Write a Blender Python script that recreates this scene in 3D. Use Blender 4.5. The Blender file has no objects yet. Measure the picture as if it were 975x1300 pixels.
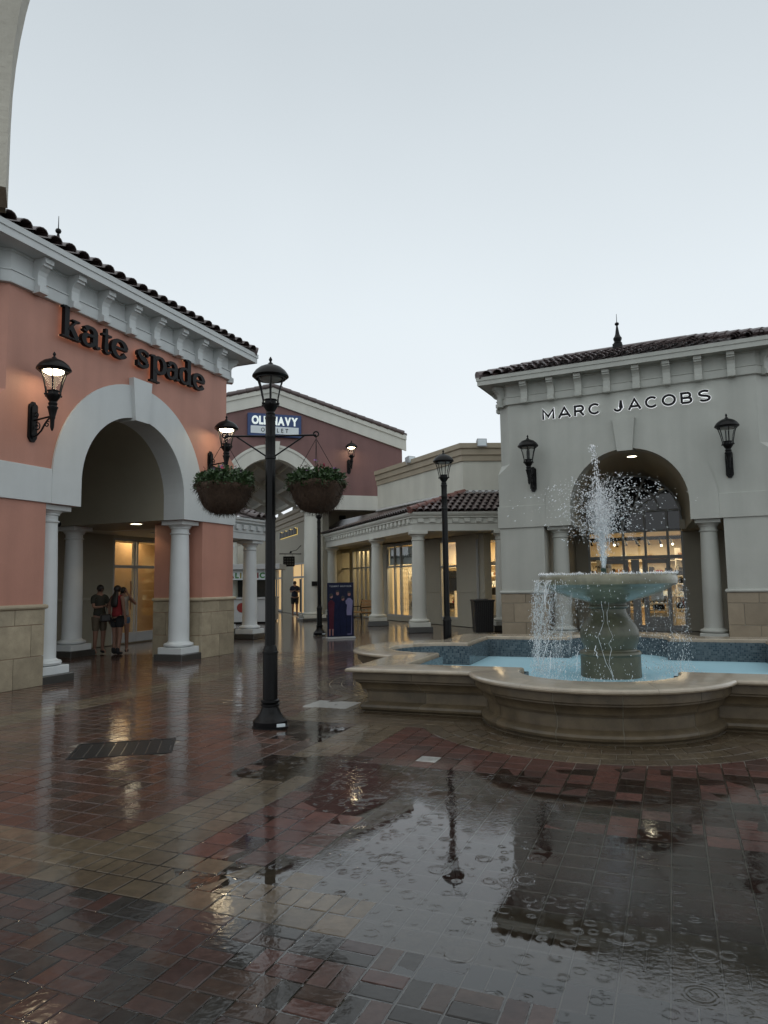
import bpy, math, random
import numpy as np
from mathutils import Vector, Matrix

random.seed(7)
rng = np.random.default_rng(11)
S = bpy.context.scene
COL = S.collection
PI = math.pi

# ------------------------------------------------------------------ camera
cam = bpy.data.cameras.new('camera')
cam_o = bpy.data.objects.new('camera', cam)
COL.objects.link(cam_o)
cam.sensor_fit = 'VERTICAL'
cam.sensor_height = 36.0
cam.lens = 900.0 / 1300.0 * 36.0
cam.clip_start = 0.05
cam.clip_end = 2000.0
_p = math.atan((739.6 - 650.0) / 900.0)
_a = math.atan(0.015)
_f = Vector((0, math.cos(_p), math.sin(_p)))
_u0 = Vector((0, -math.sin(_p), math.cos(_p)))
_r0 = Vector((1, 0, 0))
_U = _u0 * math.cos(_a) + _r0 * math.sin(_a)
_R = _r0 * math.cos(_a) - _u0 * math.sin(_a)
cam_o.matrix_world = Matrix(((_R.x, _U.x, -_f.x, 0), (_R.y, _U.y, -_f.y, 0), (_R.z, _U.z, -_f.z, 1.6), (0, 0, 0, 1)))
S.camera = cam_o

# ------------------------------------------------------------------ sky, sun, exposure
SUN_EL, SUN_AZ = math.radians(76), math.radians(200)
W = bpy.data.worlds.new('World')
S.world = W
W.use_nodes = True
nt = W.node_tree
nt.nodes.clear()
out = nt.nodes.new('ShaderNodeOutputWorld')
bg = nt.nodes.new('ShaderNodeBackground')
sky = nt.nodes.new('ShaderNodeTexSky')
sky.sky_type = 'NISHITA'
sky.sun_disc = False
sky.sun_elevation = SUN_EL
sky.sun_rotation = SUN_AZ
sky.air_density = 2.0
sky.dust_density = 6.0
tc = nt.nodes.new('ShaderNodeTexCoord')
sep = nt.nodes.new('ShaderNodeSeparateXYZ')
ramp = nt.nodes.new('ShaderNodeValToRGB')          # overcast cloud deck: paler towards the horizon
cr = ramp.color_ramp
cr.elements[0].position = 0.0
cr.elements[0].color = (9.6, 10.2, 10.7, 1)
cr.elements[1].position = 1.0
cr.elements[1].color = (5.3, 5.75, 6.05, 1)
for pos, c in ((0.12, (9.4, 10.0, 10.5, 1)), (0.36, (8.2, 8.9, 9.35, 1)), (0.64, (6.3, 6.9, 7.3, 1))):
    e = cr.elements.new(pos)
    e.color = c
noise = nt.nodes.new('ShaderNodeTexNoise')
noise.inputs['Scale'].default_value = 1.6
noise.inputs['Detail'].default_value = 3
nmul = nt.nodes.new('ShaderNodeMapRange')
nmul.inputs[3].default_value = 0.91
nmul.inputs[4].default_value = 1.08
mx = nt.nodes.new('ShaderNodeMix')
mx.data_type = 'RGBA'
mx.inputs[0].default_value = 0.93
mu = nt.nodes.new('ShaderNodeMix')
mu.data_type = 'RGBA'
mu.blend_type = 'MULTIPLY'
mu.inputs[0].default_value = 1.0
nt.links.new(tc.outputs['Generated'], sep.inputs[0])
nt.links.new(sep.outputs['Z'], ramp.inputs[0])
nt.links.new(tc.outputs['Generated'], noise.inputs['Vector'])
nt.links.new(noise.outputs['Fac'], nmul.inputs[0])
nt.links.new(ramp.outputs[0], mu.inputs[6])
nt.links.new(nmul.outputs[0], mu.inputs[7])
nt.links.new(sky.outputs[0], mx.inputs[6])
nt.links.new(mu.outputs[2], mx.inputs[7])
nt.links.new(mx.outputs[2], bg.inputs[0])
bg.inputs[1].default_value = 0.1
nt.links.new(bg.outputs[0], out.inputs[0])

sd = bpy.data.lights.new('sun', 'SUN')
sd.energy = 0.5
sd.angle = math.radians(100)
sd.color = (1.0, 0.97, 0.92)
so = bpy.data.objects.new('sun', sd)
COL.objects.link(so)
so.location = (0, -20, 40)
_sdir = Vector((math.sin(SUN_AZ) * math.cos(SUN_EL), math.cos(SUN_AZ) * math.cos(SUN_EL), math.sin(SUN_EL)))
so.rotation_euler = _sdir.to_track_quat('Z', 'Y').to_euler()

S.view_settings.view_transform = 'Standard'
S.view_settings.look = 'None'
S.view_settings.exposure = 0.0
S.view_settings.gamma = 1.0
S.cycles.use_denoising = True
S.cycles.max_bounces = 8
S.cycles.transparent_max_bounces = 16
S.cycles.caustics_reflective = False
S.cycles.caustics_refractive = False


# ------------------------------------------------------------------ helpers
def tag(o, label=None, cat=None, group=None, kind=None):
    if label: o['label'] = label
    if cat: o['category'] = cat
    if group: o['group'] = group
    if kind: o['kind'] = kind
    return o


def thing(name, label, cat, loc=(0, 0, 0), rz=0.0, group=None, parent=None):
    o = bpy.data.objects.new(name, None)
    o.empty_display_size = 0.1
    COL.objects.link(o)
    o.location = loc
    o.rotation_euler = (0, 0, rz)
    if parent: o.parent = parent
    return tag(o, label, cat, group)


def holder(name, parent, loc=(0, 0, 0), rz=0.0):
    return thing(name, None, None, loc, rz, None, parent)


def kids(o):
    return [c for c in bpy.data.objects if c.parent == o]


def copy_tree(o, loc=None, rz=None, label=None, parent=None):
    c = o.copy()
    COL.objects.link(c)
    if parent: c.parent = parent
    if loc is not None: c.location = loc
    if rz is not None: c.rotation_euler = (0, 0, rz)
    if label: c['label'] = label
    for ch in kids(o):
        copy_tree(ch, parent=c)
    return c


class MB:
    def __init__(s):
        s.v, s.f, s.c = [], [], []

    def add(s, vs, fs, col=None):
        n = len(s.v)
        s.v += [tuple(x) for x in vs]
        s.f += [tuple(i + n for i in f) for f in fs]
        if col is not None: s.c += [col] * len(fs)
        return s

    def box(s, x0, x1, y0, y1, z0, z1, b=0.0):
        if b <= 0:
            vs = [(x, y, z) for z in (z0, z1) for y in (y0, y1) for x in (x0, x1)]
            return s.add(vs, [(0, 2, 3, 1), (4, 5, 7, 6), (0, 1, 5, 4), (2, 6, 7, 3), (0, 4, 6, 2), (1, 3, 7, 5)])
        b = min(b, (x1 - x0) / 2.1, (y1 - y0) / 2.1, (z1 - z0) / 2.1)
        vs, fs, ix = [], [], {}
        X, Y, Z = (x0, x1), (y0, y1), (z0, z1)
        for i in (0, 1):
            for j in (0, 1):
                for k in (0, 1):
                    for a in (0, 1, 2):
                        p = [X[i], Y[j], Z[k]]
                        for q, (e, w) in enumerate(((i, X), (j, Y), (k, Z))):
                            if q != a: p[q] += b if e == 0 else -b
                        ix[i, j, k, a] = len(vs)
                        vs.append(tuple(p))
        def face(l, n):
            c = sum((Vector(vs[q]) for q in l), Vector()) / len(l)
            nn = (Vector(vs[l[1]]) - Vector(vs[l[0]])).cross(Vector(vs[l[2]]) - Vector(vs[l[1]]))
            mid = Vector(((x0 + x1) / 2, (y0 + y1) / 2, (z0 + z1) / 2))
            fs.append(tuple(l) if nn.dot(c - mid) > 0 else tuple(reversed(l)))
        for a in range(3):
            for e in (0, 1):
                l = []
                for q in ((0, 0), (1, 0), (1, 1), (0, 1)):
                    k = list(q)
                    k.insert(a, e)
                    l.append(ix[k[0], k[1], k[2], a])
                face(l, a)
            b1, b2 = (a + 1) % 3, (a + 2) % 3
            for e1 in (0, 1):
                for e2 in (0, 1):
                    l = []
                    for t, ax in ((0, b1), (1, b1), (1, b2), (0, b2)):
                        k = [0, 0, 0]
                        k[a], k[b1], k[b2] = t, e1, e2
                        l.append(ix[k[0], k[1], k[2], ax])
                    face(l, a)
        for i in (0, 1):
            for j in (0, 1):
                for k in (0, 1):
                    face([ix[i, j, k, 0], ix[i, j, k, 1], ix[i, j, k, 2]], 0)
        return s.add(vs, fs)

    def prism(s, pts, fn, a, b):
        """polygon pts (u,v) extruded from w=a to w=b; fn(u,v,w)->xyz"""
        n = len(pts)
        vs = [fn(u, v, a) for u, v in pts] + [fn(u, v, b) for u, v in pts]
        fs = [tuple(range(n)), tuple(range(2 * n - 1, n - 1, -1))]
        fs += [(i, i + n, (i + 1) % n + n, (i + 1) % n) for i in range(n)]
        return s.add(vs, fs)

    def lathe(s, prof, seg=24, cx=0.0, cy=0.0, cap=True, flute=0.0):
        vs, fs = [], []
        m = len(prof)
        for i in range(seg):
            t = 2 * PI * i / seg
            k = 1.0 - (flute if i % 2 else 0.0)
            for r, z in prof:
                vs.append((cx + r * k * math.cos(t), cy + r * k * math.sin(t), z))
        for i in range(seg):
            j = (i + 1) % seg
            for q in range(m - 1):
                fs.append((i * m + q, j * m + q, j * m + q + 1, i * m + q + 1))
        if cap:
            fs.append(tuple(i * m for i in range(seg))[::-1])
            fs.append(tuple(i * m + m - 1 for i in range(seg)))
        return s.add(vs, fs)

    def tube(s, pts, r, seg=8, cap=True):
        P = [Vector(p) for p in pts]
        n = len(P)
        R = r if isinstance(r, (list, tuple)) else [r] * n
        vs, fs = [], []
        up = None
        for i in range(n):
            d = (P[min(i + 1, n - 1)] - P[max(i - 1, 0)])
            d = d.normalized() if d.length > 1e-9 else Vector((0, 0, 1))
            if up is None:
                up = Vector((0, 0, 1)) if abs(d.z) < 0.9 else Vector((1, 0, 0))
            x = up.cross(d)
            if x.length < 1e-6: x = Vector((1, 0.01, 0)).cross(d)
            x.normalize()
            y = d.cross(x)
            up = y
            for k in range(seg):
                t = 2 * PI * k / seg
                vs.append(P[i] + (x * math.cos(t) + y * math.sin(t)) * R[i])
        for i in range(n - 1):
            for k in range(seg):
                l = (k + 1) % seg
                fs.append((i * seg + k, i * seg + l, (i + 1) * seg + l, (i + 1) * seg + k))
        if cap:
            fs.append(tuple(range(seg))[::-1])
            fs.append(tuple(range((n - 1) * seg, n * seg)))
        return s.add(vs, fs)

    def loft(s, rings, closed=False, cap=False):
        n = len(rings[0])
        vs = [p for r in rings for p in r]
        fs = []
        for i in range(len(rings) - 1):
            for k in range(n if closed else n - 1):
                l = (k + 1) % n
                fs.append((i * n + k, i * n + l, (i + 1) * n + l, (i + 1) * n + k))
        if cap:
            fs.append(tuple(range(n))[::-1])
            fs.append(tuple(range((len(rings) - 1) * n, len(rings) * n)))
        return s.add(vs, fs)

    def blob(s, c, r, st=(1, 1, 1), rot=None):
        vs = [Vector((r * st[0], 0, 0)), Vector((-r * st[0], 0, 0)), Vector((0, r * st[1], 0)), Vector((0, -r * st[1], 0)), Vector((0, 0, r * st[2])), Vector((0, 0, -r * st[2]))]
        if rot: vs = [rot @ q for q in vs]
        c = Vector(c)
        return s.add([q + c for q in vs], [(0, 2, 4), (2, 1, 4), (1, 3, 4), (3, 0, 4), (2, 0, 5), (1, 2, 5), (3, 1, 5), (0, 3, 5)])

    def ball(s, c, r, seg=10, st=(1, 1, 1)):
        m = seg // 2
        prof = [(r * math.sin(PI * k / m), -r * math.cos(PI * k / m)) for k in range(m + 1)]
        n0 = len(s.v)
        s.lathe([(max(a, r * 0.02), b) for a, b in prof], seg)
        for i in range(n0, len(s.v)):
            x, y, z = s.v[i]
            s.v[i] = (c[0] + x * st[0], c[1] + y * st[1], c[2] + z * st[2])
        return s

    def mesh(s, name, mat=None, smooth=None):
        me = bpy.data.meshes.new(name)
        me.from_pydata(s.v, [], s.f)
        if mat: me.materials.append(mat)
        if smooth is not None:
            me.polygons.foreach_set('use_smooth', [True] * len(me.polygons))
            if smooth < 3: me.set_sharp_from_angle(angle=smooth)
        if s.c:
            a = me.color_attributes.new('tint', 'FLOAT_COLOR', 'CORNER')
            arr = np.repeat(np.array(s.c, dtype=np.float32), [len(f) for f in s.f], axis=0)
            a.data.foreach_set('color', arr.ravel())
        me.update()
        return me

    def build(s, name, mat=None, parent=None, loc=(0, 0, 0), rz=0.0, smooth=None):
        return put(name, s.mesh(name, mat, smooth), parent, loc, rz)


def put(name, me, parent=None, loc=(0, 0, 0), rz=0.0):
    o = bpy.data.objects.new(name, me)
    COL.objects.link(o)
    if parent: o.parent = parent
    o.location = loc
    o.rotation_euler = (0, 0, rz)
    return o


def bx(name, mat, parent, x0, x1, y0, y1, z0, z1, b=0.006):
    return MB().box(x0, x1, y0, y1, z0, z1, b).build(name, mat, parent)


# ------------------------------------------------------------------ materials
def newmat(name):
    m = bpy.data.materials.new(name)
    m.use_nodes = True
    t = m.node_tree
    return m, t, t.nodes['Principled BSDF']


def N(t, kind, **kw):
    n = t.nodes.new(kind)
    for k, v in kw.items():
        if k in n.inputs: n.inputs[k].default_value = v
        else: setattr(n, k, v)
    return n


def surf(name, col, rough=0.6, var=0.12, scale=3.0, bump=0.15, bscale=60.0, coat=0.0, coat_rough=0.1, metal=0.0, streak=0.0, spec=0.5):
    m, t, b = newmat(name)
    b.inputs['Roughness'].default_value = rough
    b.inputs['Metallic'].default_value = metal
    b.inputs['Coat Weight'].default_value = coat
    b.inputs['Coat Roughness'].default_value = coat_rough
    b.inputs['Specular IOR Level'].default_value = spec
    co = N(t, 'ShaderNodeTexCoord')
    n1 = N(t, 'ShaderNodeTexNoise', Scale=scale, Detail=6.0, Roughness=0.6)
    t.links.new(co.outputs['Object'], n1.inputs['Vector'])
    mr = N(t, 'ShaderNodeMapRange')
    mr.inputs[1].default_value, mr.inputs[2].default_value = 0.25, 0.75
    mr.inputs[3].default_value, mr.inputs[4].default_value = 1 - var, 1 + var
    t.links.new(n1.outputs['Fac'], mr.inputs[0])
    last = mr.outputs[0]
    if streak > 0:                                   # rain streaks and grime running down the wall
        mp = N(t, 'ShaderNodeMapping')
        mp.inputs['Scale'].default_value = (2.6, 2.6, 0.22)
        t.links.new(co.outputs['Object'], mp.inputs[0])
        n3 = N(t, 'ShaderNodeTexNoise', Scale=1.0, Detail=4.0)
        t.links.new(mp.outputs[0], n3.inputs['Vector'])
        m3 = N(t, 'ShaderNodeMapRange')
        m3.inputs[1].default_value, m3.inputs[2].default_value = 0.35, 0.7
        m3.inputs[3].default_value, m3.inputs[4].default_value = 1 + streak * 0.4, 1 - streak
        t.links.new(n3.outputs['Fac'], m3.inputs[0])
        ml = N(t, 'ShaderNodeMath', operation='MULTIPLY')
        t.links.new(last, ml.inputs[0])
        t.links.new(m3.outputs[0], ml.inputs[1])
        last = ml.outputs[0]
    vm = N(t, 'ShaderNodeVectorMath', operation='SCALE')
    vm.inputs[0].default_value = col[:3]
    t.links.new(last, vm.inputs['Scale'])
    t.links.new(vm.outputs[0], b.inputs['Base Color'])
    if bump > 0:
        n2 = N(t, 'ShaderNodeTexNoise', Scale=bscale, Detail=4.0)
        t.links.new(co.outputs['Object'], n2.inputs['Vector'])
        bp = N(t, 'ShaderNodeBump', Strength=bump, Distance=0.01)
        t.links.new(n2.outputs['Fac'], bp.inputs['Height'])
        t.links.new(bp.outputs[0], b.inputs['Normal'])
    return m


def emit(name, col, st):
    m, t, b = newmat(name)
    b.inputs['Base Color'].default_value = (*col, 1)
    b.inputs['Emission Color'].default_value = (*col, 1)
    b.inputs['Emission Strength'].default_value = st
    return m


def clear(name, tint=(0.95, 0.97, 0.97), ior=1.45, rough=0.01, body=0.0, bodycol=(1, 1, 1)):
    m = bpy.data.materials.new(name)
    m.use_nodes = True
    t = m.node_tree
    t.nodes.clear()
    o = N(t, 'ShaderNodeOutputMaterial')
    tr = N(t, 'ShaderNodeBsdfTransparent')
    tr.inputs[0].default_value = (*tint, 1)
    gl = N(t, 'ShaderNodeBsdfGlossy', Roughness=rough)
    fr = N(t, 'ShaderNodeFresnel', IOR=ior)
    ge = N(t, 'ShaderNodeNewGeometry')               # same reflectance on both faces of a pane
    bi = N(t, 'ShaderNodeMapRange')
    bi.inputs[3].default_value, bi.inputs[4].default_value = ior, 1.0 / ior
    t.links.new(ge.outputs['Backfacing'], bi.inputs[0])
    t.links.new(bi.outputs[0], fr.inputs['IOR'])
    m1 = N(t, 'ShaderNodeMixShader')
    t.links.new(fr.outputs[0], m1.inputs[0])
    t.links.new(tr.outputs[0], m1.inputs[1])
    t.links.new(gl.outputs[0], m1.inputs[2])
    last = m1
    if body > 0:
        df = N(t, 'ShaderNodeBsdfDiffuse')
        df.inputs[0].default_value = (*bodycol, 1)
        m2 = N(t, 'ShaderNodeMixShader')
        m2.inputs[0].default_value = body
        t.links.new(m1.outputs[0], m2.inputs[1])
        t.links.new(df.outputs[0], m2.inputs[2])
        last = m2
    t.links.new(last.outputs[0], o.inputs[0])
    return m


M = {}
M['pink'] = surf('pink_stucco', (0.475, 0.232, 0.172), 0.55, 0.09, 1.2, 0.35, 70, streak=0.11)
M['white'] = surf('white_trim', (0.575, 0.605, 0.605), 0.5, 0.05, 1.5, 0.12, 80, streak=0.05)
M['column_white'] = surf('column_white', (0.66, 0.69, 0.69), 0.42, 0.05, 2.0, 0.06, 60, streak=0.05)
M['grey_white'] = surf('pale_stucco', (0.425, 0.438, 0.400), 0.6, 0.07, 1.2, 0.35, 70, streak=0.09)
M['cream'] = surf('cream_stucco', (0.56, 0.56, 0.49), 0.6, 0.06, 1.2, 0.22, 90, streak=0.08)
M['cream_trim'] = surf('cream_trim', (0.58, 0.585, 0.53), 0.55, 0.05, 1.4, 0.1, 80, streak=0.06)
M['vault'] = surf('shaded_beige_stucco', (0.31, 0.29, 0.225), 0.65, 0.06, 1.2, 0.22, 90)  # the beige stucco again, porch shade put into its colour
M['beige'] = surf('beige_stucco', (0.40, 0.375, 0.30), 0.65, 0.06, 1.2, 0.22, 90)
M['tan_trim'] = surf('tan_cornice', (0.36, 0.31, 0.23), 0.6, 0.06, 1.4, 0.1, 80, streak=0.06)
M['red'] = surf('dark_red_stucco', (0.18, 0.093, 0.087), 0.6, 0.09, 1.3, 0.2, 90, streak=0.12)
M['portico'] = surf('portico_stucco', (0.58, 0.56, 0.48), 0.75, 0.14, 2.0, 0.5, 50)
M['black'] = surf('black_iron', (0.0045, 0.0046, 0.005), 0.42, 0.2, 8, 0.08, 60, coat=0.10, coat_rough=0.12, spec=0.18)
M['black_sign'] = surf('black_letter', (0.006, 0.006, 0.007), 0.45, 0.1, 8, 0.0, spec=0.2)
M['tile'] = surf('roof_tile', (0.080, 0.056, 0.054), 0.45, 0.4, 5, 0.3, 40, coat=0.5, coat_rough=0.25)
M['tile_red'] = surf('ridge_tile', (0.16, 0.06, 0.045), 0.5, 0.3, 6, 0.3, 40, coat=0.4, coat_rough=0.25)
M['dark_step'] = surf('wet_dark_base', (0.045, 0.044, 0.04), 0.35, 0.2, 4, 0.2, 50, coat=0.6, coat_rough=0.12)
M['alu'] = surf('pale_frame', (0.42, 0.43, 0.43), 0.4, 0.05, 4, 0.02, 40)
M['grey_frame'] = surf('grey_frame', (0.38, 0.39, 0.385), 0.45, 0.05, 4, 0.02, 40)
M['warm_wall'] = surf('shop_wall', (0.72, 0.62, 0.45), 0.7, 0.06, 1.5, 0.05, 60)
M['warm_floor'] = surf('shop_floor', (0.45, 0.36, 0.25), 0.4, 0.1, 2, 0.05, 40)
M['shelf'] = surf('shop_shelf', (0.75, 0.70, 0.60), 0.5, 0.05, 4, 0.02, 40)
M['bag'] = surf('black_leather', (0.015, 0.013, 0.013), 0.4, 0.2, 8, 0.1, 80)
M['brown_bag'] = surf('tan_leather', (0.22, 0.11, 0.05), 0.4, 0.2, 8, 0.1, 80)
M['glass'] = clear('shop_glass', (0.93, 0.95, 0.95), 1.5, 0.005)
M['dark_interior_glass'] = surf('fanlight_dark_interior', (0.006, 0.007, 0.010), 0.04, 0.1, 2, 0.0, spec=0.6)  # opaque; the dark interior behind is put into the glass colour
M['lamp_glass'] = clear('lantern_glass', (0.93, 0.94, 0.94), 1.2, 0.03)
M['lit'] = emit('lit_lamp', (1.0, 0.80, 0.52), 22.0)
M['unlit'] = surf('unlit_lamp', (0.45, 0.46, 0.45), 0.3, 0.05, 4, 0)
M['down'] = emit('downlight_lens', (1.0, 0.88, 0.62), 9.0)
M['led'] = emit('led_strip', (1.0, 0.84, 0.55), 3.2)
M['halo_white'] = emit('letter_side_white', (0.95, 0.97, 1.0), 0.5)
M['halo_warm'] = emit('letter_back_warm', (1.0, 0.62, 0.38), 0.42)
M['blue'] = surf('blue_sign', (0.018, 0.05, 0.16), 0.4, 0.05, 4, 0)
M['sign_white'] = emit('lit_sign_face', (0.86, 0.95, 0.92), 0.35)
M['panel_white'] = surf('sign_panel', (0.68, 0.75, 0.78), 0.4, 0.03, 4, 0)
M['kiosk'] = surf('kiosk_white', (0.42, 0.43, 0.43), 0.4, 0.05, 3, 0.0)
M['stem'] = surf('stem_green', (0.05, 0.08, 0.03), 0.6, 0.2, 9, 0)
M['leaf'] = surf('leaf_green', (0.042, 0.082, 0.028), 0.45, 0.5, 18, 0)
M['leaf_dark'] = surf('palm_green', (0.03, 0.05, 0.03), 0.5, 0.4, 10, 0)
M['flower_red'] = surf('flower_red', (0.30, 0.03, 0.06), 0.5, 0.2, 20, 0)
M['flower_white'] = surf('flower_white', (0.8, 0.8, 0.75), 0.5, 0.05, 20, 0)
M['flower_purple'] = surf('flower_purple', (0.22, 0.10, 0.26), 0.5, 0.2, 20, 0)
M['wood'] = surf('bench_wood', (0.30, 0.16, 0.06), 0.4, 0.25, 9, 0.1, 50)
M['bin'] = surf('bin_black', (0.016, 0.016, 0.017), 0.45, 0.2, 5, 0.1, 30)
M['moss'] = surf('mossy_concrete', (0.092, 0.092, 0.055), 0.5, 0.32, 5, 0.4, 35, coat=0.35, coat_rough=0.2, streak=0.3)
M['bowl'] = surf('mossy_bowl', (0.205, 0.20, 0.135), 0.45, 0.25, 5, 0.3, 35, coat=0.6, coat_rough=0.15, streak=0.3)
M['slab'] = surf('concrete_cover', (0.30, 0.30, 0.285), 0.4, 0.12, 6, 0.15, 40, coat=0.5, coat_rough=0.12)
M['grate'] = surf('cast_iron_grate', (0.008, 0.0085, 0.009), 0.5, 0.3, 12, 0.3, 60, coat=0.15, coat_rough=0.2, spec=0.2)
M['skin'] = surf('skin', (0.27, 0.15, 0.105), 0.5, 0.08, 8, 0)
M['hair'] = surf('dark_hair', (0.012, 0.009, 0.008), 0.45, 0.3, 20, 0)
M['eye'] = surf('dark_eye', (0.01, 0.01, 0.01), 0.2, 0, 4, 0)
M['lips'] = surf('lips', (0.30, 0.10, 0.09), 0.5, 0, 4, 0)
M['red_cloth'] = surf('red_cloth', (0.20, 0.012, 0.016), 0.8, 0.15, 12, 0)
M['white_cloth'] = surf('white_cloth', (0.36, 0.34, 0.31), 0.8, 0.1, 12, 0)
M['black_cloth'] = surf('black_cloth', (0.014, 0.014, 0.016), 0.8, 0.2, 12, 0)
M['denim'] = surf('denim', (0.10, 0.16, 0.24), 0.8, 0.25, 14, 0)
M['olive_cloth'] = surf('olive_cloth', (0.035, 0.037, 0.028), 0.8, 0.15, 12, 0)
M['tan_cloth'] = surf('tan_cloth', (0.13, 0.105, 0.075), 0.8, 0.15, 12, 0)
M['navy_cloth'] = surf('navy_cloth', (0.012, 0.016, 0.035), 0.8, 0.2, 12, 0)
M['print_dark'] = surf('poster_navy', (0.010, 0.013, 0.034), 0.3, 0.3, 5, 0, spec=0.12)
M['print_maroon'] = surf('poster_maroon', (0.06, 0.012, 0.022), 0.55, 0.3, 5, 0, spec=0.12)
M['print_dress'] = surf('poster_dress', (0.008, 0.011, 0.035), 0.55, 0.3, 5, 0, spec=0.12)
M['print_skin'] = surf('poster_skin', (0.27, 0.14, 0.13), 0.35, 0.15, 9, 0, spec=0.12)
M['print_lilac'] = surf('poster_lilac', (0.17, 0.16, 0.27), 0.35, 0.1, 9, 0, spec=0.12)
M['print_white'] = surf('poster_white', (0.55, 0.58, 0.62), 0.35, 0.05, 9, 0)
M['kg'] = surf('print_green', (0.05, 0.22, 0.05), 0.4, 0.1, 5, 0)
M['kr'] = surf('print_red', (0.22, 0.025, 0.022), 0.4, 0.1, 5, 0)
M['ky'] = surf('print_yellow', (0.28, 0.24, 0.05), 0.4, 0.1, 5, 0)
M['kp'] = surf('print_pink', (0.28, 0.12, 0.14), 0.4, 0.1, 5, 0)
M['kb'] = surf('print_blue', (0.05, 0.2, 0.35), 0.4, 0.1, 5, 0)
M['mortar'] = surf('pale_mortar', (0.20, 0.175, 0.13), 0.7, 0.1, 9, 0.1, 60)
M['floodlight'] = surf('floodlight_grey', (0.40, 0.42, 0.44), 0.4, 0.05, 4, 0)
M['gold_letter'] = emit('gold_letter', (1.0, 0.75, 0.25), 0.5)


def stone_mat(name, col, var=0.22, wet=0.35, pits=0.5):
    """cut coral stone: blotched, pitted, damp"""
    m, t, b = newmat(name)
    co = N(t, 'ShaderNodeTexCoord')
    oi = N(t, 'ShaderNodeObjectInfo')
    ad = N(t, 'ShaderNodeVectorMath', operation='ADD')
    sc = N(t, 'ShaderNodeMath', operation='MULTIPLY')
    sc.inputs[1].default_value = 37.0
    t.links.new(oi.outputs['Random'], sc.inputs[0])
    t.links.new(co.outputs['Object'], ad.inputs[0])
    t.links.new(sc.outputs[0], ad.inputs[1])
    n1 = N(t, 'ShaderNodeTexNoise', Scale=4.0, Detail=8.0, Roughness=0.65)
    t.links.new(ad.outputs[0], n1.inputs['Vector'])
    mr = N(t, 'ShaderNodeMapRange')
    mr.inputs[1].default_value, mr.inputs[2].default_value = 0.3, 0.7
    mr.inputs[3].default_value, mr.inputs[4].default_value = 1 - var, 1 + var
    t.links.new(n1.outputs['Fac'], mr.inputs[0])
    r2 = N(t, 'ShaderNodeMapRange')
    r2.inputs[3].default_value, r2.inputs[4].default_value = 0.86, 1.1
    t.links.new(oi.outputs['Random'], r2.inputs[0])
    ml = N(t, 'ShaderNodeMath', operation='MULTIPLY')
    t.links.new(mr.outputs[0], ml.inputs[0])
    t.links.new(r2.outputs[0], ml.inputs[1])
    vo = N(t, 'ShaderNodeTexVoronoi', Scale=46.0)
    t.links.new(ad.outputs[0], vo.inputs['Vector'])
    pr = N(t, 'ShaderNodeMapRange')
    pr.inputs[1].default_value, pr.inputs[2].default_value = 0.08, 0.22
    pr.inputs[3].default_value, pr.inputs[4].default_value = 1 - pits, 1.0
    t.links.new(vo.outputs['Distance'], pr.inputs[0])
    m2 = N(t, 'ShaderNodeMath', operation='MULTIPLY')
    t.links.new(ml.outputs[0], m2.inputs[0])
    t.links.new(pr.outputs[0], m2.inputs[1])
    vm = N(t, 'ShaderNodeVectorMath', operation='SCALE')
    vm.inputs[0].default_value = col
    t.links.new(m2.outputs[0], vm.inputs['Scale'])
    t.links.new(vm.outputs[0], b.inputs['Base Color'])
    b.inputs['Roughness'].default_value = 0.6
    b.inputs['Coat Weight'].default_value = wet
    b.inputs['Coat Roughness'].default_value = 0.15
    bp = N(t, 'ShaderNodeBump', Strength=0.35, Distance=0.012)
    t.links.new(m2.outputs[0], bp.inputs['Height'])
    t.links.new(bp.outputs[0], b.inputs['Normal'])
    return m


M['coral'] = stone_mat('coral_stone', (0.35, 0.295, 0.205))
M['coral_trim'] = stone_mat('coral_cap', (0.44, 0.37, 0.26), 0.12, 0.3, 0.25)
M['coral_grey'] = stone_mat('coral_stone_dull', (0.285, 0.235, 0.165), 0.12, 0.2, 0.3)
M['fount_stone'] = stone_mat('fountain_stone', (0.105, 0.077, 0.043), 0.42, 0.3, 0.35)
M['coping'] = stone_mat('coping_stone', (0.34, 0.28, 0.20), 0.25, 1.0, 0.3)


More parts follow.
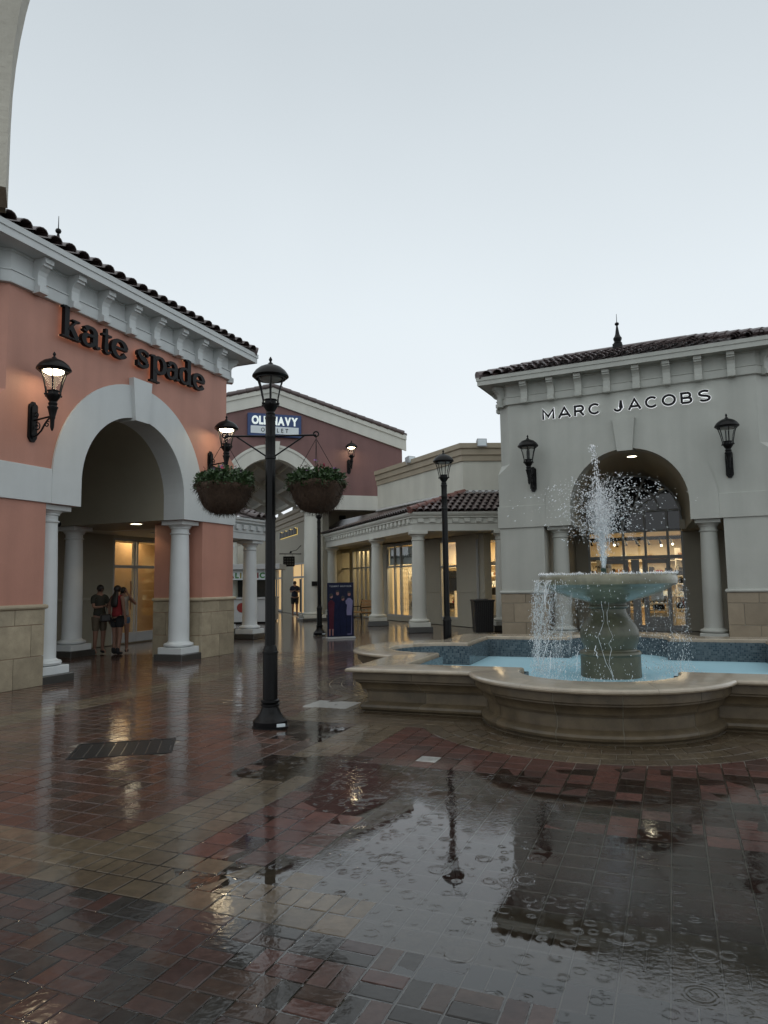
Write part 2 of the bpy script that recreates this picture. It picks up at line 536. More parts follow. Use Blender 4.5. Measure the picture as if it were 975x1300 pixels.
def paver_mat(name, source):
    """wet clay paver: source 'object' reads the object's own colour, 'tint' the mesh's colour attribute"""
    m, t, b = newmat(name)
    co = N(t, 'ShaderNodeNewGeometry')
    if source == 'object':
        src = N(t, 'ShaderNodeObjectInfo').outputs['Color']
    else:
        src = N(t, 'ShaderNodeVertexColor', layer_name='tint').outputs['Color']
    n1 = N(t, 'ShaderNodeTexNoise', Scale=14.0, Detail=6.0, Roughness=0.65)
    t.links.new(co.outputs['Position'], n1.inputs['Vector'])
    mr = N(t, 'ShaderNodeMapRange')
    mr.inputs[1].default_value, mr.inputs[2].default_value = 0.3, 0.7
    mr.inputs[3].default_value, mr.inputs[4].default_value = 0.7, 1.3
    t.links.new(n1.outputs['Fac'], mr.inputs[0])
    vm = N(t, 'ShaderNodeVectorMath', operation='SCALE')
    t.links.new(src, vm.inputs[0])
    nl = N(t, 'ShaderNodeTexNoise', Scale=1.3, Detail=4.0)
    t.links.new(co.outputs['Position'], nl.inputs['Vector'])
    ml_ = N(t, 'ShaderNodeMapRange')
    ml_.inputs[1].default_value, ml_.inputs[2].default_value = 0.3, 0.7
    ml_.inputs[3].default_value, ml_.inputs[4].default_value = 0.72, 1.25
    t.links.new(nl.outputs['Fac'], ml_.inputs[0])
    mm_ = N(t, 'ShaderNodeMath', operation='MULTIPLY')
    t.links.new(mr.outputs[0], mm_.inputs[0])
    t.links.new(ml_.outputs[0], mm_.inputs[1])
    t.links.new(mm_.outputs[0], vm.inputs['Scale'])
    t.links.new(vm.outputs[0], b.inputs['Base Color'])
    b.inputs['Roughness'].default_value = 0.6
    b.inputs['Specular IOR Level'].default_value = 0.1
    b.inputs['Coat Weight'].default_value = 1.0
    b.inputs['Coat IOR'].default_value = 1.36
    n2 = N(t, 'ShaderNodeTexNoise', Scale=2.2, Detail=5.0, Roughness=0.6)
    t.links.new(co.outputs['Position'], n2.inputs['Vector'])
    cw = N(t, 'ShaderNodeMapRange')
    cw.inputs[1].default_value, cw.inputs[2].default_value = 0.35, 0.62
    cw.inputs[3].default_value, cw.inputs[4].default_value = 0.04, 0.13
    t.links.new(n2.outputs['Fac'], cw.inputs[0])
    t.links.new(cw.outputs[0], b.inputs['Coat Roughness'])
    n3 = N(t, 'ShaderNodeTexNoise', Scale=55.0, Detail=4.0)
    t.links.new(co.outputs['Position'], n3.inputs['Vector'])
    bp = N(t, 'ShaderNodeBump', Strength=0.28, Distance=0.006)
    t.links.new(n3.outputs['Fac'], bp.inputs['Height'])
    t.links.new(bp.outputs[0], b.inputs['Normal'])
    n4 = N(t, 'ShaderNodeTexNoise', Scale=24.0, Detail=3.0)
    t.links.new(co.outputs['Position'], n4.inputs['Vector'])
    bc = N(t, 'ShaderNodeBump', Strength=0.10, Distance=0.01)
    t.links.new(n4.outputs['Fac'], bc.inputs['Height'])
    t.links.new(bc.outputs[0], b.inputs['Coat Normal'])
    return m


M['paver'] = paver_mat('wet_paver', 'object')
M['paver_field'] = paver_mat('wet_paver_field', 'tint')


def ground_mat():
    m, t, b = newmat('wet_ground')
    co = N(t, 'ShaderNodeNewGeometry')
    mp = N(t, 'ShaderNodeMapping')
    mp.inputs['Rotation'].default_value = (0, 0, math.radians(22))
    t.links.new(co.outputs['Position'], mp.inputs[0])
    br = N(t, 'ShaderNodeTexBrick', Scale=1.0)
    br.offset = 0.5
    br.inputs['Color1'].default_value = (0.085, 0.05, 0.038, 1)
    br.inputs['Color2'].default_value = (0.055, 0.042, 0.036, 1)
    br.inputs['Mortar'].default_value = (0.05, 0.045, 0.038, 1)
    br.inputs['Mortar Size'].default_value = 0.006
    br.inputs['Brick Width'].default_value = 0.39
    br.inputs['Row Height'].default_value = 0.195
    t.links.new(mp.outputs[0], br.inputs['Vector'])
    t.links.new(br.outputs['Color'], b.inputs['Base Color'])
    b.inputs['Roughness'].default_value = 0.45
    b.inputs['Coat Weight'].default_value = 1.0
    b.inputs['Coat IOR'].default_value = 1.36
    b.inputs['Coat Roughness'].default_value = 0.12
    n4 = N(t, 'ShaderNodeTexNoise', Scale=16.0, Detail=3.0)
    t.links.new(co.outputs['Position'], n4.inputs['Vector'])
    bc = N(t, 'ShaderNodeBump', Strength=0.12, Distance=0.01)
    t.links.new(n4.outputs['Fac'], bc.inputs['Height'])
    t.links.new(bc.outputs[0], b.inputs['Coat Normal'])
    return m


M['ground'] = ground_mat()


def water_mat(name, tint, scale_a, scale_b, strength, ior=1.33, body=0.0, bodycol=(1, 1, 1)):
    """rain-pocked water: rings round random drop points (bump), clear body"""
    m = bpy.data.materials.new(name)
    m.use_nodes = True
    t = m.node_tree
    t.nodes.clear()
    o = N(t, 'ShaderNodeOutputMaterial')
    tr = N(t, 'ShaderNodeBsdfTransparent')
    tr.inputs[0].default_value = (*tint, 1)
    gl = N(t, 'ShaderNodeBsdfGlossy', Roughness=0.015)
    fr = N(t, 'ShaderNodeFresnel', IOR=ior)
    mxs = N(t, 'ShaderNodeMixShader')
    co = N(t, 'ShaderNodeNewGeometry')
    acc = None
    for sc, fq in ((scale_a, 46.0), (scale_b, 40.0)):
        vo = N(t, 'ShaderNodeTexVoronoi', Scale=sc)
        vo.voronoi_dimensions = '2D'
        t.links.new(co.outputs['Position'], vo.inputs['Vector'])
        sp = N(t, 'ShaderNodeSeparateColor')
        t.links.new(vo.outputs['Color'], sp.inputs[0])
        # ring radius differs from drop to drop; the train of waves fades away from it
        rad = N(t, 'ShaderNodeMath', operation='MULTIPLY')
        rad.inputs[1].default_value = 0.45
        t.links.new(sp.outputs[0], rad.inputs[0])
        d = N(t, 'ShaderNodeMath', operation='SUBTRACT')
        t.links.new(vo.outputs['Distance'], d.inputs[0])
        t.links.new(rad.outputs[0], d.inputs[1])
        sn = N(t, 'ShaderNodeMath', operation='MULTIPLY')
        sn.inputs[1].default_value = fq
        t.links.new(d.outputs[0], sn.inputs[0])
        si = N(t, 'ShaderNodeMath', operation='SINE')
        t.links.new(sn.outputs[0], si.inputs[0])
        ab = N(t, 'ShaderNodeMath', operation='ABSOLUTE')
        t.links.new(d.outputs[0], ab.inputs[0])
        fa = N(t, 'ShaderNodeMapRange', interpolation_type='SMOOTHSTEP')
        fa.inputs[1].default_value, fa.inputs[2].default_value = 0.0, 0.17
        fa.inputs[3].default_value, fa.inputs[4].default_value = 1.0, 0.0
        t.links.new(ab.outputs[0], fa.inputs[0])
        am = N(t, 'ShaderNodeMath', operation='MULTIPLY')
        t.links.new(si.outputs[0], am.inputs[0])
        t.links.new(fa.outputs[0], am.inputs[1])
        th = N(t, 'ShaderNodeMapRange')
        th.inputs[1].default_value, th.inputs[2].default_value = (0.62, 0.95) if sc == scale_a else (0.42, 0.9)
        t.links.new(sp.outputs[1], th.inputs[0])
        a2 = N(t, 'ShaderNodeMath', operation='MULTIPLY')
        t.links.new(am.outputs[0], a2.inputs[0])
        t.links.new(th.outputs[0], a2.inputs[1])
        dv = N(t, 'ShaderNodeMath', operation='DIVIDE')
        dv.inputs[1].default_value = sc / scale_a
        t.links.new(a2.outputs[0], dv.inputs[0])
        if acc is None: acc = dv.outputs[0]
        else:
            s2 = N(t, 'ShaderNodeMath', operation='ADD')
            t.links.new(acc, s2.inputs[0])
            t.links.new(dv.outputs[0], s2.inputs[1])
            acc = s2.outputs[0]
    # patches of choppier water
    nz = N(t, 'ShaderNodeTexNoise', Scale=40.0, Detail=3.0)
    t.links.new(co.outputs['Position'], nz.inputs['Vector'])
    pm = N(t, 'ShaderNodeTexNoise', Scale=1.1, Detail=2.0)
    t.links.new(co.outputs['Position'], pm.inputs['Vector'])
    pr = N(t, 'ShaderNodeMapRange')
    pr.inputs[1].default_value, pr.inputs[2].default_value = 0.42, 0.62
    pr.inputs[3].default_value, pr.inputs[4].default_value = 0.04, 1.2
    t.links.new(pm.outputs['Fac'], pr.inputs[0])
    ch = N(t, 'ShaderNodeMath', operation='MULTIPLY')
    t.links.new(nz.outputs['Fac'], ch.inputs[0])
    t.links.new(pr.outputs[0], ch.inputs[1])
    s3 = N(t, 'ShaderNodeMath', operation='ADD')
    t.links.new(acc, s3.inputs[0])
    t.links.new(ch.outputs[0], s3.inputs[1])
    bp = N(t, 'ShaderNodeBump', Strength=strength, Distance=0.004)
    t.links.new(s3.outputs[0], bp.inputs['Height'])
    t.links.new(bp.outputs[0], gl.inputs['Normal'])
    t.links.new(bp.outputs[0], fr.inputs['Normal'])
    t.links.new(fr.outputs[0], mxs.inputs[0])
    t.links.new(tr.outputs[0], mxs.inputs[1])
    t.links.new(gl.outputs[0], mxs.inputs[2])
    last = mxs
    if body > 0:                                     # churned, aerated water
        df = N(t, 'ShaderNodeBsdfDiffuse')
        df.inputs[0].default_value = (*bodycol, 1)
        t.links.new(bp.outputs[0], df.inputs['Normal'])
        m2 = N(t, 'ShaderNodeMixShader')
        m2.inputs[0].default_value = body
        t.links.new(mxs.outputs[0], m2.inputs[1])
        t.links.new(df.outputs[0], m2.inputs[2])
        last = m2
    t.links.new(last.outputs[0], o.inputs[0])
    return m


M['puddle'] = water_mat('rain_puddle', (0.96, 0.95, 0.92), 6.5, 12.5, 0.15, 1.95, 0.02, (0.30, 0.28, 0.245))
M['pool'] = water_mat('pool_water', (0.90, 0.97, 0.99), 4.0, 9.0, 1.0, 1.16, 0.62, (0.50, 0.79, 0.90))
M['spray'] = clear('water_spray', (0.9, 0.93, 0.95), 1.33, 0.1, 0.85, (0.97, 0.985, 1.0))
M['pool_floor'] = surf('pool_paint', (0.45, 0.70, 0.80), 0.6, 0.08, 2.5, 0.0)


def mosaic_mat():
    m, t, b = newmat('blue_mosaic')
    co = N(t, 'ShaderNodeUVMap')
    br = N(t, 'ShaderNodeTexBrick', Scale=1.0)
    br.offset = 0.0
    br.inputs['Color1'].default_value = (0.022, 0.045, 0.065, 1)
    br.inputs['Color2'].default_value = (0.12, 0.15, 0.165, 1)
    br.inputs['Mortar'].default_value = (0.11, 0.125, 0.13, 1)
    br.inputs['Mortar Size'].default_value = 0.0028
    br.inputs['Brick Width'].default_value = 0.034
    br.inputs['Row Height'].default_value = 0.034
    t.links.new(co.outputs[0], br.inputs['Vector'])
    t.links.new(br.outputs['Color'], b.inputs['Base Color'])
    b.inputs['Roughness'].default_value = 0.15
    bp = N(t, 'ShaderNodeBump', Strength=0.4, Distance=0.004)
    bp.invert = True
    t.links.new(br.outputs['Fac'], bp.inputs['Height'])
    t.links.new(bp.outputs[0], b.inputs['Normal'])
    return m


M['mosaic'] = mosaic_mat()
M['joint'] = surf('sandy_joint_glint', (0.19, 0.165, 0.13), 0.6, 0.3, 9, 0.4, 120, coat=0.8, coat_rough=0.15)  # sand lightened to stand in for wet joints catching the sky


# ------------------------------------------------------------------ shared builders
def column(parent, x, y, H=3.02, r0=0.225, r1=0.19, mat=None, base=0.31, dark=0.14, rz=0.0):
    mat = mat or M['column_white']
    zb = dark + 0.14
    prof = [(r0 * 1.02, zb + 0.10)]
    for k in range(9):
        t = k / 8
        prof.append((r0 + (r1 - r0) * (t ** 1.7), zb + 0.12 + (H - 0.30 - zb - 0.12) * t))
    c = MB().lathe(prof, 28).build('column', mat, parent, (x, y, 0), rz, smooth=0.6)
    b = MB().lathe([(r0 + 0.03, zb - 0.002), (r0 + 0.085, zb + 0.02), (r0 + 0.095, zb + 0.05), (r0 + 0.08, zb + 0.08), (r0 + 0.03, zb + 0.095), (r0 + 0.02, zb + 0.105), (r0 + 0.005, zb + 0.12)], 28)
    b.box(-base, base, -base, base, dark, zb, 0.008).build('column_base', mat, c, smooth=0.6)
    if dark > 0:
        MB().box(-base - 0.06, base + 0.06, -base - 0.06, base + 0.06, -0.01, dark, 0.01).build('base_block', M['dark_step'], c)
    zt = H - 0.30
    k = MB().lathe([(r1, zt - 0.005), (r1 + 0.025, zt + 0.005), (r1 + 0.028, zt + 0.03), (r1 + 0.002, zt + 0.04), (r1 + 0.002, zt + 0.12), (r1 + 0.03, zt + 0.13), (r1 + 0.03, zt + 0.15), (r1 + 0.075, zt + 0.20)], 28)
    a = r1 + 0.095
    k.box(-a, a, -a, a, zt + 0.20, H - 0.002, 0.008).build('capital', mat, c, smooth=0.6)
    return c


def tile_mesh(L=0.44, r=0.13, taper=0.82):
    """one barrel roof tile, running up local +y, lying on z=0, open underneath, with a thick lip"""
    vs, fs = [], []
    n = 7
    for yy, k, lift in ((0.0, 1.0, 0.022), (L, taper, 0.0)):
        for rr in (r, r - 0.018):
            for i in range(n):
                t = PI * i / (n - 1)
                vs.append((-rr * k * math.cos(t), yy, rr * k * 0.78 * math.sin(t) + lift))
    for i in range(n - 1):
        fs.append((i, i + 1, 2 * n + i + 1, 2 * n + i))
        fs.append((i, n + i, n + i + 1, i + 1))
    return MB().add(vs, fs).mesh('roof_tile', M['tile'], 0.9)


TILE = tile_mesh()
TILE_S = tile_mesh(0.38, 0.112)


def tile_field(parent, origin, u, v, rows, pitch, course, mesh, bed_mat, name='roof_tile', mat=None):
    """tiles as parts on a roof plane: u along the eave, v up the slope; rows = [(course index, first, last)]"""
    u, v = Vector(u).normalized(), Vector(v).normalized()
    w = u.cross(v)
    for (j, a, b) in rows:
        i = a
        while i <= b + 1e-6:
            p = Vector(origin) + u * (i * pitch) + v * (j * course)
            o = bpy.data.objects.new(name, mesh)
            COL.objects.link(o)
            o.parent = parent
            jit = random.uniform(-0.02, 0.02)
            o.matrix_local = Matrix(((u.x, v.x, w.x, p.x), (u.y, v.y, w.y, p.y), (u.z, v.z, w.z, p.z), (0, 0, 0, 1))) @ Matrix.Rotation(jit, 4, 'Z') @ Matrix.Translation((0, 0, random.uniform(0, 0.008)))
            i += 1


def text_mesh(txt, size, depth, offset=0.0, sx=1.0, mat=None, shear=0.0):
    cu = bpy.data.curves.new('letter', 'FONT')
    cu.body = txt
    cu.size = size
    cu.extrude = depth / 2
    cu.offset = offset
    cu.shear = shear
    cu.resolution_u = 4
    cu.align_x = 'LEFT'
    o = bpy.data.objects.new('tmp_letter', cu)
    COL.objects.link(o)
    dg = bpy.context.evaluated_depsgraph_get()
    me = bpy.data.meshes.new_from_object(o.evaluated_get(dg))
    bpy.data.objects.remove(o)
    bpy.data.curves.remove(cu)
    me.materials.clear()
    if mat: me.materials.append(mat)
    me.name = 'letter'
    # stand the text up: x stays, y -> z, extrusion -> -y
    co = np.empty(len(me.vertices) * 3, dtype=np.float32)
    me.vertices.foreach_get('co', co)
    co = co.reshape(-1, 3)
    new = np.stack([co[:, 0] * sx, -co[:, 2], co[:, 1]], 1)
    me.vertices.foreach_set('co', new.ravel())
    me.update()
    return me, (new[:, 0].min(), new[:, 0].max()) if len(new) else (0, 0)


def text_row(parent, txt, x0, x1, y, z, size, depth, mat, offset=0.0, gap=0.12, space=0.5, name='letter', mats=None):
    """set a row of letters between x0 and x1, each letter a part"""
    items, w = [], 0.0
    for i, ch in enumerate(txt):
        if ch == ' ':
            w += size * space
            continue
        me, (a, b) = text_mesh(ch, size, depth, offset, 1.0, mats[i] if mats else mat)
        items.append((me, a, b, w))
        w += (b - a) + size * gap
    w -= size * gap
    k = (x1 - x0) / w
    for me, a, b, p in items:
        o = put(name, me, parent, (x0 + (p - a) * k, y, z))
        o.scale = (k, 1, 1)
    return k


def ribbon(pts, w, closed=False):
    """outline polygon of a stroke of width w along pts (2D), mitred"""
    P = [Vector((p[0], p[1])) for p in pts]
    n = len(P)
    Lf, Rt = [], []
    for i in range(n):
        a = P[i] - P[i - 1] if (i > 0 or closed) else P[1] - P[0]
        b = P[(i + 1) % n] - P[i] if (i < n - 1 or closed) else P[-1] - P[-2]
        a.normalize()
        b.normalize()
        na, nb = Vector((-a.y, a.x)), Vector((-b.y, b.x))
        m = na + nb
        m = m / max(m.length_squared, 0.3) * 2 if m.length > 1e-6 else na
        m = m * 0.5 * w
        if m.length > w * 0.9: m = m.normalized() * w * 0.9
        Lf.append(P[i] + m)
        Rt.append(P[i] - m)
    return Lf, Rt


def stroke(mb, pts, w, y0, y1, closed=False, wlist=None):
    """stroke in the x-z plane between depths y0 (front) and y1"""
    Lf, Rt = ribbon(pts, w, closed)
    if wlist:
        for i in range(len(pts)):
            c = Vector((pts[i][0], pts[i][1]))
            Lf[i] = c + (Lf[i] - c) * wlist[i]
            Rt[i] = c + (Rt[i] - c) * wlist[i]
    n = len(pts)
    vs = []
    for q in (y0, y1):
        for i in range(n):
            vs.append((Lf[i].x, q, Lf[i].y))
            vs.append((Rt[i].x, q, Rt[i].y))
    fs = []
    m = n if closed else n - 1
    for i in range(m):
        j = (i + 1) % n
        a, b, c, d = 2 * i, 2 * i + 1, 2 * j + 1, 2 * j
        A, B, C, D = (q + 2 * n for q in (a, b, c, d))
        fs += [(a, d, c, b), (A, B, C, D), (a, A, D, d), (b, c, C, B)]
    if not closed:
        e = 2 * (n - 1)
        fs += [(0, 1, 1 + 2 * n, 2 * n), (e, e + 2 * n, e + 1 + 2 * n, e + 1)]
    return mb.add(vs, fs)


def arc(cx, cz, rx, rz, a0, a1, n=14):
    return [(cx + rx * math.cos(math.radians(a0 + (a1 - a0) * i / n)), cz + rz * math.sin(math.radians(a0 + (a1 - a0) * i / n))) for i in range(n + 1)]


def stone_base(parent, x0, x1, y0, y1, faces, mat, zs=(0.0, 0.49, 1.0, 1.25), wid=0.64, t=0.05, cap=M['coral_trim']):
    """a dado of cut stone blocks on the given faces ('f' front, 'l' left, 'r' right), with a rounded cap"""
    for fc in faces:
        L = (x1 - x0) if fc == 'f' else (y1 - y0)
        for j in range(3):
            off = 0.0 if j % 2 == 0 else wid * 0.5
            cuts = [0.0]
            q = wid - off if off else wid
            while q < L - 0.12:
                cuts.append(q)
                q += wid
            cuts.append(L)
            for a, b in zip(cuts[:-1], cuts[1:]):
                g = 0.0035
                d = random.uniform(0, 0.004)
                if fc == 'f': bx('stone_block', mat, parent, x0 + a + (g if a > 0 or 'l' not in faces else -0.0235), x0 + b - (g if b < L or 'r' not in faces else -0.0235), y0 - 0.022 - d, y0 + t, zs[j] + g, zs[j + 1] - g, 0.006)
                if fc == 'l': bx('stone_block', mat, parent, x0 - 0.022 - d, x0 + t, y0 + a + g + (0.052 if a == 0 and 'f' in faces else 0), y0 + b - g, zs[j] + g, zs[j + 1] - g, 0.006)
                if fc == 'r': bx('stone_block', mat, parent, x1 - t, x1 + 0.022 + d, y0 + a + g + (0.052 if a == 0 and 'f' in faces else 0), y0 + b - g, zs[j] + g, zs[j + 1] - g, 0.006)
    e = 0.06
    X0, X1 = (x0 - e if 'l' in faces else x0), (x1 + e if 'r' in faces else x1)
    Y0 = y0 - e if 'f' in faces else y0
    prof = [(0.03, 0.0), (0.008, 0.012), (0.0, 0.035), (0.006, 0.062), (0.03, 0.08)]
    rings = []
    for ins, dz in prof:
        a0 = X0 + (ins if 'l' in faces else 0)
        a1 = X1 - (ins if 'r' in faces else 0)
        b0 = Y0 + (ins if 'f' in faces else 0)
        rings.append([(a0, b0, zs[3] + dz), (a1, b0, zs[3] + dz), (a1, y1, zs[3] + dz), (a0, y1, zs[3] + dz)])
    MB().loft(rings, closed=True, cap=True).build('dado_cap', cap, parent)


HW, CH, R_IN, R_OUT, ZSP = 3.35, 0.33, 1.44, 2.08, 3.46


def tower(label, loc, rz, wall, trim, inner, zf, depth, vault_to, vault_dx, stone, cap, finial_x, finial_top, sidepil=1.33, tiles_rows=(0, 1), back=True):
    T = thing('shop_building', label, 'building', loc, rz)
    zt = zf + 0.55                                   # soffit
    D = depth
    # front wall with the arched opening, in two halves
    fw = MB()
    for sgn in (-1, 1):
        pts = [(sgn * R_IN, 3.02), (sgn * R_IN, ZSP)] + [(sgn * R_IN * math.cos(PI / 2 * k / 16), ZSP + R_IN * math.sin(PI / 2 * k / 16)) for k in range(1, 17)]
        pts += [(0.0, zf), (sgn * (HW - CH), zf), (sgn * (HW - CH), 3.02)]
        if sgn < 0: pts = pts[::-1]
        fw.prism(pts, lambda u, v, w: (u, w, v), 0.0, 0.5)
    fw.build('front_wall', wall, T)
    # side walls with the chamfered corners and their sloping stops
    rings = []
    for z, c in ((3.02, 0.003), (4.48, 0.003), (4.76, CH), (zf, CH)):
        hp = [(-(HW - CH), 0.0), (-(HW - c), 0.0) if c < CH else (-(HW - CH) - 1e-4, 0.0), (-HW, c), (-HW, D)]
        rings.append([(x, y, z) for x, y in hp] + [(-x, y, z) for x, y in hp[::-1]])
    MB().loft([r[:4] for r in rings[::-1]]).build('side_wall', wall, T)
    MB().loft([r[4:] for r in rings[::-1]]).build('side_wall', wall, T)
    MB().box(-HW + 0.003, HW - 0.003, D - 0.02, D, 3.25 if back else 5.0, zf).build('rear_wall', wall, T)
    # piers
    for sgn in (-1, 1):
        xa, xb = sorted((sgn * 2.15, sgn * (HW - 0.004)))
        bx('pier', wall, T, xa, xb, 0.004, sidepil, 0.0, 3.02, 0.004)
        stone_base(T, xa, xb, 0.004, sidepil, 'flr', stone, cap=cap)
        # band over the pier
        xa, xb = sorted((sgn * R_OUT, sgn * (HW + 0.035)))
        mb = MB().box(xa, xb, -0.035, 0.35, 3.015, 3.60, 0.005)
        xa, xb = sorted((sgn * (HW - 0.2), sgn * (HW + 0.034)))
        mb.box(xa, xb, 0.35, D, 3.016, 3.599, 0.005).build('band', trim, T)
        # ceilings beside the vault
        xa, xb = sorted((sgn * (R_IN + 0.002), sgn * (HW - 0.2)))
        MB().box(xa, xb, 0.03, D - 0.02, 3.024, 3.2).build('porch_ceiling', inner, T)
    # archivolt with legs
    for sgn in (-1, 1):
        n = 20
        o = [(sgn * R_OUT, 3.016), (sgn * R_OUT, ZSP)] + [(sgn * R_OUT * math.cos(PI / 2 * k / n), ZSP + R_OUT * math.sin(PI / 2 * k / n)) for k in range(1, n + 1)]
        i = [(sgn * (R_IN - 0.004), 3.016), (sgn * (R_IN - 0.004), ZSP)] + [(sgn * (R_IN - 0.004) * math.cos(PI / 2 * k / n), ZSP + (R_IN - 0.004) * math.sin(PI / 2 * k / n)) for k in range(1, n + 1)]
        rings = [[(u, 0.502, v) for u, v in i], [(u, -0.036, v) for u, v in i], [(u, -0.036, v) for u, v in o], [(u, 0.02, v) for u, v in o]]
        if sgn > 0: rings = rings[::-1]
        MB().loft(rings).build('arch_ring', trim, T)
    kz0, kz1 = ZSP + R_IN - 0.07, ZSP + R_OUT + 0.13
    MB().prism([(-0.185, kz0), (0.185, kz0), (0.27, kz1), (-0.27, kz1)], lambda u, v, w: (u, w, v), -0.12, 0.3).build('keystone', trim, T)
    # vault
    n = 28
    def ring(y, dx, r):
        return [(-r + dx, y, 3.02)] + [(dx - r * math.cos(PI * k / n), y, ZSP + r * math.sin(PI * k / n)) for k in range(n + 1)] + [(r + dx, y, 3.02)]
    MB().loft([ring(0.50, 0, R_IN - 0.003), ring(vault_to, vault_dx, R_IN + 0.003)]).build('vault', inner, T, smooth=0.5)
    if back:
        e = ring(vault_to, vault_dx, R_IN + 0.01)
        MB().add(e, [tuple(range(len(e)))]).build('vault_end', inner, T)
    # frieze following the chamfer
    def pth(o, z):
        k = o * 0.4142
        hp = [(-HW - o, D), (-HW - o, CH - k), (-(HW - CH) - k, -o)]
        return [(x, y, z) for x, y in hp] + [(-x, y, z) for x, y in hp[::-1]]
    fr = [pth(0.0, zf - 0.02), pth(0.065, zf - 0.015), pth(0.07, zf + 0.0), pth(0.07, zf + 0.18), pth(0.09, zf + 0.185), pth(0.09, zf + 0.205), pth(0.03, zf + 0.208), pth(0.03, zt - 0.04), pth(0.06, zt - 0.02), pth(0.06, zt + 0.01)]
    MB().loft(fr).build('frieze', trim, T)
    # scrolled brackets
    prof = [(-0.03, zf - 0.035), (-0.195, zf - 0.035), (-0.20, zf - 0.005), (-0.20, zf + 0.07), (-0.165, zf + 0.085), (-0.145, zf + 0.11), (-0.145, zf + 0.27), (-0.17, zf + 0.34), (-0.23, zf + 0.40), (-0.27, zf + 0.41), (-0.27, zf + 0.45), (-0.31, zf + 0.455), (-0.31, zf + 0.548), (-0.03, zf + 0.548)]
    me = MB().prism(prof, lambda u, v, w: (w, u, v), -0.088, 0.088).mesh('bracket', trim)
    for k in range(8):
        put('bracket', me, T, (-2.52 + 0.72 * k, 0, 0))
    for sgn in (-1, 1):
        cx, cy = sgn * (HW - CH / 2), CH / 2
        put('bracket', me, T, (cx, cy, 0), sgn * PI / 4)
        for k in range(4):
            put('bracket', me, T, (sgn * HW, 0.72 + 0.72 * k, 0), sgn * PI / 2)
    # soffit and fascia
    OV = 0.42
    MB().box(-HW - OV + 0.03, HW + OV - 0.03, -OV + 0.03, D + OV, zt, zt + 0.05).build('soffit', trim, T)
    def fasc(ins, z):
        return [(-HW - OV + ins, D + OV, z), (-HW - OV + ins, -OV + ins, z), (HW + OV - ins, -OV + ins, z), (HW + OV - ins, D + OV, z)]
    MB().loft([fasc(0.05, zt - 0.012), fasc(0.022, zt - 0.012), fasc(0.022, zt + 0.105), fasc(0.012, zt + 0.112), fasc(0.0, zt + 0.114), fasc(0.0, zt + 0.21), fasc(0.06, zt + 0.212)]).build('fascia', trim, T)
    # hipped roof: bed, two front courses of single tiles, the rest of the slopes
    ze, zr = zt + 0.215, zt + 0.215 + 0.85
    cy = D / 2
    hx, hy = HW + OV - 0.03, cy + OV - 0.03
    rx = hx - hy
    b = MB()
    b.add([(-hx, cy - hy, ze), (hx, cy - hy, ze), (hx, cy + hy, ze), (-hx, cy + hy, ze), (-rx, cy, zr), (rx, cy, zr)], [(0, 1, 5, 4), (1, 2, 5), (2, 3, 4, 5), (3, 0, 4)])
    roof = b.build('roof', M['tile'], T)
    sl = Vector((0, hy, zr - ze)).normalized()
    pitch, course = 0.30, 0.36
    nt_ = int((2 * hx) / pitch)
    tile_field(roof, (-pitch * nt_ / 2, cy - hy - 0.07, ze + 0.012), (1, 0, 0), sl, [(j, 0.5 + 1.2 * j, nt_ - 0.5 - 1.2 * j) for j in tiles_rows], pitch, course, TILE, None)
    rest = MB()
    tv = [v.co.copy() for v in TILE.vertices]
    tf = [tuple(p.vertices) for p in TILE.polygons]
    def put_tile(o, u, v):
        u, v = Vector(u), Vector(v)
        w = u.cross(v)
        rest.add([o + u * q.x + v * q.y + w * q.z for q in tv], tf)
    nrows = int(math.hypot(hy, zr - ze) / course)
    for j in range(len(tiles_rows), nrows):
        k = 0.5 + 1.2 * j
        while k <= nt_ - 0.5 - 1.2 * j:
            put_tile(Vector((-pitch * nt_ / 2 + k * pitch, cy - hy - 0.07, ze + 0.012)) + sl * (j * course), (1, 0, 0), sl)
            k += 1
    for sgn in (-1, 1):                               # side slopes
        s2 = Vector((-sgn * (hx - rx), 0, zr - ze)).normalized()
        u2 = (0, -sgn, 0) if sgn < 0 else (0, -sgn, 0)
        u2 = Vector((0, sgn, 0))
        n2 = int(2 * hy / pitch)
        for j in range(0, nrows):
            k = 0.5 + 1.2 * j
            while k <= n2 - 0.5 - 1.2 * j:
                put_tile(Vector((sgn * (hx + 0.07), cy - sgn * pitch * n2 / 2 + sgn * k * pitch, ze + 0.012)) + s2 * (j * course), u2, s2)
                k += 1
    tag(rest.build('tile_courses', M['tile'], roof, smooth=0.9), kind='stuff')
    hip = MB()
    for sgn in (-1, 1):
        for e in range(9):
            t0 = e / 9
            a = Vector((sgn * hx, cy - hy, ze + 0.04)).lerp(Vector((sgn * rx, cy, zr + 0.04)), t0)
            c = Vector((sgn * hx, cy - hy, ze + 0.04)).lerp(Vector((sgn * rx, cy, zr + 0.04)), t0 + 0.125)
            hip.tube([a, c], [0.135, 0.11], 10)
    hip.tube([(-rx, cy, zr + 0.04), (rx, cy, zr + 0.04)], 0.12, 10).build('ridge_tiles', M['tile'], roof, smooth=0.6)
    # finial
    fz = zr + 0.1
    H = finial_top - fz
    MB().box(-0.13, 0.13, -0.13, 0.13, -0.15, 0.10, 0.01).lathe([(0.11, 0.10), (0.12, 0.14), (0.09, 0.18), (0.115, 0.24), (0.12, 0.28), (0.08, 0.34), (0.06, 0.40), (0.025, H * 0.80), (0.022, H * 0.82), (0.05, H * 0.84), (0.062, H * 0.88), (0.05, H * 0.92), (0.018, H * 0.94), (0.01, H * 0.96), (0.006, H * 1.25)], 16).build('finial', M['black'], T, (finial_x, cy, fz), smooth=0.7)
    return T


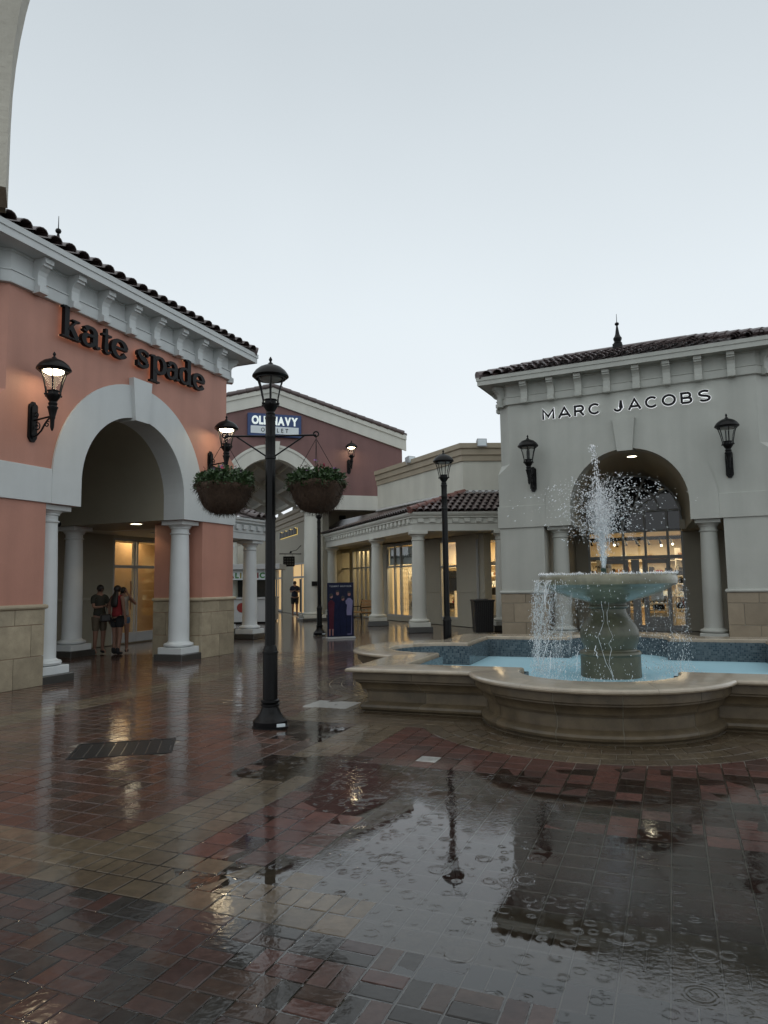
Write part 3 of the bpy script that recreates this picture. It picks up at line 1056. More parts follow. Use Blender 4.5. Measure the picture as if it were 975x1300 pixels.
# ------------------------------------------------------------------ lamps
def lantern(mb_frame, mb_hat, mb_glass, mb_bulb, z0, s=1.0, cx=0.0, cy=0.0):
    """lantern on top of z0: cup, ribs, glass, domed hat, finial"""
    k = s
    mb_frame.lathe([(0.06 * k, z0), (0.07 * k, z0 + 0.03 * k), (0.055 * k, z0 + 0.06 * k), (0.10 * k, z0 + 0.13 * k), (0.115 * k, z0 + 0.16 * k), (0.115 * k, z0 + 0.175 * k), (0.078 * k, z0 + 0.18 * k), (0.078 * k, z0 + 0.215 * k), (0.092 * k, z0 + 0.225 * k), (0.092 * k, z0 + 0.235 * k), (0.02 * k, z0 + 0.235 * k)], 20, cx, cy)
    zh = z0 + 0.55 * k
    for i in range(6):
        t = 2 * PI * (i + 0.5) / 6 + 0.2
        c, s_ = math.cos(t), math.sin(t)
        mb_frame.tube([(cx + 0.12 * k * c, cy + 0.12 * k * s_, z0 + 0.16 * k), (cx + 0.118 * k * c, cy + 0.118 * k * s_, z0 + 0.23 * k), (cx + 0.155 * k * c, cy + 0.155 * k * s_, z0 + 0.40 * k), (cx + 0.205 * k * c, cy + 0.205 * k * s_, zh)], 0.0105 * k, 6)
        mb_frame.ball((cx + 0.125 * k * c, cy + 0.125 * k * s_, z0 + 0.165 * k), 0.019 * k, 6)
    mb_frame.lathe([(0.20 * k, zh - 0.02 * k), (0.215 * k, zh - 0.02 * k), (0.215 * k, zh + 0.01 * k), (0.20 * k, zh + 0.01 * k)], 24, cx, cy, cap=False)
    mb_hat.lathe([(0.19 * k, zh + 0.005 * k), (0.235 * k, zh + 0.0 * k), (0.26 * k, zh + 0.02 * k), (0.252 * k, zh + 0.045 * k), (0.215 * k, zh + 0.10 * k), (0.155 * k, zh + 0.15 * k), (0.09 * k, zh + 0.18 * k), (0.045 * k, zh + 0.195 * k), (0.035 * k, zh + 0.215 * k), (0.016 * k, zh + 0.23 * k), (0.014 * k, zh + 0.245 * k), (0.024 * k, zh + 0.26 * k), (0.024 * k, zh + 0.275 * k), (0.006 * k, zh + 0.31 * k)], 24, cx, cy)
    mb_glass.lathe([(0.088 * k, z0 + 0.24 * k), (0.135 * k, z0 + 0.40 * k), (0.18 * k, zh - 0.005 * k)], 16, cx, cy, cap=False)
    mb_bulb.lathe([(0.155 * k, zh - 0.004 * k), (0.15 * k, zh - 0.02 * k), (0.10 * k, zh - 0.045 * k), (0.03 * k, zh - 0.055 * k)], 16, cx, cy)


def lamp_post(label, loc, arms=False, group='black lamp posts in the plaza'):
    T = thing('lamp_post', label, 'lamp post', loc, 0, group)
    MB().lathe([(0.205, 0.0), (0.205, 0.015), (0.19, 0.02), (0.195, 0.075), (0.18, 0.09), (0.165, 0.10), (0.125, 0.15), (0.098, 0.21), (0.095, 0.23), (0.105, 0.24), (0.105, 0.255), (0.09, 0.265), (0.105, 0.28), (0.105, 0.30), (0.085, 0.31)], 24).build('base', M['black'], T, smooth=0.6)
    MB().lathe([(0.083, 0.30), (0.083, 0.815), (0.09, 0.82), (0.09, 0.84), (0.08, 0.85), (0.08, 0.865), (0.072, 0.88), (0.066, 0.905), (0.06, 0.91)], 24).build('sleeve', M['black'], T, smooth=0.6)
    MB().lathe([(0.06, 0.89), (0.058, 3.05), (0.064, 3.06), (0.064, 3.09), (0.058, 3.10), (0.058, 3.30), (0.063, 3.31), (0.063, 3.34), (0.058, 3.36), (0.058, 3.52), (0.066, 3.54), (0.066, 3.555), (0.055, 3.57), (0.055, 3.58)], 24, flute=0.06).build('pole', M['black'], T, smooth=0.5)
    bx('name_plate', M['panel_white'], T, 0.035, 0.13, -0.199, -0.186, 0.028, 0.062, 0.002).rotation_euler = (0, 0, 0.35)
    f, h, g, b = MB(), MB(), MB(), MB()
    lantern(f, h, g, b, 3.57, 0.83)
    lt = f.build('lantern', M['black'], T, smooth=0.7)
    h.build('hat', M['black'], lt, smooth=0.7)
    g.build('glass', M['lamp_glass'], lt, smooth=0.7)
    b.build('diffuser', M['unlit'], lt, smooth=0.7)
    if arms:
        for sgn in (-1, 1):
            e = sgn * 0.535
            a = MB().tube([(sgn * 0.05, 0, 3.33), (e, 0, 3.335)], 0.0115, 8)
            a.tube([(sgn * 0.05, 0, 3.09), (sgn * 0.40, 0, 3.33)], 0.0095, 8)
            a.tube([(e + sgn * 0.03 * math.cos(t), 0, 3.345 + 0.03 * math.sin(t)) for t in np.linspace(-PI, PI, 15)], 0.009, 6)
            a.build('basket_arm', M['black'], T, smooth=0.7)
    return T


def wall_lamp(label, loc, rz, lit=True, watts=6.0):
    """plate on the wall (local y=0), scrolled arm standing out along -y, lantern at its end"""
    T = thing('wall_lamp', label, 'wall lamp', loc, rz, 'black wall lanterns on the shop fronts')
    pl = MB()
    o = [(-0.075, -0.28), (-0.035, -0.335), (0.035, -0.335), (0.075, -0.28), (0.085, -0.26), (0.085, 0.26), (0.075, 0.29), (0.04, 0.31), (0.03, 0.335), (-0.03, 0.335), (-0.04, 0.31), (-0.075, 0.29), (-0.085, 0.26), (-0.085, -0.26)]
    pl.prism(o, lambda u, v, w: (u, w, v), -0.035, 0.01)
    pl.prism([(u * 0.62, v * 0.85) for u, v in o], lambda u, v, w: (u, w, v), -0.06, -0.03)
    pl.build('wall_plate', M['black'], T)
    ar = MB()
    ar.tube([(0, -0.03, 0.02), (0, -0.42, 0.055)], 0.016, 8)
    ar.tube([(0, -0.03, -0.26), (0, -0.13, -0.23), (0, -0.22, -0.16), (0, -0.29, -0.06), (0, -0.36, 0.01), (0, -0.42, 0.045)], 0.015, 8)
    def spiral(cy, cz, r, a0, turns, sg=1):
        return [(0, cy + r * (1 - 0.75 * q) * math.cos(a0 + sg * turns * 2 * PI * q), cz + r * (1 - 0.75 * q) * math.sin(a0 + sg * turns * 2 * PI * q)) for q in np.linspace(0, 1, 18)]
    ar.tube(spiral(-0.12, -0.09, 0.075, 1.2, 1.3), 0.011, 6)
    ar.tube(spiral(-0.09, 0.11, 0.055, 4.4, 1.2, -1), 0.010, 6)
    ar.tube(spiral(-0.34, -0.07, 0.055, 2.4, 1.2, -1), 0.010, 6)
    ar.build('scroll_arm', M['black'], T, smooth=0.7)
    st = MB().lathe([(0.008, -0.19), (0.018, -0.17), (0.03, -0.13), (0.035, 0.0), (0.045, 0.02), (0.045, 0.05), (0.055, 0.09), (0.07, 0.16), (0.085, 0.19), (0.085, 0.205), (0.06, 0.215), (0.06, 0.24)], 16, 0, -0.45)
    st.build('lamp_stem', M['black'], T, smooth=0.7)
    f, h, g, b = MB(), MB(), MB(), MB()
    lantern(f, h, g, b, 0.23, 1.05, 0, -0.45)
    lt = f.build('lantern', M['black'], T, smooth=0.7)
    h.build('hat', M['black'], lt, smooth=0.7)
    g.build('glass', M['lamp_glass'], lt, smooth=0.7)
    b.build('diffuser', M['lit'] if lit else M['unlit'], lt, smooth=0.7)
    if lit:
        pass
    else:
        MB().tube([(-0.03, -0.45, 0.48), (-0.03, -0.45, 0.72)], 0.016, 8).tube([(0.03, -0.45, 0.48), (0.03, -0.45, 0.72)], 0.016, 8).build('lamp_tubes', M['dark_step'], lt)
    return T


def area_light(name, loc, size, watts, col=(1.0, 0.80, 0.52), rz=0.0, sy=None):
    ld = bpy.data.lights.new(name, 'AREA')
    ld.shape = 'RECTANGLE'
    ld.size, ld.size_y = size, sy or size
    ld.energy = watts
    ld.color = col
    o = bpy.data.objects.new(name, ld)
    COL.objects.link(o)
    o.location = loc
    o.rotation_euler = (0, 0, rz)
    return o


def handbag(label, loc, rz, s=1.0, mat=None, group='handbags shown in the shop windows'):
    T = thing('handbag', label, 'handbag', loc, rz, group)
    mat = mat or M['bag']
    w, d, h = 0.16 * s, 0.06 * s, 0.20 * s
    MB().loft([[(-w, -d, 0), (w, -d, 0), (w, d, 0), (-w, d, 0)], [(-w * 1.04, -d * 1.1, h * 0.4), (w * 1.04, -d * 1.1, h * 0.4), (w * 1.04, d * 1.1, h * 0.4), (-w * 1.04, d * 1.1, h * 0.4)], [(-w * 0.85, -d * 0.5, h), (w * 0.85, -d * 0.5, h), (w * 0.85, d * 0.5, h), (-w * 0.85, d * 0.5, h)]], closed=True, cap=True).build('bag_body', mat, T)
    MB().box(-w * 0.86, w * 0.86, -d * 1.25, -d * 0.6, h * 0.45, h * 1.0, 0.01).build('flap', mat, T)
    MB().tube([(-w * 0.6, 0, h * 0.95)] + [(-w * 0.6 * math.cos(PI * q / 10), 0, h + 0.17 * s * math.sin(PI * q / 10)) for q in range(1, 10)] + [(w * 0.6, 0, h * 0.95)], 0.010 * s, 6).build('strap', mat, T, smooth=0.8)
    return T


def display_shelf(label, loc, rz, w=0.9, levels=3, pole=True, group='display shelves in the shop windows'):
    T = thing('display_shelf', label, 'shelf', loc, rz, group)
    for k in range(levels):
        bx('shelf_board', M['shelf'], T, -w / 2, w / 2, -0.2, 0.2, 0.5 + 0.55 * k, 0.54 + 0.55 * k, 0.004)
    for sx in (-1, 1):
        bx('upright', M['shelf'], T, sx * w / 2 - 0.02, sx * w / 2 + 0.02, -0.2, 0.2, 0.0, 0.5 + 0.55 * levels, 0.004)
    bx('plinth', M['shelf'], T, -w / 2 + 0.022, w / 2 - 0.022, -0.22, 0.2, 0.0, 0.42, 0.004)
    return T

def stocked_wall(label, loc, rz, w, levels, seed, h0=0.5, dz=0.42):
    """wall shelving with folded goods, boxes and bags; the goods are small and joined"""
    rnd = random.Random(seed)
    T = thing('wall_shelving', label, 'shelving', loc, rz, 'stocked wall shelving inside the shops')
    me = MB().box(-w / 2, w / 2, -0.30, 0.0, 0.0, 0.03).mesh('shelf_board', M['shelf'])
    goods = {k: MB() for k in ('bag', 'brown_bag', 'panel_white', 'red_cloth', 'dark_step')}
    for j in range(levels):
        z = h0 + dz * j
        put('shelf_board', me, T, (0, 0, z))
        x = -w / 2 + 0.06
        while x < w / 2 - 0.12:
            bw, bh = rnd.uniform(0.08, 0.24), rnd.uniform(0.08, dz - 0.10)
            if rnd.random() < 0.82:
                g_ = goods[rnd.choice(('bag', 'bag', 'brown_bag', 'panel_white', 'dark_step', 'red_cloth'))]
                y0 = -rnd.uniform(0.18, 0.27)
                g_.box(x, x + bw, y0, -0.04, z + 0.032, z + 0.032 + bh * 0.7, 0.01)
                if rnd.random() < 0.4:
                    g_.tube([(x + bw * 0.2, y0 + 0.07, z + 0.03 + bh * 0.68), (x + bw * 0.3, y0 + 0.07, z + 0.05 + bh), (x + bw * 0.7, y0 + 0.07, z + 0.05 + bh), (x + bw * 0.8, y0 + 0.07, z + 0.03 + bh * 0.68)], 0.006, 4)
            x += bw + rnd.uniform(0.03, 0.12)
    for sx in (-w / 2, w / 2 - 0.03):
        bx('upright', M['shelf'], T, sx, sx + 0.03, -0.302, 0.001, 0.0, h0 + dz * levels, 0)
    for k, mb in goods.items():
        if mb.v: tag(mb.build('goods', M[k], T), kind='stuff')
    return T


# ------------------------------------------------------------------ ground
gme = MB().add([(-150, -60, -0.014), (150, -60, -0.014), (150, 260, -0.014), (-150, 260, -0.014)], [(0, 1, 2, 3)])
tag(gme.build('ground', M['ground']), 'wet brick ground of the shopping plaza', kind='structure')

# fountain plan (quatrefoil): a square with a shallow round lobe on each side
FC = Vector((3.3293, 10.6971))
FPHI = math.radians(-20.7)
FS, FD, FR = 2.987, 2.543, 1.482
fu, fv = Vector((math.cos(FPHI), math.sin(FPHI))), Vector((-math.sin(FPHI), math.cos(FPHI)))


def f_outline(o, ns=14, na=22):
    """outline of the plan offset outwards by o, same point count for every o; list of (x,y), closed"""
    s, r = FS + o, FR + o
    c = math.sqrt(max(r * r - (s - FD) ** 2, 0.01))
    a0 = math.atan2(-(s - FD), -c)
    side = [(-s + (s - c) * k / ns, -s) for k in range(ns)]
    th = math.acos(max(-1, min(1, (s - FD) / r)))
    side += [(r * math.sin(t), -FD - r * math.cos(t)) for t in np.linspace(-th, th, na + 1)]
    side += [(c + (s - c) * k / ns, -s) for k in range(1, ns)]
    pts = []
    for q in range(4):
        cs, sn = [(1, 0), (0, 1), (-1, 0), (0, -1)][q]
        pts += [(x * cs - y * sn, x * sn + y * cs) for x, y in side]
    return pts


def f_world(p, z):
    return (FC.x + fu.x * p[0] + fv.x * p[1], FC.y + fu.y * p[0] + fv.y * p[1], z)


def f_sdf(x, y):
    d = Vector((x, y)) - FC
    a, b = abs(d.dot(fu)), abs(d.dot(fv))
    qx, qy = a - FS, b - FS
    best = min(max(qx, qy), 0) + math.hypot(max(qx, 0), max(qy, 0))
    best = min(best, math.hypot(a - FD, b) - FR, math.hypot(a, b - FD) - FR)
    return best


# ------------------------------------------------------------------ brick paving
e1 = Vector((math.cos(math.radians(-22)), math.sin(math.radians(-22))))
e2 = Vector((-e1.y, e1.x))
G = 0.195
O1, O2 = -2.82, 3.06
PALB = [(0.110, 0.046, 0.034), (0.040, 0.041, 0.037), (0.085, 0.052, 0.036), (0.120, 0.070, 0.058), (0.045, 0.046, 0.040), (0.070, 0.034, 0.028), (0.036, 0.036, 0.033)]
PALR = [(0.120, 0.042, 0.030), (0.105, 0.042, 0.031), (0.060, 0.038, 0.032), (0.135, 0.050, 0.036), (0.085, 0.036, 0.028)]
PALT = [(0.170, 0.128, 0.080), (0.185, 0.140, 0.088), (0.150, 0.112, 0.070), (0.165, 0.118, 0.074)]
PALL = [(0.112, 0.050, 0.033), (0.082, 0.044, 0.032), (0.056, 0.042, 0.034), (0.125, 0.055, 0.036), (0.095, 0.054, 0.036)]


def vnoise(x, y, seed=0):
    """smooth value noise in [-1,1]"""
    xi, yi = math.floor(x), math.floor(y)
    fx, fy = x - xi, y - yi
    fx, fy = fx * fx * (3 - 2 * fx), fy * fy * (3 - 2 * fy)
    def h(i, j):
        n = (i * 374761393 + j * 668265263 + seed * 974711) & 0xffffffff
        n = ((n ^ (n >> 13)) * 1274126177) & 0xffffffff
        return ((n ^ (n >> 16)) & 0xffff) / 32767.5 - 1
    a = h(xi, yi) * (1 - fx) + h(xi + 1, yi) * fx
    b = h(xi, yi + 1) * (1 - fx) + h(xi + 1, yi + 1) * fx
    return a * (1 - fy) + b * fy


def pool_depth(x, y):
    """how far the paving dips below the puddle level (positive = under water)"""
    d = -2.0
    for cx, cy, rx, ry, ang, amp in ((0.72, 4.15, 1.05, 0.72, -22, 1.3), (1.9, 3.55, 1.35, 0.55, -22, 1.3), (0.40, 5.5, 0.70, 0.90, 60, 0.75), (2.7, 4.5, 1.5, 0.8, -15, 0.06), (-0.75, 6.45, 0.5, 0.35, 10, 0.55), (-0.85, 8.05, 0.3, 0.55, 20, 0.55), (1.0, 3.0, 1.0, 0.34, -24, 0.70)):
        c, s = math.cos(math.radians(ang)), math.sin(math.radians(ang))
        u, v = (x - cx) * c + (y - cy) * s, -(x - cx) * s + (y - cy) * c
        q = (u / rx) ** 2 + (v / ry) ** 2
        d = max(d, amp * (1.35 - q))
    d += 0.30 * vnoise(x * 2.2, y * 2.2, 3) + 0.12 * vnoise(x * 5, y * 5, 5)
    return max(-1.0, min(1.0, d * 1.5)) * 0.0040


def clip_poly(P, n, d):
    """keep the part of convex polygon P with p.n >= d"""
    out_ = []
    for i in range(len(P)):
        a, b = P[i], P[(i + 1) % len(P)]
        da, db = a.dot(n) - d, b.dot(n) - d
        if da >= 0: out_.append(a)
        if (da >= 0) != (db >= 0): out_.append(a.lerp(b, da / (da - db)))
    return out_


plaza = tag(holder('plaza_paving', None), 'wet brick plaza paving with puddles', kind='structure')
cells = []                                           # (polygon world 2D, colour, kind, (p1,p2,w,h) or None)
for j in range(-14, 92):
    for i in range(-70, 70):
        a, b = O1 + i * G, O2 + j * G
        c = e1 * (a + G / 2) + e2 * (b + G / 2)
        if c.y < 1.9 or c.y > 17.0 or abs(c.x) > 0.64 * c.y + 0.9: continue
        band = 0 <= j < 3
        strip = (-3 <= i < 0 and j >= 3) or (-26 <= i < -23 and j >= 3)
        si = i + 3 if i >= -3 else i + 26
        subs = []
        if band:
            pal = PALT
            subs = [(a, b, G, G)] if j != 1 else [(a, b, G / 2, G), (a + G / 2, b, G / 2, G)]
        elif strip:
            pal = PALT
            subs = [(a, b, G, G)] if si != 1 else [(a, b, G, G / 2), (a, b + G / 2, G, G / 2)]
        elif j < 0:
            pal = PALB
            subs = [(a, b, G / 2, G), (a + G / 2, b, G / 2, G)] if (i + j) % 2 else [(a, b, G, G / 2), (a, b + G / 2, G, G / 2)]
        elif i >= 0:
            pal = PALR
            subs = [(a, b, G, G)]
        else:
            pal = PALL
            subs = [(a, b, G, G)]
        for (p, q, w, h) in subs:
            g = 0.003
            P = [e1 * x + e2 * y for x, y in ((p + g, q + g), (p + w - g, q + g), (p + w - g, q + h - g), (p + g, q + h - g))]
            m = e1 * (p + w / 2) + e2 * (q + h / 2)
            clipped = False
            if m.y > 5.5 and m.x > -2.5:
                ds = [f_sdf(v.x, v.y) for v in P]
                if max(ds) < 0.575: continue
                if min(ds) < 0.575:
                    ex = 1e-3
                    n = Vector((f_sdf(m.x + ex, m.y) - f_sdf(m.x - ex, m.y), f_sdf(m.x, m.y + ex) - f_sdf(m.x, m.y - ex))).normalized()
                    d0 = f_sdf(m.x, m.y)
                    P = clip_poly(P, n, m.dot(n) + (0.575 - d0))
                    clipped = True
                    if len(P) < 3: continue
            # trench grate and concrete cover take the place of pavers
            gl = Vector((m.x + 2.61, m.y - 7.22))
            if abs(gl.dot(Vector((0.974, 0.226)))) < 0.45 and abs(gl.dot(Vector((-0.226, 0.974)))) < 0.31: continue
            gl = Vector((m.x + 0.74, m.y - 9.62))
            if abs(gl.dot(e1)) < 0.34 and abs(gl.dot(e2)) < 0.26: continue
            pm_ = [sum(q_[n_] for q_ in pal) / len(pal) for n_ in range(3)]
            k = random.choice(pal)
            un_ = 0.25 if pal is PALB else 0.45
            k = tuple((c_ * (1 - un_) + m_ * un_) * (0.60 if pal is PALT else 0.60 if pal is PALB else 0.70) for c_, m_ in zip(k, pm_))
            if pal is PALR and abs(m.x - 0.37) < 0.1 and abs(m.y - 6.56) < 0.1: k = (0.42, 0.42, 0.40)
            v = random.uniform(0.82, 1.18)
            k = tuple(x * v for x in k)
            px = 900 * math.sqrt(w * h) / m.y
            inframe = m.y > 2.42 and abs(m.x + 0.0 * m.y) < 0.53 * m.y
            cells.append((P, k, clipped, (p, q, w, h), m, px if inframe and not clipped else 0))
order = sorted(range(len(cells)), key=lambda q: -cells[q][5])
single = set(order[:296])


def paver_geo(P, z, tiltx, tilty, c, depth=0.013, bev=0.006):
    top, sh, lo = [], [], []
    for v in P:
        d = (c - v)
        l = d.length
        i = v + d * min(bev * 1.35 / max(l, 1e-6), 0.4)
        top.append((i.x, i.y, z + (i.x - c.x) * tiltx + (i.y - c.y) * tilty))
        sh.append((v.x, v.y, z - bev * 0.8 + (v.x - c.x) * tiltx + (v.y - c.y) * tilty))
        lo.append((v.x, v.y, z - depth - 0.008))
    n = len(P)
    vs = top + sh + lo
    fs = [tuple(range(n))]
    for i in range(n):
        j = (i + 1) % n
        fs.append((i, n + i, n + j, j)[::-1] if False else (n + i, n + j, j, i))
        fs.append((2 * n + i, 2 * n + j, n + j, n + i))
    return vs, fs


shared = {}
field = MB()
for q, (P, k, clipped, (p1, p2, w, h), m, px) in enumerate(cells):
    z = -pool_depth(m.x, m.y) + random.gauss(0, 0.0007)
    tx, ty = random.gauss(0, 0.0028), random.gauss(0, 0.0028)
    if q in single:
        key = (round(w, 4), round(h, 4))
        if key not in shared:
            g = 0.003
            PP = [Vector(v) for v in ((-w / 2 + g, -h / 2 + g), (w / 2 - g, -h / 2 + g), (w / 2 - g, h / 2 - g), (-w / 2 + g, h / 2 - g))]
            vs, fs = paver_geo(PP, 0, 0, 0, Vector((0, 0)))
            shared[key] = MB().add(vs, fs).mesh('paver', M['paver'])
        o = put('paver', shared[key], plaza, (m.x, m.y, z))
        o.rotation_euler = (ty, -tx, math.radians(-22) + random.gauss(0, 0.004))
        o.color = (*k, 1)
    else:
        vs, fs = paver_geo(P, z, tx, ty, m if not clipped else sum(P, Vector((0, 0))) / len(P))
        field.add(vs, fs, (*k, 1.0))
# ring of tan bricks round the fountain foot
offs = [0.57, 0.38, 0.19, 0.0, -0.16]
rings = [f_outline(o + 0.0001, 26, 30) for o in offs]
nn = len(rings[0])
for r in range(4):
    k = 0
    while k < nn:
        st = 2 if r % 2 == 0 or k else 1
        st = min(st, nn - k)
        a, b = rings[r], rings[r + 1]
        quad = [a[k % nn], a[(k + st) % nn], b[(k + st) % nn], b[k % nn]]
        mid = [(a[(k + 1) % nn]), (b[(k + 1) % nn])] if st == 2 else []
        P = [a[k % nn]] + ([a[(k + 1) % nn]] if st == 2 else []) + [a[(k + st) % nn], b[(k + st) % nn]] + ([b[(k + 1) % nn]] if st == 2 else []) + [b[k % nn]]
        P = [Vector(f_world(v, 0)[:2]) for v in P]
        m = sum(P, Vector((0, 0))) / len(P)
        P = [v.lerp(m, 0.03) for v in P]
        if (P[1] - P[0]).cross(P[2] - P[1]) < 0: P = P[::-1]
        kk = random.choice(PALT)
        v = random.uniform(0.72, 0.95)
        vs, fs = paver_geo(P, 0.003 + random.gauss(0, 0.0007), random.gauss(0, 0.004), random.gauss(0, 0.004), m)
        field.add(vs, fs, (kk[0] * v * 0.62, kk[1] * v * 0.62, kk[2] * v * 0.62, 1.0))
        k += st
tag(field.build('paver_field', M['paver_field'], plaza), kind='stuff')

jb, nx_, ny_ = MB(), 90, 74                            # sandy joints, sky glint in their colour, following the dips of the paving
jv = []
for q in range(ny_ + 1):
    y = 1.6 + 15.4 * (q / ny_) ** 1.35
    for k in range(nx_ + 1):
        x = (-1 + 2 * k / nx_) * (0.66 * y + 1.0)
        jv.append((x, y, -pool_depth(x, y) - 0.0065))
jb.add(jv, [(q * (nx_ + 1) + k, q * (nx_ + 1) + k + 1, (q + 1) * (nx_ + 1) + k + 1, (q + 1) * (nx_ + 1) + k) for q in range(ny_) for k in range(nx_)])
jb.build('joint_bed', M['joint'], plaza)
# standing rain water
pu = MB()
for x0, x1, y0, y1 in ((-2.0, 4.9, 2.2, 6.2), (-2.0, 1.1, 6.2, 9.2)):
    pu.add([(x0, y0, 0.0), (x1, y0, 0.0), (x1, y1, 0.0), (x0, y1, 0.0)], [(0, 1, 2, 3)])
tag(pu.build('puddle_water', M['puddle']), 'rain puddle on the brick paving', kind='structure')

# trench grate
gr = thing('drain_grate', 'dark iron drain grate set in the wet bricks in front of the pink shop', 'drain grate', (-2.61, 7.22, 0.002), math.radians(13))
fr_ = MB().box(-0.475, 0.475, -0.335, -0.305, -0.012, 0.006, 0.002).box(-0.475, 0.475, 0.305, 0.335, -0.012, 0.006, 0.002).box(-0.475, -0.45, -0.304, 0.304, -0.012, 0.006, 0.002).box(0.45, 0.475, -0.304, 0.304, -0.012, 0.006, 0.002)
fr_.build('grate_frame', M['grate'], gr)
gm = MB().box(-0.052, 0.052, -0.30, 0.30, -0.012, 0.004, 0.004).mesh('grate_panel', M['grate'])
for k in range(8):
    put('grate_panel', gm, gr, (-0.393 + 0.1123 * k, 0, random.uniform(-0.001, 0.001)))
cv = thing('utility_cover', 'pale grey concrete cover slab flush with the bricks by the fountain corner', 'cover', (-0.74, 9.62, 0), math.radians(-22))
bx('cover_slab', M['slab'], cv, -0.335, 0.335, -0.255, 0.255, -0.012, 0.004, 0.006)

# ------------------------------------------------------------------ pink shop
KD = Vector((0.37353329, 0.92761677, 0))
KN = Vector((-0.92761677, 0.37353329, 0))
KA = Vector((-4.07716, 15.76693, 0))
KRZ = math.atan2(KD.y, KD.x)
KO = KA + KD * (-2.10)


def kpt(s, n, z=0.0):                                # s = local x of the tower
    return KO + KD * s + KN * n + Vector((0, 0, z))


kate = tower('pink stucco shop with white arch and dark lettering above a columned porch', KO, KRZ, M['pink'], M['white'], M['vault'], 6.52, 3.7, 3.6, 0.0, M['coral'], M['coral_trim'], -0.38, 9.12)
for sx in (-1, 1):
    column(kate, sx * 1.82, 0.36, mat=M['column_white'])
    column(kate, sx * 1.82, 3.42, mat=M['column_white'])
# shop front behind the porch
yb = 4.66
bx('shop_wall', M['vault'], kate, -5.5, 4.45, yb, yb + 0.25, 0.0, 3.3)  # porch stretch of the wall, in the beige darkened for shade
bx('shop_wall', M['beige'], kate, 6.65, 8.6, yb, yb + 0.25, 0.0, 3.3)
bx('dado_rail', M['beige'], kate, -5.5, 4.45, yb - 0.03, yb + 0.01, 1.25, 1.32)
bx('arcade_ceiling', M['cream'], kate, -5.6, 7.9, 3.705, yb + 0.2, 3.03, 3.2)
bx('arcade_ceiling', M['cream'], kate, 3.36, 7.9, 1.9, 3.7, 3.031, 3.2)
wf = MB()
for a, b in ((4.45, 4.53), (5.30, 5.36), (5.42, 5.47), (6.57, 6.65)):
    wf.box(a, b, yb + 0.02, yb + 0.12, 0.03, 2.95, 0.006)
wf.box(4.53, 6.57, yb + 0.021, yb + 0.119, 2.88, 2.95).box(4.53, 6.57, yb + 0.022, yb + 0.118, 2.12, 2.20).box(4.53, 6.57, yb + 0.023, yb + 0.117, 0.03, 0.30)
fr2 = wf.build('window_frame', M['alu'], kate)
bx('header', M['beige'], kate, 4.45, 6.65, yb + 0.01, yb + 0.24, 2.951, 3.3)
for a, b in ((4.53, 5.30), (5.47, 6.57)):
    for c, d in ((0.30, 2.12), (2.20, 2.88)):
        MB().box(a, b, yb + 0.06, yb + 0.07, c, d).build('pane', M['glass'], fr2)
MB().tube([(5.12, yb - 0.03, 0.95), (5.12, yb - 0.03, 1.75)], 0.025, 8).build('door_handle', M['brown_bag'], fr2)
# interior
MB().box(3.6, 8.2, 7.6, 7.7, 0.03, 3.2).box(3.5, 3.6, yb + 0.25, 7.6, 0.03, 3.2).box(8.2, 8.3, yb + 0.25, 7.6, 0.03, 3.2).build('interior_wall', M['warm_wall'], kate)
bx('interior_floor', M['warm_floor'], kate, 3.5, 8.3, yb + 0.1, 7.6, -0.01, 0.03, 0)
bx('interior_ceiling', M['warm_wall'], kate, 3.5, 8.3, yb + 0.25, 7.6, 3.2, 3.25, 0)
for x in (5.05, 5.2):
    MB().box(x - 0.018, x + 0.018, 6.3, 6.33, 0.4, 2.9).build('led_strip', M['led'], kate)
bx('display_panel', M['dark_step'], kate, 5.26, 5.36, 6.2, 6.3, 0.03, 2.7)
for z in (1.72, 2.38):
    bx('display_ledge', M['shelf'], kate, 4.0, 5.24, 6.34, 6.7, z, z + 0.035)
bx('window_backdrop', surf('window_backdrop', (0.50, 0.33, 0.17), 0.7, 0.1, 1.0, 0), kate, 5.47, 7.6, yb + 0.9, yb + 0.95, 0.03, 2.9)
p = kpt(5.6, 6.2, 3.12)
area_light('pink_shop_light', p, 1.6, 75, rz=KRZ)
p = kpt(6.1, yb + 0.5, 3.12)
area_light('pink_window_light', p, 0.4, 15, (1.0, 0.72, 0.42), rz=KRZ, sy=0.4)
for q, (x, z) in enumerate(((4.25, 1.755), (4.75, 1.755), (4.4, 2.415), (4.9, 2.415))):
    handbag(['small black handbag on the lower ledge behind the pink shop door', 'small black handbag beside the light strip on the lower ledge', 'tan handbag on the upper ledge behind the pink shop door', 'small tan handbag beside the light strip on the upper ledge'][q], kpt(x, 6.5, z), KRZ, 0.8, M['bag'] if q < 2 else M['brown_bag'], group='handbags in the pink shop')
stocked_wall('stocked shelving at the back of the pink shop', kpt(7.0, 7.58, 0.03), KRZ, 2.2, 5, 31)
dl = holder('downlight', kate, (1.05, 1.55, 0))
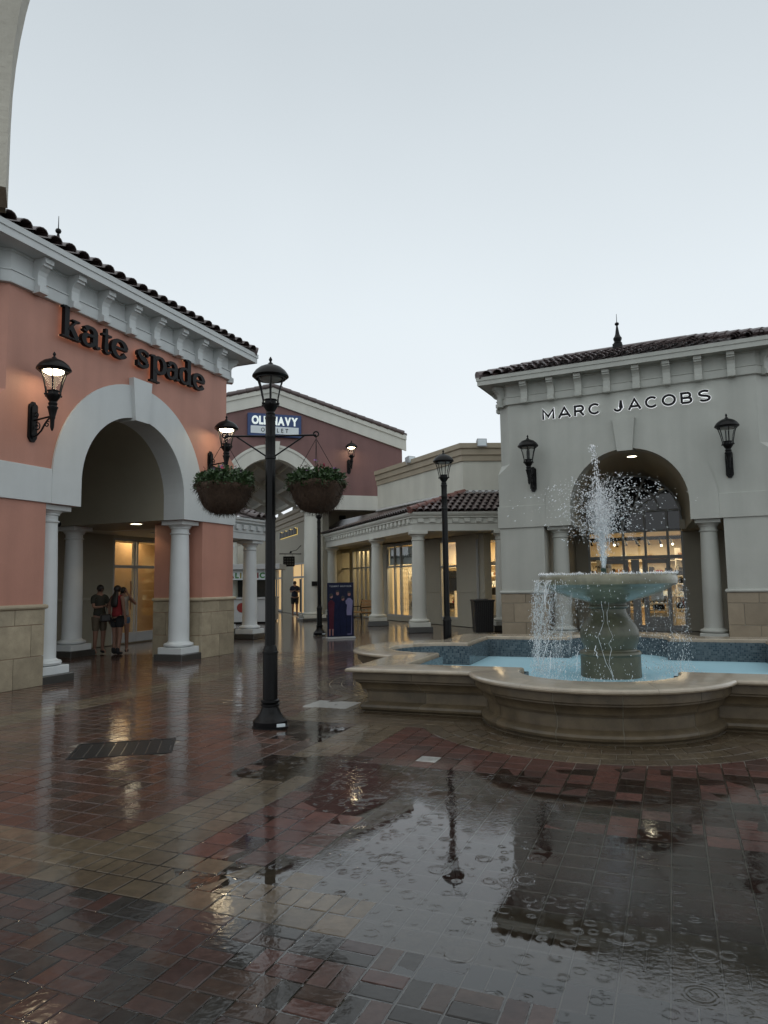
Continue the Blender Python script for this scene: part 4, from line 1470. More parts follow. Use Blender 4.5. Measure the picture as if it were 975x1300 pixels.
# ceiling downlight of the porch
dl.location = (0, 0, 0)
q_ = (Vector((-5.6616, 16.1305, 0)) - KO)
dx_, dy_ = q_.dot(KD), q_.dot(KN)
MB().lathe([(0.13, 3.015), (0.13, 3.03)], 20, dx_, dy_).build('lens', M['down'], dl)
MB().lathe([(0.132, 3.008), (0.16, 3.008), (0.16, 3.03), (0.132, 3.03)], 20, dx_, dy_, cap=False).build('trim_ring', M['white'], dl)
ld = bpy.data.lights.new('porch_light', 'SPOT')
ld.energy, ld.color, ld.spot_size, ld.shadow_soft_size = 12, (1.0, 0.74, 0.42), 2.2, 0.1
lo = bpy.data.objects.new('porch_light', ld)
COL.objects.link(lo)
lo.location = kpt(dx_, dy_, 2.98)
ld.energy = 7
MB().ball((0.55, 2.6, 2.97), 0.07, 10).build('security_camera', M['black'], kate, smooth=0.8)

# pink shop lettering: heavy roman lower case, raised off the wall and lit from behind
ksign = thing('shop_sign', 'dark raised lower case letters reading kate spade on the pink wall', 'shop sign', kpt(2.10, 0, 0), KRZ)
# (offset so that local x equals distance along the wall from the far pier)


def glyph(ch):
    """stroke pieces of one letter in units of x-height: list of polylines (pts, width, widths)"""
    sw, tw, sf = 0.30, 0.10, 0.085
    def serif(x0, x1, z): return ([(x0, z + sf / 2), (x1, z + sf / 2)], sf, None)
    def bowl(cx, cz, rx, rz, a0, a1, n=22, heavy=sw, thin=tw):
        pts = arc(cx, cz, rx, rz, a0, a1, n)
        wl = [(thin + (heavy - thin) * abs(math.cos(math.radians(a0 + (a1 - a0) * i / n))) ** 1.2) / heavy for i in range(n + 1)]
        return (pts, heavy, wl)
    if ch == 'k':
        return [([(0.30, 0.0), (0.30, 1.56)], sw, None), serif(0.0, 0.62, 0.0), ([(0.02, 1.50), (0.30, 1.53)], 0.10, None), serif(0.66, 1.26, 0.0), serif(0.66, 1.18, 0.92), ([(0.42, 0.42), (0.95, 0.95)], 0.11, None), ([(0.58, 0.58), (1.02, 0.06)], 0.29, None)]
    if ch == 'a':
        return [([(0.78, 0.10), (0.78, 0.70)], sw, None), bowl(0.50, 0.68, 0.30, 0.29, 0, 150, 14, sw, 0.13), ([(0.22, 0.78), (0.20, 0.68)], 0.22, None), bowl(0.42, 0.30, 0.27, 0.27, 65, 330, 20, 0.27, 0.11), ([(0.52, 0.55), (0.78, 0.60)], 0.11, None), ([(0.80, 0.10), (0.90, 0.05), (1.06, 0.09)], 0.12, None)]
    if ch == 't':
        return [([(0.36, 0.18), (0.36, 1.28)], sw, [1, 0.55]), bowl(0.50, 0.20, 0.17, 0.17, 190, 300, 8, 0.26, 0.13), ([(0.58, 0.05), (0.74, 0.14)], 0.10, None), ([(0.04, 0.94), (0.76, 0.94)], 0.11, None)]
    if ch == 'e':
        return [bowl(0.50, 0.50, 0.36, 0.45, 10, 330, 30, 0.29, 0.11), ([(0.18, 0.54), (0.93, 0.54)], 0.10, None)]
    if ch == 's':
        return [bowl(0.40, 0.73, 0.25, 0.22, 30, 200, 12, 0.2, 0.12), ([(0.17, 0.68), (0.30, 0.54), (0.52, 0.44), (0.64, 0.31)], 0.25, [0.8, 1, 1, 0.8]), bowl(0.38, 0.27, 0.27, 0.22, 15, -160, 12, 0.2, 0.12), ([(0.66, 0.95), (0.66, 0.68)], 0.08, None), ([(0.09, 0.34), (0.09, 0.03)], 0.08, None)]
    if ch == 'p':
        return [([(0.30, -0.50), (0.30, 0.96)], sw, None), serif(0.0, 0.62, -0.56), ([(0.02, 0.90), (0.30, 0.95)], 0.10, None), bowl(0.62, 0.50, 0.34, 0.45, 145, -145, 26, 0.30, 0.11)]
    if ch == 'd':
        return [([(0.86, 0.08), (0.86, 1.56)], sw, None), ([(0.58, 1.50), (0.86, 1.53)], 0.10, None), ([(0.86, 0.05), (1.16, 0.06)], 0.10, None), bowl(0.54, 0.50, 0.35, 0.45, 35, 325, 26, 0.30, 0.11)]
    return []


XH = 0.36
for ch, a, b in (('k', -4.173, -3.722), ('a', -3.691, -3.248), ('t', -3.244, -2.968), ('e', -2.964, -2.541), ('s', -2.303, -1.963), ('p', -1.935, -1.447), ('a', -1.391, -0.98), ('d', -0.979, -0.517), ('e', -0.513, -0.086)):
    gs = glyph(ch)
    ext = [c for pts, w, wl in gs for c in (min(p[0] for p in pts), max(p[0] for p in pts))]
    lo_, hi_ = min(ext) - 0.06, max(ext) + 0.06
    sx = (b - a) / (hi_ - lo_)
    front, back = MB(), MB()
    for q, (pts, w, wl) in enumerate(gs):
        P = [(a + (x - lo_) * sx, 5.93 + z * XH) for x, z in pts]
        stroke(front, P, w * (XH + sx) / 2, -0.135 - 0.0012 * q, -0.055, False, wl)
        stroke(back, P, w * (XH + sx) / 2 * 0.8, -0.052, -0.046 - 0.0004 * q, False, wl)
    fo = front.build('letter', M['black_sign'], ksign)
    back.build('back_light', M['halo_warm'], fo)

wall_lamp('lit wall lantern on the pink wall beside the near end of the arch', kpt(-4.60 + 2.1, 0, 4.325), KRZ, True)
wall_lamp('lit wall lantern on the pink wall behind the left hanging basket', kpt(0.28 + 2.1, 0, 4.31), KRZ, True)

# arcade running on from the pink shop
ent = MB()
ENT = [(0.0, 2.93), (0.0, 3.10), (0.02, 3.12), (0.02, 3.17), (0.0, 3.18), (0.0, 3.36), (0.03, 3.38), (0.08, 3.40), (0.08, 3.45), (0.12, 3.48), (0.12, 3.54)]
rings = []
for o, z in ENT:
    rings.append([(3.37, 1.86 - o, z), (7.95 + o, 1.86 - o, z), (7.95 + o, yb, z)])
ent.loft(rings).build('entablature', M['white'], kate)
bx('entablature_soffit', M['white'], kate, 3.37, 7.94, 1.87, 2.5, 2.935, 2.96)
dm = MB().box(-0.10, 0.10, -0.075, 0.02, 3.20, 3.34, 0.006).mesh('dentil', M['white'])
for k in range(12):
    put('dentil', dm, kate, (3.60 + 0.38 * k, 1.86, 0))
for k in range(7):
    put('dentil', dm, kate, (7.95, 2.10 + 0.38 * k, 0), PI / 2)
column(kate, 7.5, 2.2, 2.93)
column(kate, 9.2, 4.35, 2.93)
column(kate, 7.5, 4.1, 2.93)
rf = MB().add([(3.37, 1.72, 3.56), (8.1, 1.72, 3.56), (8.1, yb, 4.5), (3.37, yb, 4.5)], [(0, 1, 2, 3)]).build('arcade_roof', M['tile'], kate)
tile_field(rf, (3.5, 1.66, 3.57), (1, 0, 0), Vector((0, yb - 1.72, 0.94)), [(j, 12, 15) for j in range(8)], 0.3, 0.36, TILE, None)
bx('upper_wall', M['cream'], kate, -3.3, 8.0, yb + 0.02, yb + 0.3, 3.31, 5.0)

# ------------------------------------------------------------------ pale shop on the right
MD = Vector((0.89481445, -0.44643824, 0))
MN = Vector((0.44643824, 0.89481445, 0))
MP = Vector((7.47370915, 17.11337449, 0))
MRZ = math.atan2(MD.y, MD.x)
MO = MP + MD * (-1.48)


def mpt(s, n, z=0.0):
    return MO + MD * s + MN * n + Vector((0, 0, z))


GDX = -0.52
GY = 5.0
marc = tower('off white stucco shop with tall arched entrance behind the fountain', MO, MRZ, M['grey_white'], M['grey_white'], M['beige'], 6.41, 3.7, GY + 0.02, GDX, M['coral_grey'], M['grey_white'], -0.30, 8.92, back=False)
for sx in (-1, 1):
    column(marc, sx * 1.80, 0.36, mat=M['grey_white'])
# side walls of the deep porch
for a, b in ((-3.4, GDX - 1.44), (GDX + 1.44, 3.3)):
    bx('porch_back_wall', M['beige'], marc, a, b, GY, GY + 0.2, 0.0, 3.3, 0)
bx('porch_side_wall', M['beige'], marc, -2.55, -2.35, 1.34, GY - 0.01, 0.0, 3.02, 0)
bx('porch_side_wall', M['beige'], marc, 2.3, 2.5, 1.34, GY - 0.01, 0.0, 3.02, 0)
bx('porch_ceiling', M['beige'], marc, -3.3, GDX - 1.45, 3.69, GY, 3.03, 3.3, 0)
bx('porch_ceiling', M['beige'], marc, GDX + 1.45, 3.3, 3.69, GY, 3.03, 3.3, 0)
# window wall
wf = MB()
r = 1.44
for x in (-1.41, -1.0, -0.335, 0.33, 0.995, 1.41):
    top = 2.27 if abs(x) < 0.2 else 3.72
    wf.box(GDX + x - 0.035, GDX + x + 0.035, GY + 0.0, GY + 0.10, 0.08, 3.74, 0.006)
for q, (z, h) in enumerate(((3.72, 0.07), (3.10, 0.07), (2.27, 0.11), (0.08, 0.16))):
    wf.box(GDX - 1.44, GDX + 1.44, GY + 0.002 + 0.001 * q, GY + 0.098, z - h / 2, z + h / 2, 0.006)
def ringbar(r0, r1, a0=0, a1=PI, n=28, y0=GY + 0.0, y1=GY + 0.1):
    rr = []
    for k in range(n + 1):
        t = a0 + (a1 - a0) * k / n
        c, s_ = math.cos(t), math.sin(t)
        rr.append([(GDX + r0 * c, y0, ZF + r0 * s_), (GDX + r1 * c, y0, ZF + r1 * s_), (GDX + r1 * c, y1, ZF + r1 * s_), (GDX + r0 * c, y1, ZF + r0 * s_)])
    wf.loft(rr, closed=True)
ZF = 3.47
ringbar(1.37, 1.44)
ZF = 3.74
ringbar(0.74, 0.80)
for t in (33, 70, 110, 147):
    c, s_ = math.cos(math.radians(t)), math.sin(math.radians(t))
    wf.prism([(0.02, -0.03), (1.21, -0.03), (1.21, 0.03), (0.02, 0.03)], lambda u, v, w: (GDX + u * c - v * s_, w, ZF + u * s_ + v * c), GY + 0.005, GY + 0.095)
# doors: stiles and rails
for dx in (-0.60, 0.60):
    wf.box(GDX + dx - 0.39, GDX + dx - 0.31, GY - 0.01, GY + 0.07, 0.161, 2.21, 0.006).box(GDX + dx + 0.31, GDX + dx + 0.39, GY - 0.01, GY + 0.07, 0.161, 2.21, 0.006)
    wf.box(GDX + dx - 0.309, GDX + dx + 0.309, GY - 0.009, GY + 0.069, 0.162, 0.42, 0.006).box(GDX + dx - 0.309, GDX + dx + 0.309, GY - 0.009, GY + 0.069, 2.08, 2.209, 0.006)
wf.box(GDX - 0.12, GDX + 0.12, GY - 0.008, GY + 0.068, 0.163, 2.208, 0.006)
fr3 = wf.build('window_frame', M['grey_frame'], marc)
n = 26
fan = [(GDX - 1.42, GY + 0.05, 3.10)] + [(GDX - 1.42 * math.cos(PI * k / n), GY + 0.05, 3.47 + 1.42 * math.sin(PI * k / n)) for k in range(n + 1)] + [(GDX + 1.42, GY + 0.05, 3.10)]
MB().add(fan, [tuple(range(len(fan)))]).build('fanlight', M['dark_interior_glass'], fr3)
for a, b, z0, z1 in ((-1.38, -1.03, 0.16, 2.22), (-0.91, -0.29, 0.42, 2.08), (0.29, 0.91, 0.42, 2.08), (1.03, 1.38, 0.16, 2.22), (-1.38, -1.03, 2.32, 3.07), (-0.965, -0.37, 2.32, 3.07), (-0.30, 0.295, 2.32, 3.07), (0.365, 0.96, 2.32, 3.07), (1.03, 1.38, 2.32, 3.07)):
    MB().box(GDX + a, GDX + b, GY + 0.045, GY + 0.053, z0, z1).build('pane', M['glass'], fr3)
bx('threshold', M['grey_frame'], marc, GDX - 1.44, GDX + 1.44, GY - 0.05, GY + 0.15, -0.01, 0.078)
# interior
MB().box(GDX - 3.2, GDX + 3.2, GY + 4.2, GY + 4.3, 0.0, 3.3).box(GDX - 3.3, GDX - 3.2, GY + 0.2, GY + 4.2, 0.0, 3.3).box(GDX + 3.2, GDX + 3.3, GY + 0.2, GY + 4.2, 0.0, 3.3).build('interior_wall', M['warm_wall'], marc)
bx('interior_floor', M['warm_floor'], marc, GDX - 3.2, GDX + 3.2, GY + 0.2, GY + 4.2, -0.01, 0.05, 0)
bx('interior_ceiling', M['warm_wall'], marc, GDX - 3.2, GDX + 3.2, GY + 0.11, GY + 4.2, 3.15, 3.25, 0)
for q, y in enumerate((0.9, 1.6, 2.4)):
    tr = MB().box(GDX - 2.6, GDX + 2.6, GY + y - 0.015, GY + y + 0.015, 2.93, 2.97).build('light_track', M['black'], marc)
    for k in range(5):
        x = GDX - 1.5 + 0.72 * k + 0.3 * q
        MB().tube([(x, GY + y, 2.93), (x, GY + y - 0.02, 2.86), (x + 0.05, GY + y - 0.10, 2.74)], [0.012, 0.03, 0.042], 8).build('spot_head', M['black'], tr)
        if (k + q) % 3 == 1:
            MB().ball((x + 0.055, GY + y - 0.115, 2.72), 0.035, 8).build('spot_lens', M['down'], tr)
area_light('pale_shop_light', mpt(GDX, GY + 2.2, 2.90), 3.6, 120, rz=MRZ, sy=2.4)
for x, lv in ((1.2, 3), (0.55, 1), (-0.7, 1)):
    display_shelf('%s display shelf of bags inside the arched entrance' % {1.2: 'tall', 0.55: 'low right hand', -0.7: 'low left hand'}[x], mpt(GDX + x, GY + 2.2 if lv == 3 else GY + 1.4, 0.05), MRZ, 0.9 if lv == 1 else 0.8, lv)
for q, (x, y, z, s_) in enumerate(((1.05, 2.2, 0.59, 1.0), (1.35, 2.2, 1.14, 1.0), (1.1, 2.2, 1.69, 0.9), (0.5, 1.4, 0.59, 1.1), (-0.8, 1.4, 0.59, 1.1))):
    handbag(['black handbag on the lowest board of the tall shelf by the arched door', 'black handbag on the middle board of the tall shelf by the arched door', 'black handbag on the top board of the tall shelf by the arched door', 'black handbag on the low shelf behind the right door of the arched entrance', 'black handbag on the low shelf behind the left door of the arched entrance'][q], mpt(GDX + x, GY + y, z), MRZ, s_)
bx('wall_panel', M['shelf'], marc, GDX - 1.4, GDX - 0.9, GY + 1.2, GY + 1.25, 0.06, 2.3)
jt = holder('inner_sign', marc)
text_row(jt, 'MARC JACOBS', GDX - 2.05, GDX - 0.95, GY + 1.19, 1.98, 0.12, 0.02, M['black_sign'])
# ceiling light of the porch vault
vd = holder('downlight', marc)
MB().lathe([(0.12, 0.0), (0.12, 0.02)], 16).build('lens', M['down'], vd, (0.02, 1.1, ZSP + 1.40))
MB().lathe([(0.12, -0.006), (0.15, -0.004), (0.15, 0.05)], 16, cap=False).build('trim_ring', M['white'], vd, (0.02, 1.1, ZSP + 1.40))

# letters of the right hand shop: thin wide sans, white sides, black faces
msign = thing('shop_sign', 'black letters with glowing white sides reading MARC JACOBS above the arch', 'shop sign', MP, MRZ)
def sans(ch):
    O = arc(0.5, 0.5, 0.44, 0.44, 90, 450, 26)[:-1]
    if ch == 'M': return [([(0.06, 0.0), (0.06, 0.94), (0.5, 0.28), (0.94, 0.94), (0.94, 0.0)], False)]
    if ch == 'A': return [([(0.0, 0.0), (0.5, 0.97), (1.0, 0.0)], False), ([(0.2, 0.30), (0.8, 0.30)], False)]
    if ch == 'R': return [([(0.08, 0.0), (0.08, 0.94), (0.62, 0.94)] + arc(0.62, 0.70, 0.28, 0.24, 80, -90, 10) + [(0.08, 0.46)], False), ([(0.55, 0.46), (0.95, 0.0)], False)]
    if ch == 'C': return [(arc(0.52, 0.5, 0.45, 0.44, 42, 318, 22), False)]
    if ch == 'J': return [([(0.80, 1.0), (0.80, 0.32)] + arc(0.45, 0.32, 0.35, 0.26, 0, -170, 12), False)]
    if ch == 'O': return [(O, True)]
    if ch == 'B': return [([(0.08, 0.06), (0.08, 0.94), (0.6, 0.94)] + arc(0.6, 0.72, 0.24, 0.22, 80, -90, 8) + [(0.08, 0.5)], False), ([(0.6, 0.5)] + arc(0.62, 0.28, 0.30, 0.22, 85, -85, 8) + [(0.6, 0.06), (0.08, 0.06)], False)]
    if ch == 'S': return [(arc(0.5, 0.72, 0.40, 0.22, 35, 180, 9) + [(0.12, 0.64), (0.3, 0.54), (0.7, 0.46), (0.88, 0.36)] + arc(0.5, 0.28, 0.40, 0.22, 0, -145, 9), False)]
for ch, a, b in (('M', -3.531, -3.224), ('A', -3.10, -2.80), ('R', -2.694, -2.439), ('C', -2.327, -2.038), ('J', -1.703, -1.476), ('A', -1.331, -1.05), ('C', -0.935, -0.644), ('O', -0.54, -0.225), ('B', -0.111, 0.148), ('S', 0.282, 0.563)):
    fa, sd_ = MB(), MB()
    for q, (pts, cl) in enumerate(sans(ch)):
        P = [(a + x * (b - a), 5.86 + z * 0.275) for x, z in pts]
        stroke(fa, P, 0.058, -0.088 - 0.0008 * q, -0.078, cl)
        stroke(sd_, P, 0.074, -0.077 - 0.0008 * q, -0.028, cl)
    fo = fa.build('letter', M['black_sign'], msign)
    sd_.build('letter_side', M['halo_white'], fo)
wall_lamp('unlit black wall lantern on the pale wall left of the arched entrance', mpt(-3.86 + 1.48, 0, 4.29), MRZ, False)
wall_lamp('unlit black wall lantern on the pale wall right of the arched entrance', mpt(0.87 + 1.48, 0, 4.29), MRZ, False)



stocked_wall('long stocked shelving on the back wall beyond the arched entrance', mpt(GDX + 0.2, GY + 4.18, 0.05), MRZ, 5.4, 5, 5)
stocked_wall('stocked shelving standing close behind the right sidelight of the arched entrance', mpt(GDX + 1.75, GY + 2.9, 0.05), MRZ - 0.5, 1.5, 5, 8)
for q, (x0, z0) in enumerate(((-0.75, 0.95), (0.42, 0.9))):
    bx('door_poster', M['shelf'] if q else M['kp'], marc, GDX + x0, GDX + x0 + 0.36, GY + 0.075, GY + 0.08, z0, z0 + 0.5, 0)
tbl = thing('display_table', 'pale display table with boxes just inside the arched entrance', 'table', mpt(GDX + 0.1, GY + 1.1, 0.05), MRZ)
bx('table_top', M['shelf'], tbl, -0.8, 0.8, -0.35, 0.35, 0.72, 0.77)
for sx in (-0.72, 0.68):
    bx('leg', M['shelf'], tbl, sx, sx + 0.05, -0.3, 0.3, 0.0, 0.72)
gb = MB()
for k in range(9):
    x = -0.7 + 0.16 * k
    gb.box(x, x + random.uniform(0.08, 0.13), -0.25, random.uniform(-0.05, 0.2), 0.771, 0.771 + random.uniform(0.06, 0.3), 0.008)
tag(gb.build('goods', M['dark_step'], tbl), kind='stuff')

# ------------------------------------------------------------------ fountain
F = thing('fountain', 'tan stone quatrefoil fountain with green tiered bowl and blue tiled pool', 'fountain')
PROF = [(-0.075, 0.498), (-0.075, 0.405), (-0.10, 0.40), (-0.105, 0.39), (-0.105, 0.375), (-0.12, 0.365), (-0.15, 0.335), (-0.165, 0.30), (-0.168, 0.285), (-0.200, 0.278), (-0.205, 0.255), (-0.225, 0.25), (-0.225, 0.13), (-0.21, 0.122), (-0.175, 0.112), (-0.15, 0.09), (-0.143, 0.065), (-0.15, 0.04), (-0.17, 0.02), (-0.185, 0.012), (-0.19, -0.012)]
NS, NA = 14, 22
outl = {o: f_outline(o, NS, NA) for o, _ in PROF}
npt = len(outl[PROF[0][0]])
per = npt // 4
# core in mortar colour, a little inside the stones
co_ = MB()
co_.loft([[f_world(q, z) for q in f_outline(o - 0.005, NS, NA)] for o, z in PROF], closed=True)
core = co_.build('mortar_core', M['mortar'], F, smooth=0.5)
corners = [0, NS, NS + NA, per]
segs = []
for q in range(4):
    for a, b, parts in ((0, NS, 2), (NS, NS + NA, 5), (NS + NA, per, 2)):
        ks = [round(a + (b - a) * t / parts) for t in range(parts + 1)]
        segs += [(q * per + ks[t], q * per + ks[t + 1]) for t in range(parts)]
GAP = 0.0055


def seg_pts(o, a, b, gap):
    pl = outl[o] if o in outl else f_outline(o, NS, NA)
    P = [Vector(pl[k % npt]) for k in range(a, b + 1)]
    P[0] = P[0] + (P[1] - P[0]).normalized() * gap
    P[-1] = P[-1] + (P[-2] - P[-1]).normalized() * gap
    return P


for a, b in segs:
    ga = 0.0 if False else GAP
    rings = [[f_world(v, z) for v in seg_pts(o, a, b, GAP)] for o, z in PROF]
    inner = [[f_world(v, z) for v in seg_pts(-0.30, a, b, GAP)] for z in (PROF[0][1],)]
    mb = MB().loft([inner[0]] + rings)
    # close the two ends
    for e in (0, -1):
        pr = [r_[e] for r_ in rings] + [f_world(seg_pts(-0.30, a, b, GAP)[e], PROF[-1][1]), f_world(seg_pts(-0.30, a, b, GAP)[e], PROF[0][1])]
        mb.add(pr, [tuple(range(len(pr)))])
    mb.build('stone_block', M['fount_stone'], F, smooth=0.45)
# coping stones
CPR = [(-0.60, 0.44), (-0.602, 0.525), (-0.596, 0.54), (-0.58, 0.55), (-0.045, 0.55), (-0.02, 0.546), (-0.004, 0.534), (0.0, 0.520), (-0.006, 0.506), (-0.02, 0.497), (-0.05, 0.493), (-0.30, 0.493)]
for o, _ in CPR:
    outl[o] = f_outline(o, NS, NA)
cseg = []
for q in range(4):
    for a, b, parts in ((0, NS, 1), (NS, NS + NA, 3), (NS + NA, per, 1)):
        ks = [round(a + (b - a) * t / parts) for t in range(parts + 1)]
        cseg += [(q * per + ks[t], q * per + ks[t + 1]) for t in range(parts)]
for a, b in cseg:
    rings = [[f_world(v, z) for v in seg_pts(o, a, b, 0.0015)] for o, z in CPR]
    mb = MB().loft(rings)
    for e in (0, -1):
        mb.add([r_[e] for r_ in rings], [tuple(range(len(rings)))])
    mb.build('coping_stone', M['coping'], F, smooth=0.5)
# tiled inner wall with UVs along the wall
pl = f_outline(-0.64, NS, NA)
tw = MB().loft([[f_world(q, 0.496) for q in pl + pl[:1]], [f_world(q, 0.0) for q in pl + pl[:1]]])
two = tw.build('mosaic_wall', M['mosaic'], F)
uv = two.data.uv_layers.new(name='UVMap')
dist = [0.0]
for k in range(npt):
    dist.append(dist[-1] + (Vector(pl[(k + 1) % npt]) - Vector(pl[k])).length)
for pol in two.data.polygons:
    for li in pol.loop_indices:
        vi = two.data.loops[li].vertex_index
        k = vi % (npt + 1)
        uv.data[li].uv = (dist[k], 0.496 if vi < npt + 1 else 0.0)
MB().add([f_world(q, 0.012) for q in pl], [tuple(range(npt))]).build('pool_floor', M['pool_floor'], F)
tag(MB().add([f_world(q, 0.175) for q in f_outline(-0.641, NS, NA)], [tuple(range(npt))]).build('fountain_water', M['pool']), 'pale blue water in the fountain basin', kind='structure')
ped = MB().lathe([(0.47, 0.0), (0.435, 0.14), (0.428, 0.48), (0.435, 0.49), (0.445, 0.51), (0.43, 0.54), (0.385, 0.555), (0.37, 0.575), (0.385, 0.62), (0.412, 0.70), (0.425, 0.79), (0.415, 0.86), (0.375, 0.94), (0.32, 1.01), (0.275, 1.08), (0.255, 1.14), (0.255, 1.165), (0.28, 1.175), (0.29, 1.19), (0.285, 1.21), (0.27, 1.22), (0.27, 1.25), (0.29, 1.29)], 40).build('pedestal', M['moss'], F, (FC.x, FC.y, 0), smooth=0.5)
MB().lathe([(0.20, 1.22), (0.28, 1.26), (0.42, 1.30), (0.60, 1.345), (0.77, 1.41), (0.88, 1.47), (0.92, 1.505), (0.95, 1.51), (0.985, 1.53), (0.992, 1.565), (0.992, 1.61), (0.98, 1.645), (0.96, 1.668), (0.94, 1.674), (0.91, 1.66), (0.88, 1.62), (0.5, 1.58), (0.02, 1.57)], 56, cap=False).build('bowl', M['bowl'], F, (FC.x, FC.y, 0), smooth=0.6)
MB().lathe([(0.05, 1.57), (0.05, 1.68), (0.036, 1.70), (0.045, 1.76), (0.02, 1.775)], 14).build('nozzle', M['leaf_dark'], F, (FC.x - 0.04, FC.y, 0), smooth=0.6)
bw = MB()
for k in range(60):
    pass
wr = MB().lathe([(0.945, 1.668), (0.5, 1.672), (0.02, 1.674)], 40, cap=False).build('bowl_water', M['pool'], None, (FC.x, FC.y, 0), smooth=0.6)
tag(wr, 'film of water in the top bowl of the fountain', kind='structure')

# water thrown up by the nozzle and falling from the bowl
sp = MB()
nx, ny, nz = FC.x - 0.04, FC.y, 1.76
def drop(p, r, vel):
    d = Vector(vel)
    q = d.to_track_quat('Z', 'Y').to_matrix() if d.length > 1e-6 else None
    sp.blob(p, r, (1, 1, random.uniform(1.2, 3.2)), q)
g0 = 9.81
for k in range(8500):
    az = random.uniform(0, 2 * PI)
    core_ = random.random() < 0.45
    tilt = abs(random.gauss(0, 0.05 if core_ else 0.19)) + (0.0 if core_ else 0.03)
    h = random.uniform(0.55, 1.45) if not core_ else random.uniform(0.5, 1.25)
    v = math.sqrt(2 * g0 * h)
    ta = v * math.cos(tilt) / g0
    t = ta * (random.random() ** 0.8) * (1.30 if not core_ else 1.0)
    if not core_ and random.random() < 0.35: t = ta * random.uniform(0.8, 1.45)
    x = v * math.sin(tilt) * t
    z = v * math.cos(tilt) * t - 0.5 * g0 * t * t
    if z < -0.06: continue
    vz = v * math.cos(tilt) - g0 * t
    r = random.choice((0.0025, 0.003, 0.004, 0.005, 0.006, 0.0085))
    drop((nx + x * math.cos(az), ny + x * math.sin(az), nz + z), r, (v * math.sin(tilt) * math.cos(az), v * math.sin(tilt) * math.sin(az), vz))
for k in range(150):                                  # the lone spout above the plume
    z = 1.0 + 0.9 * random.random()
    w = 0.02 + 0.02 * random.random()
    drop((nx - 0.05 * (z - 0.4) + random.gauss(0, w), ny + random.gauss(0, w), nz + z), random.choice((0.006, 0.008, 0.012)), (0, 0, 1))
for k in range(22):                                   # thin streams leaving the nozzle
    az, tilt, h = random.uniform(0, 2 * PI), abs(random.gauss(0, 0.055)), random.uniform(0.5, 1.1)
    v = math.sqrt(2 * g0 * h)
    pts, rr = [], []
    for q in range(9):
        t = v / g0 * 0.75 * q / 8
        x = v * math.sin(tilt) * t
        pts.append((nx + x * math.cos(az) + random.gauss(0, 0.004), ny + x * math.sin(az), nz + v * math.cos(tilt) * t - 0.5 * g0 * t * t))
        rr.append(0.010 * (1 - 0.75 * q / 8))
    sp.tube(pts, rr, 5)
tag(sp.build('water_jet', M['spray'], None, smooth=4.0), 'white jet of water spraying up from the fountain bowl', kind='stuff')
sp = MB()
fall_w = []
for k in range(110):                                  # strings of water off the rim, heaviest on the left
    az = random.uniform(0, 2 * PI)
    left = math.cos(az) < -0.35
    if not left and random.random() < 0.55: continue
    if math.sin(az) < -0.35 and math.cos(az) > -0.8 and random.random() < 0.9: continue
    rr = random.uniform(1.0, 1.03)
    z0 = 1.60 if random.random() < 0.5 else random.uniform(0.5, 1.55)
    z1 = max(0.2, z0 - (random.uniform(0.1, 0.5) if left else random.uniform(0.06, 0.3)))
    pts, ra = [], []
    out = random.uniform(0.02, 0.10) if left else random.uniform(0.0, 0.05)
    jx, jy = 0, 0
    for q in range(12):
        t = q / 11
        z = z0 + (z1 - z0) * t
        jx += random.gauss(0, 0.009)
        jy += random.gauss(0, 0.009)
        e = rr + out * math.sqrt(t)
        pts.append((FC.x + e * math.cos(az) + jx, FC.y + e * math.sin(az) + jy, z))
        ra.append((0.0055 if left else 0.003) * math.sin(PI * (0.12 + 0.86 * t)) * random.uniform(0.3, 1.5) + 0.0008)
    sp.tube(pts, ra, 5)
for k in range(13000):
    az = random.uniform(0, 2 * PI)
    left = math.cos(az) < -0.3
    if not left and random.random() < 0.62: continue
    if math.sin(az) < -0.35 and math.cos(az) > -0.8 and random.random() < 0.8: continue
    z = random.uniform(0.18, 1.6)
    e = 1.0 + abs(random.gauss(0, 0.04)) + 0.12 * math.sqrt(max(1.6 - z, 0)) * random.random()
    az = round(az * 9) / 9 + random.gauss(0, 0.03)
    drop((FC.x + e * math.cos(az), FC.y + e * math.sin(az), z), random.choice((0.0022, 0.003, 0.004, 0.0055)), (0.1, 0, -2 - random.random()))
for k in range(700):                                  # lively edge of the water on the rim
    az = random.uniform(0, 2 * PI)
    e = random.uniform(0.90, 1.0)
    drop((FC.x + e * math.cos(az), FC.y + e * math.sin(az), 1.672 + abs(random.gauss(0, 0.012))), random.choice((0.004, 0.006, 0.009)), (0, 0, 1))
for k in range(900):                                  # splashes where it lands
    az = random.uniform(0, 2 * PI)
    e = random.gauss(1.06, 0.10)
    z = 0.18 + abs(random.gauss(0, 0.07))
    drop((FC.x + e * math.cos(az), FC.y + e * math.sin(az), z), random.choice((0.003, 0.005, 0.007)), (0, 0, 1))
for az in (-1.95, -2.25):                # trickles down the pedestal
    pts, rr, prev = [], [], 0
    for r_, z in ((0.42, 1.34), (0.30, 1.30), (0.30, 1.19), (0.27, 1.12), (0.34, 0.99), (0.40, 0.88), (0.435, 0.78), (0.42, 0.68), (0.40, 0.60), (0.455, 0.51), (0.44, 0.40), (0.442, 0.28), (0.45, 0.17)):
        prev += random.gauss(0, 0.06)
        pts.append((FC.x + (r_ + 0.006) * math.cos(az + prev), FC.y + (r_ + 0.006) * math.sin(az + prev), z))
        rr.append(random.uniform(0.0012, 0.0045))
    sp.tube(pts, rr, 5)
tag(sp.build('falling_water', M['spray'], None, smooth=4.0), 'water falling from the rim of the fountain bowl', kind='stuff')

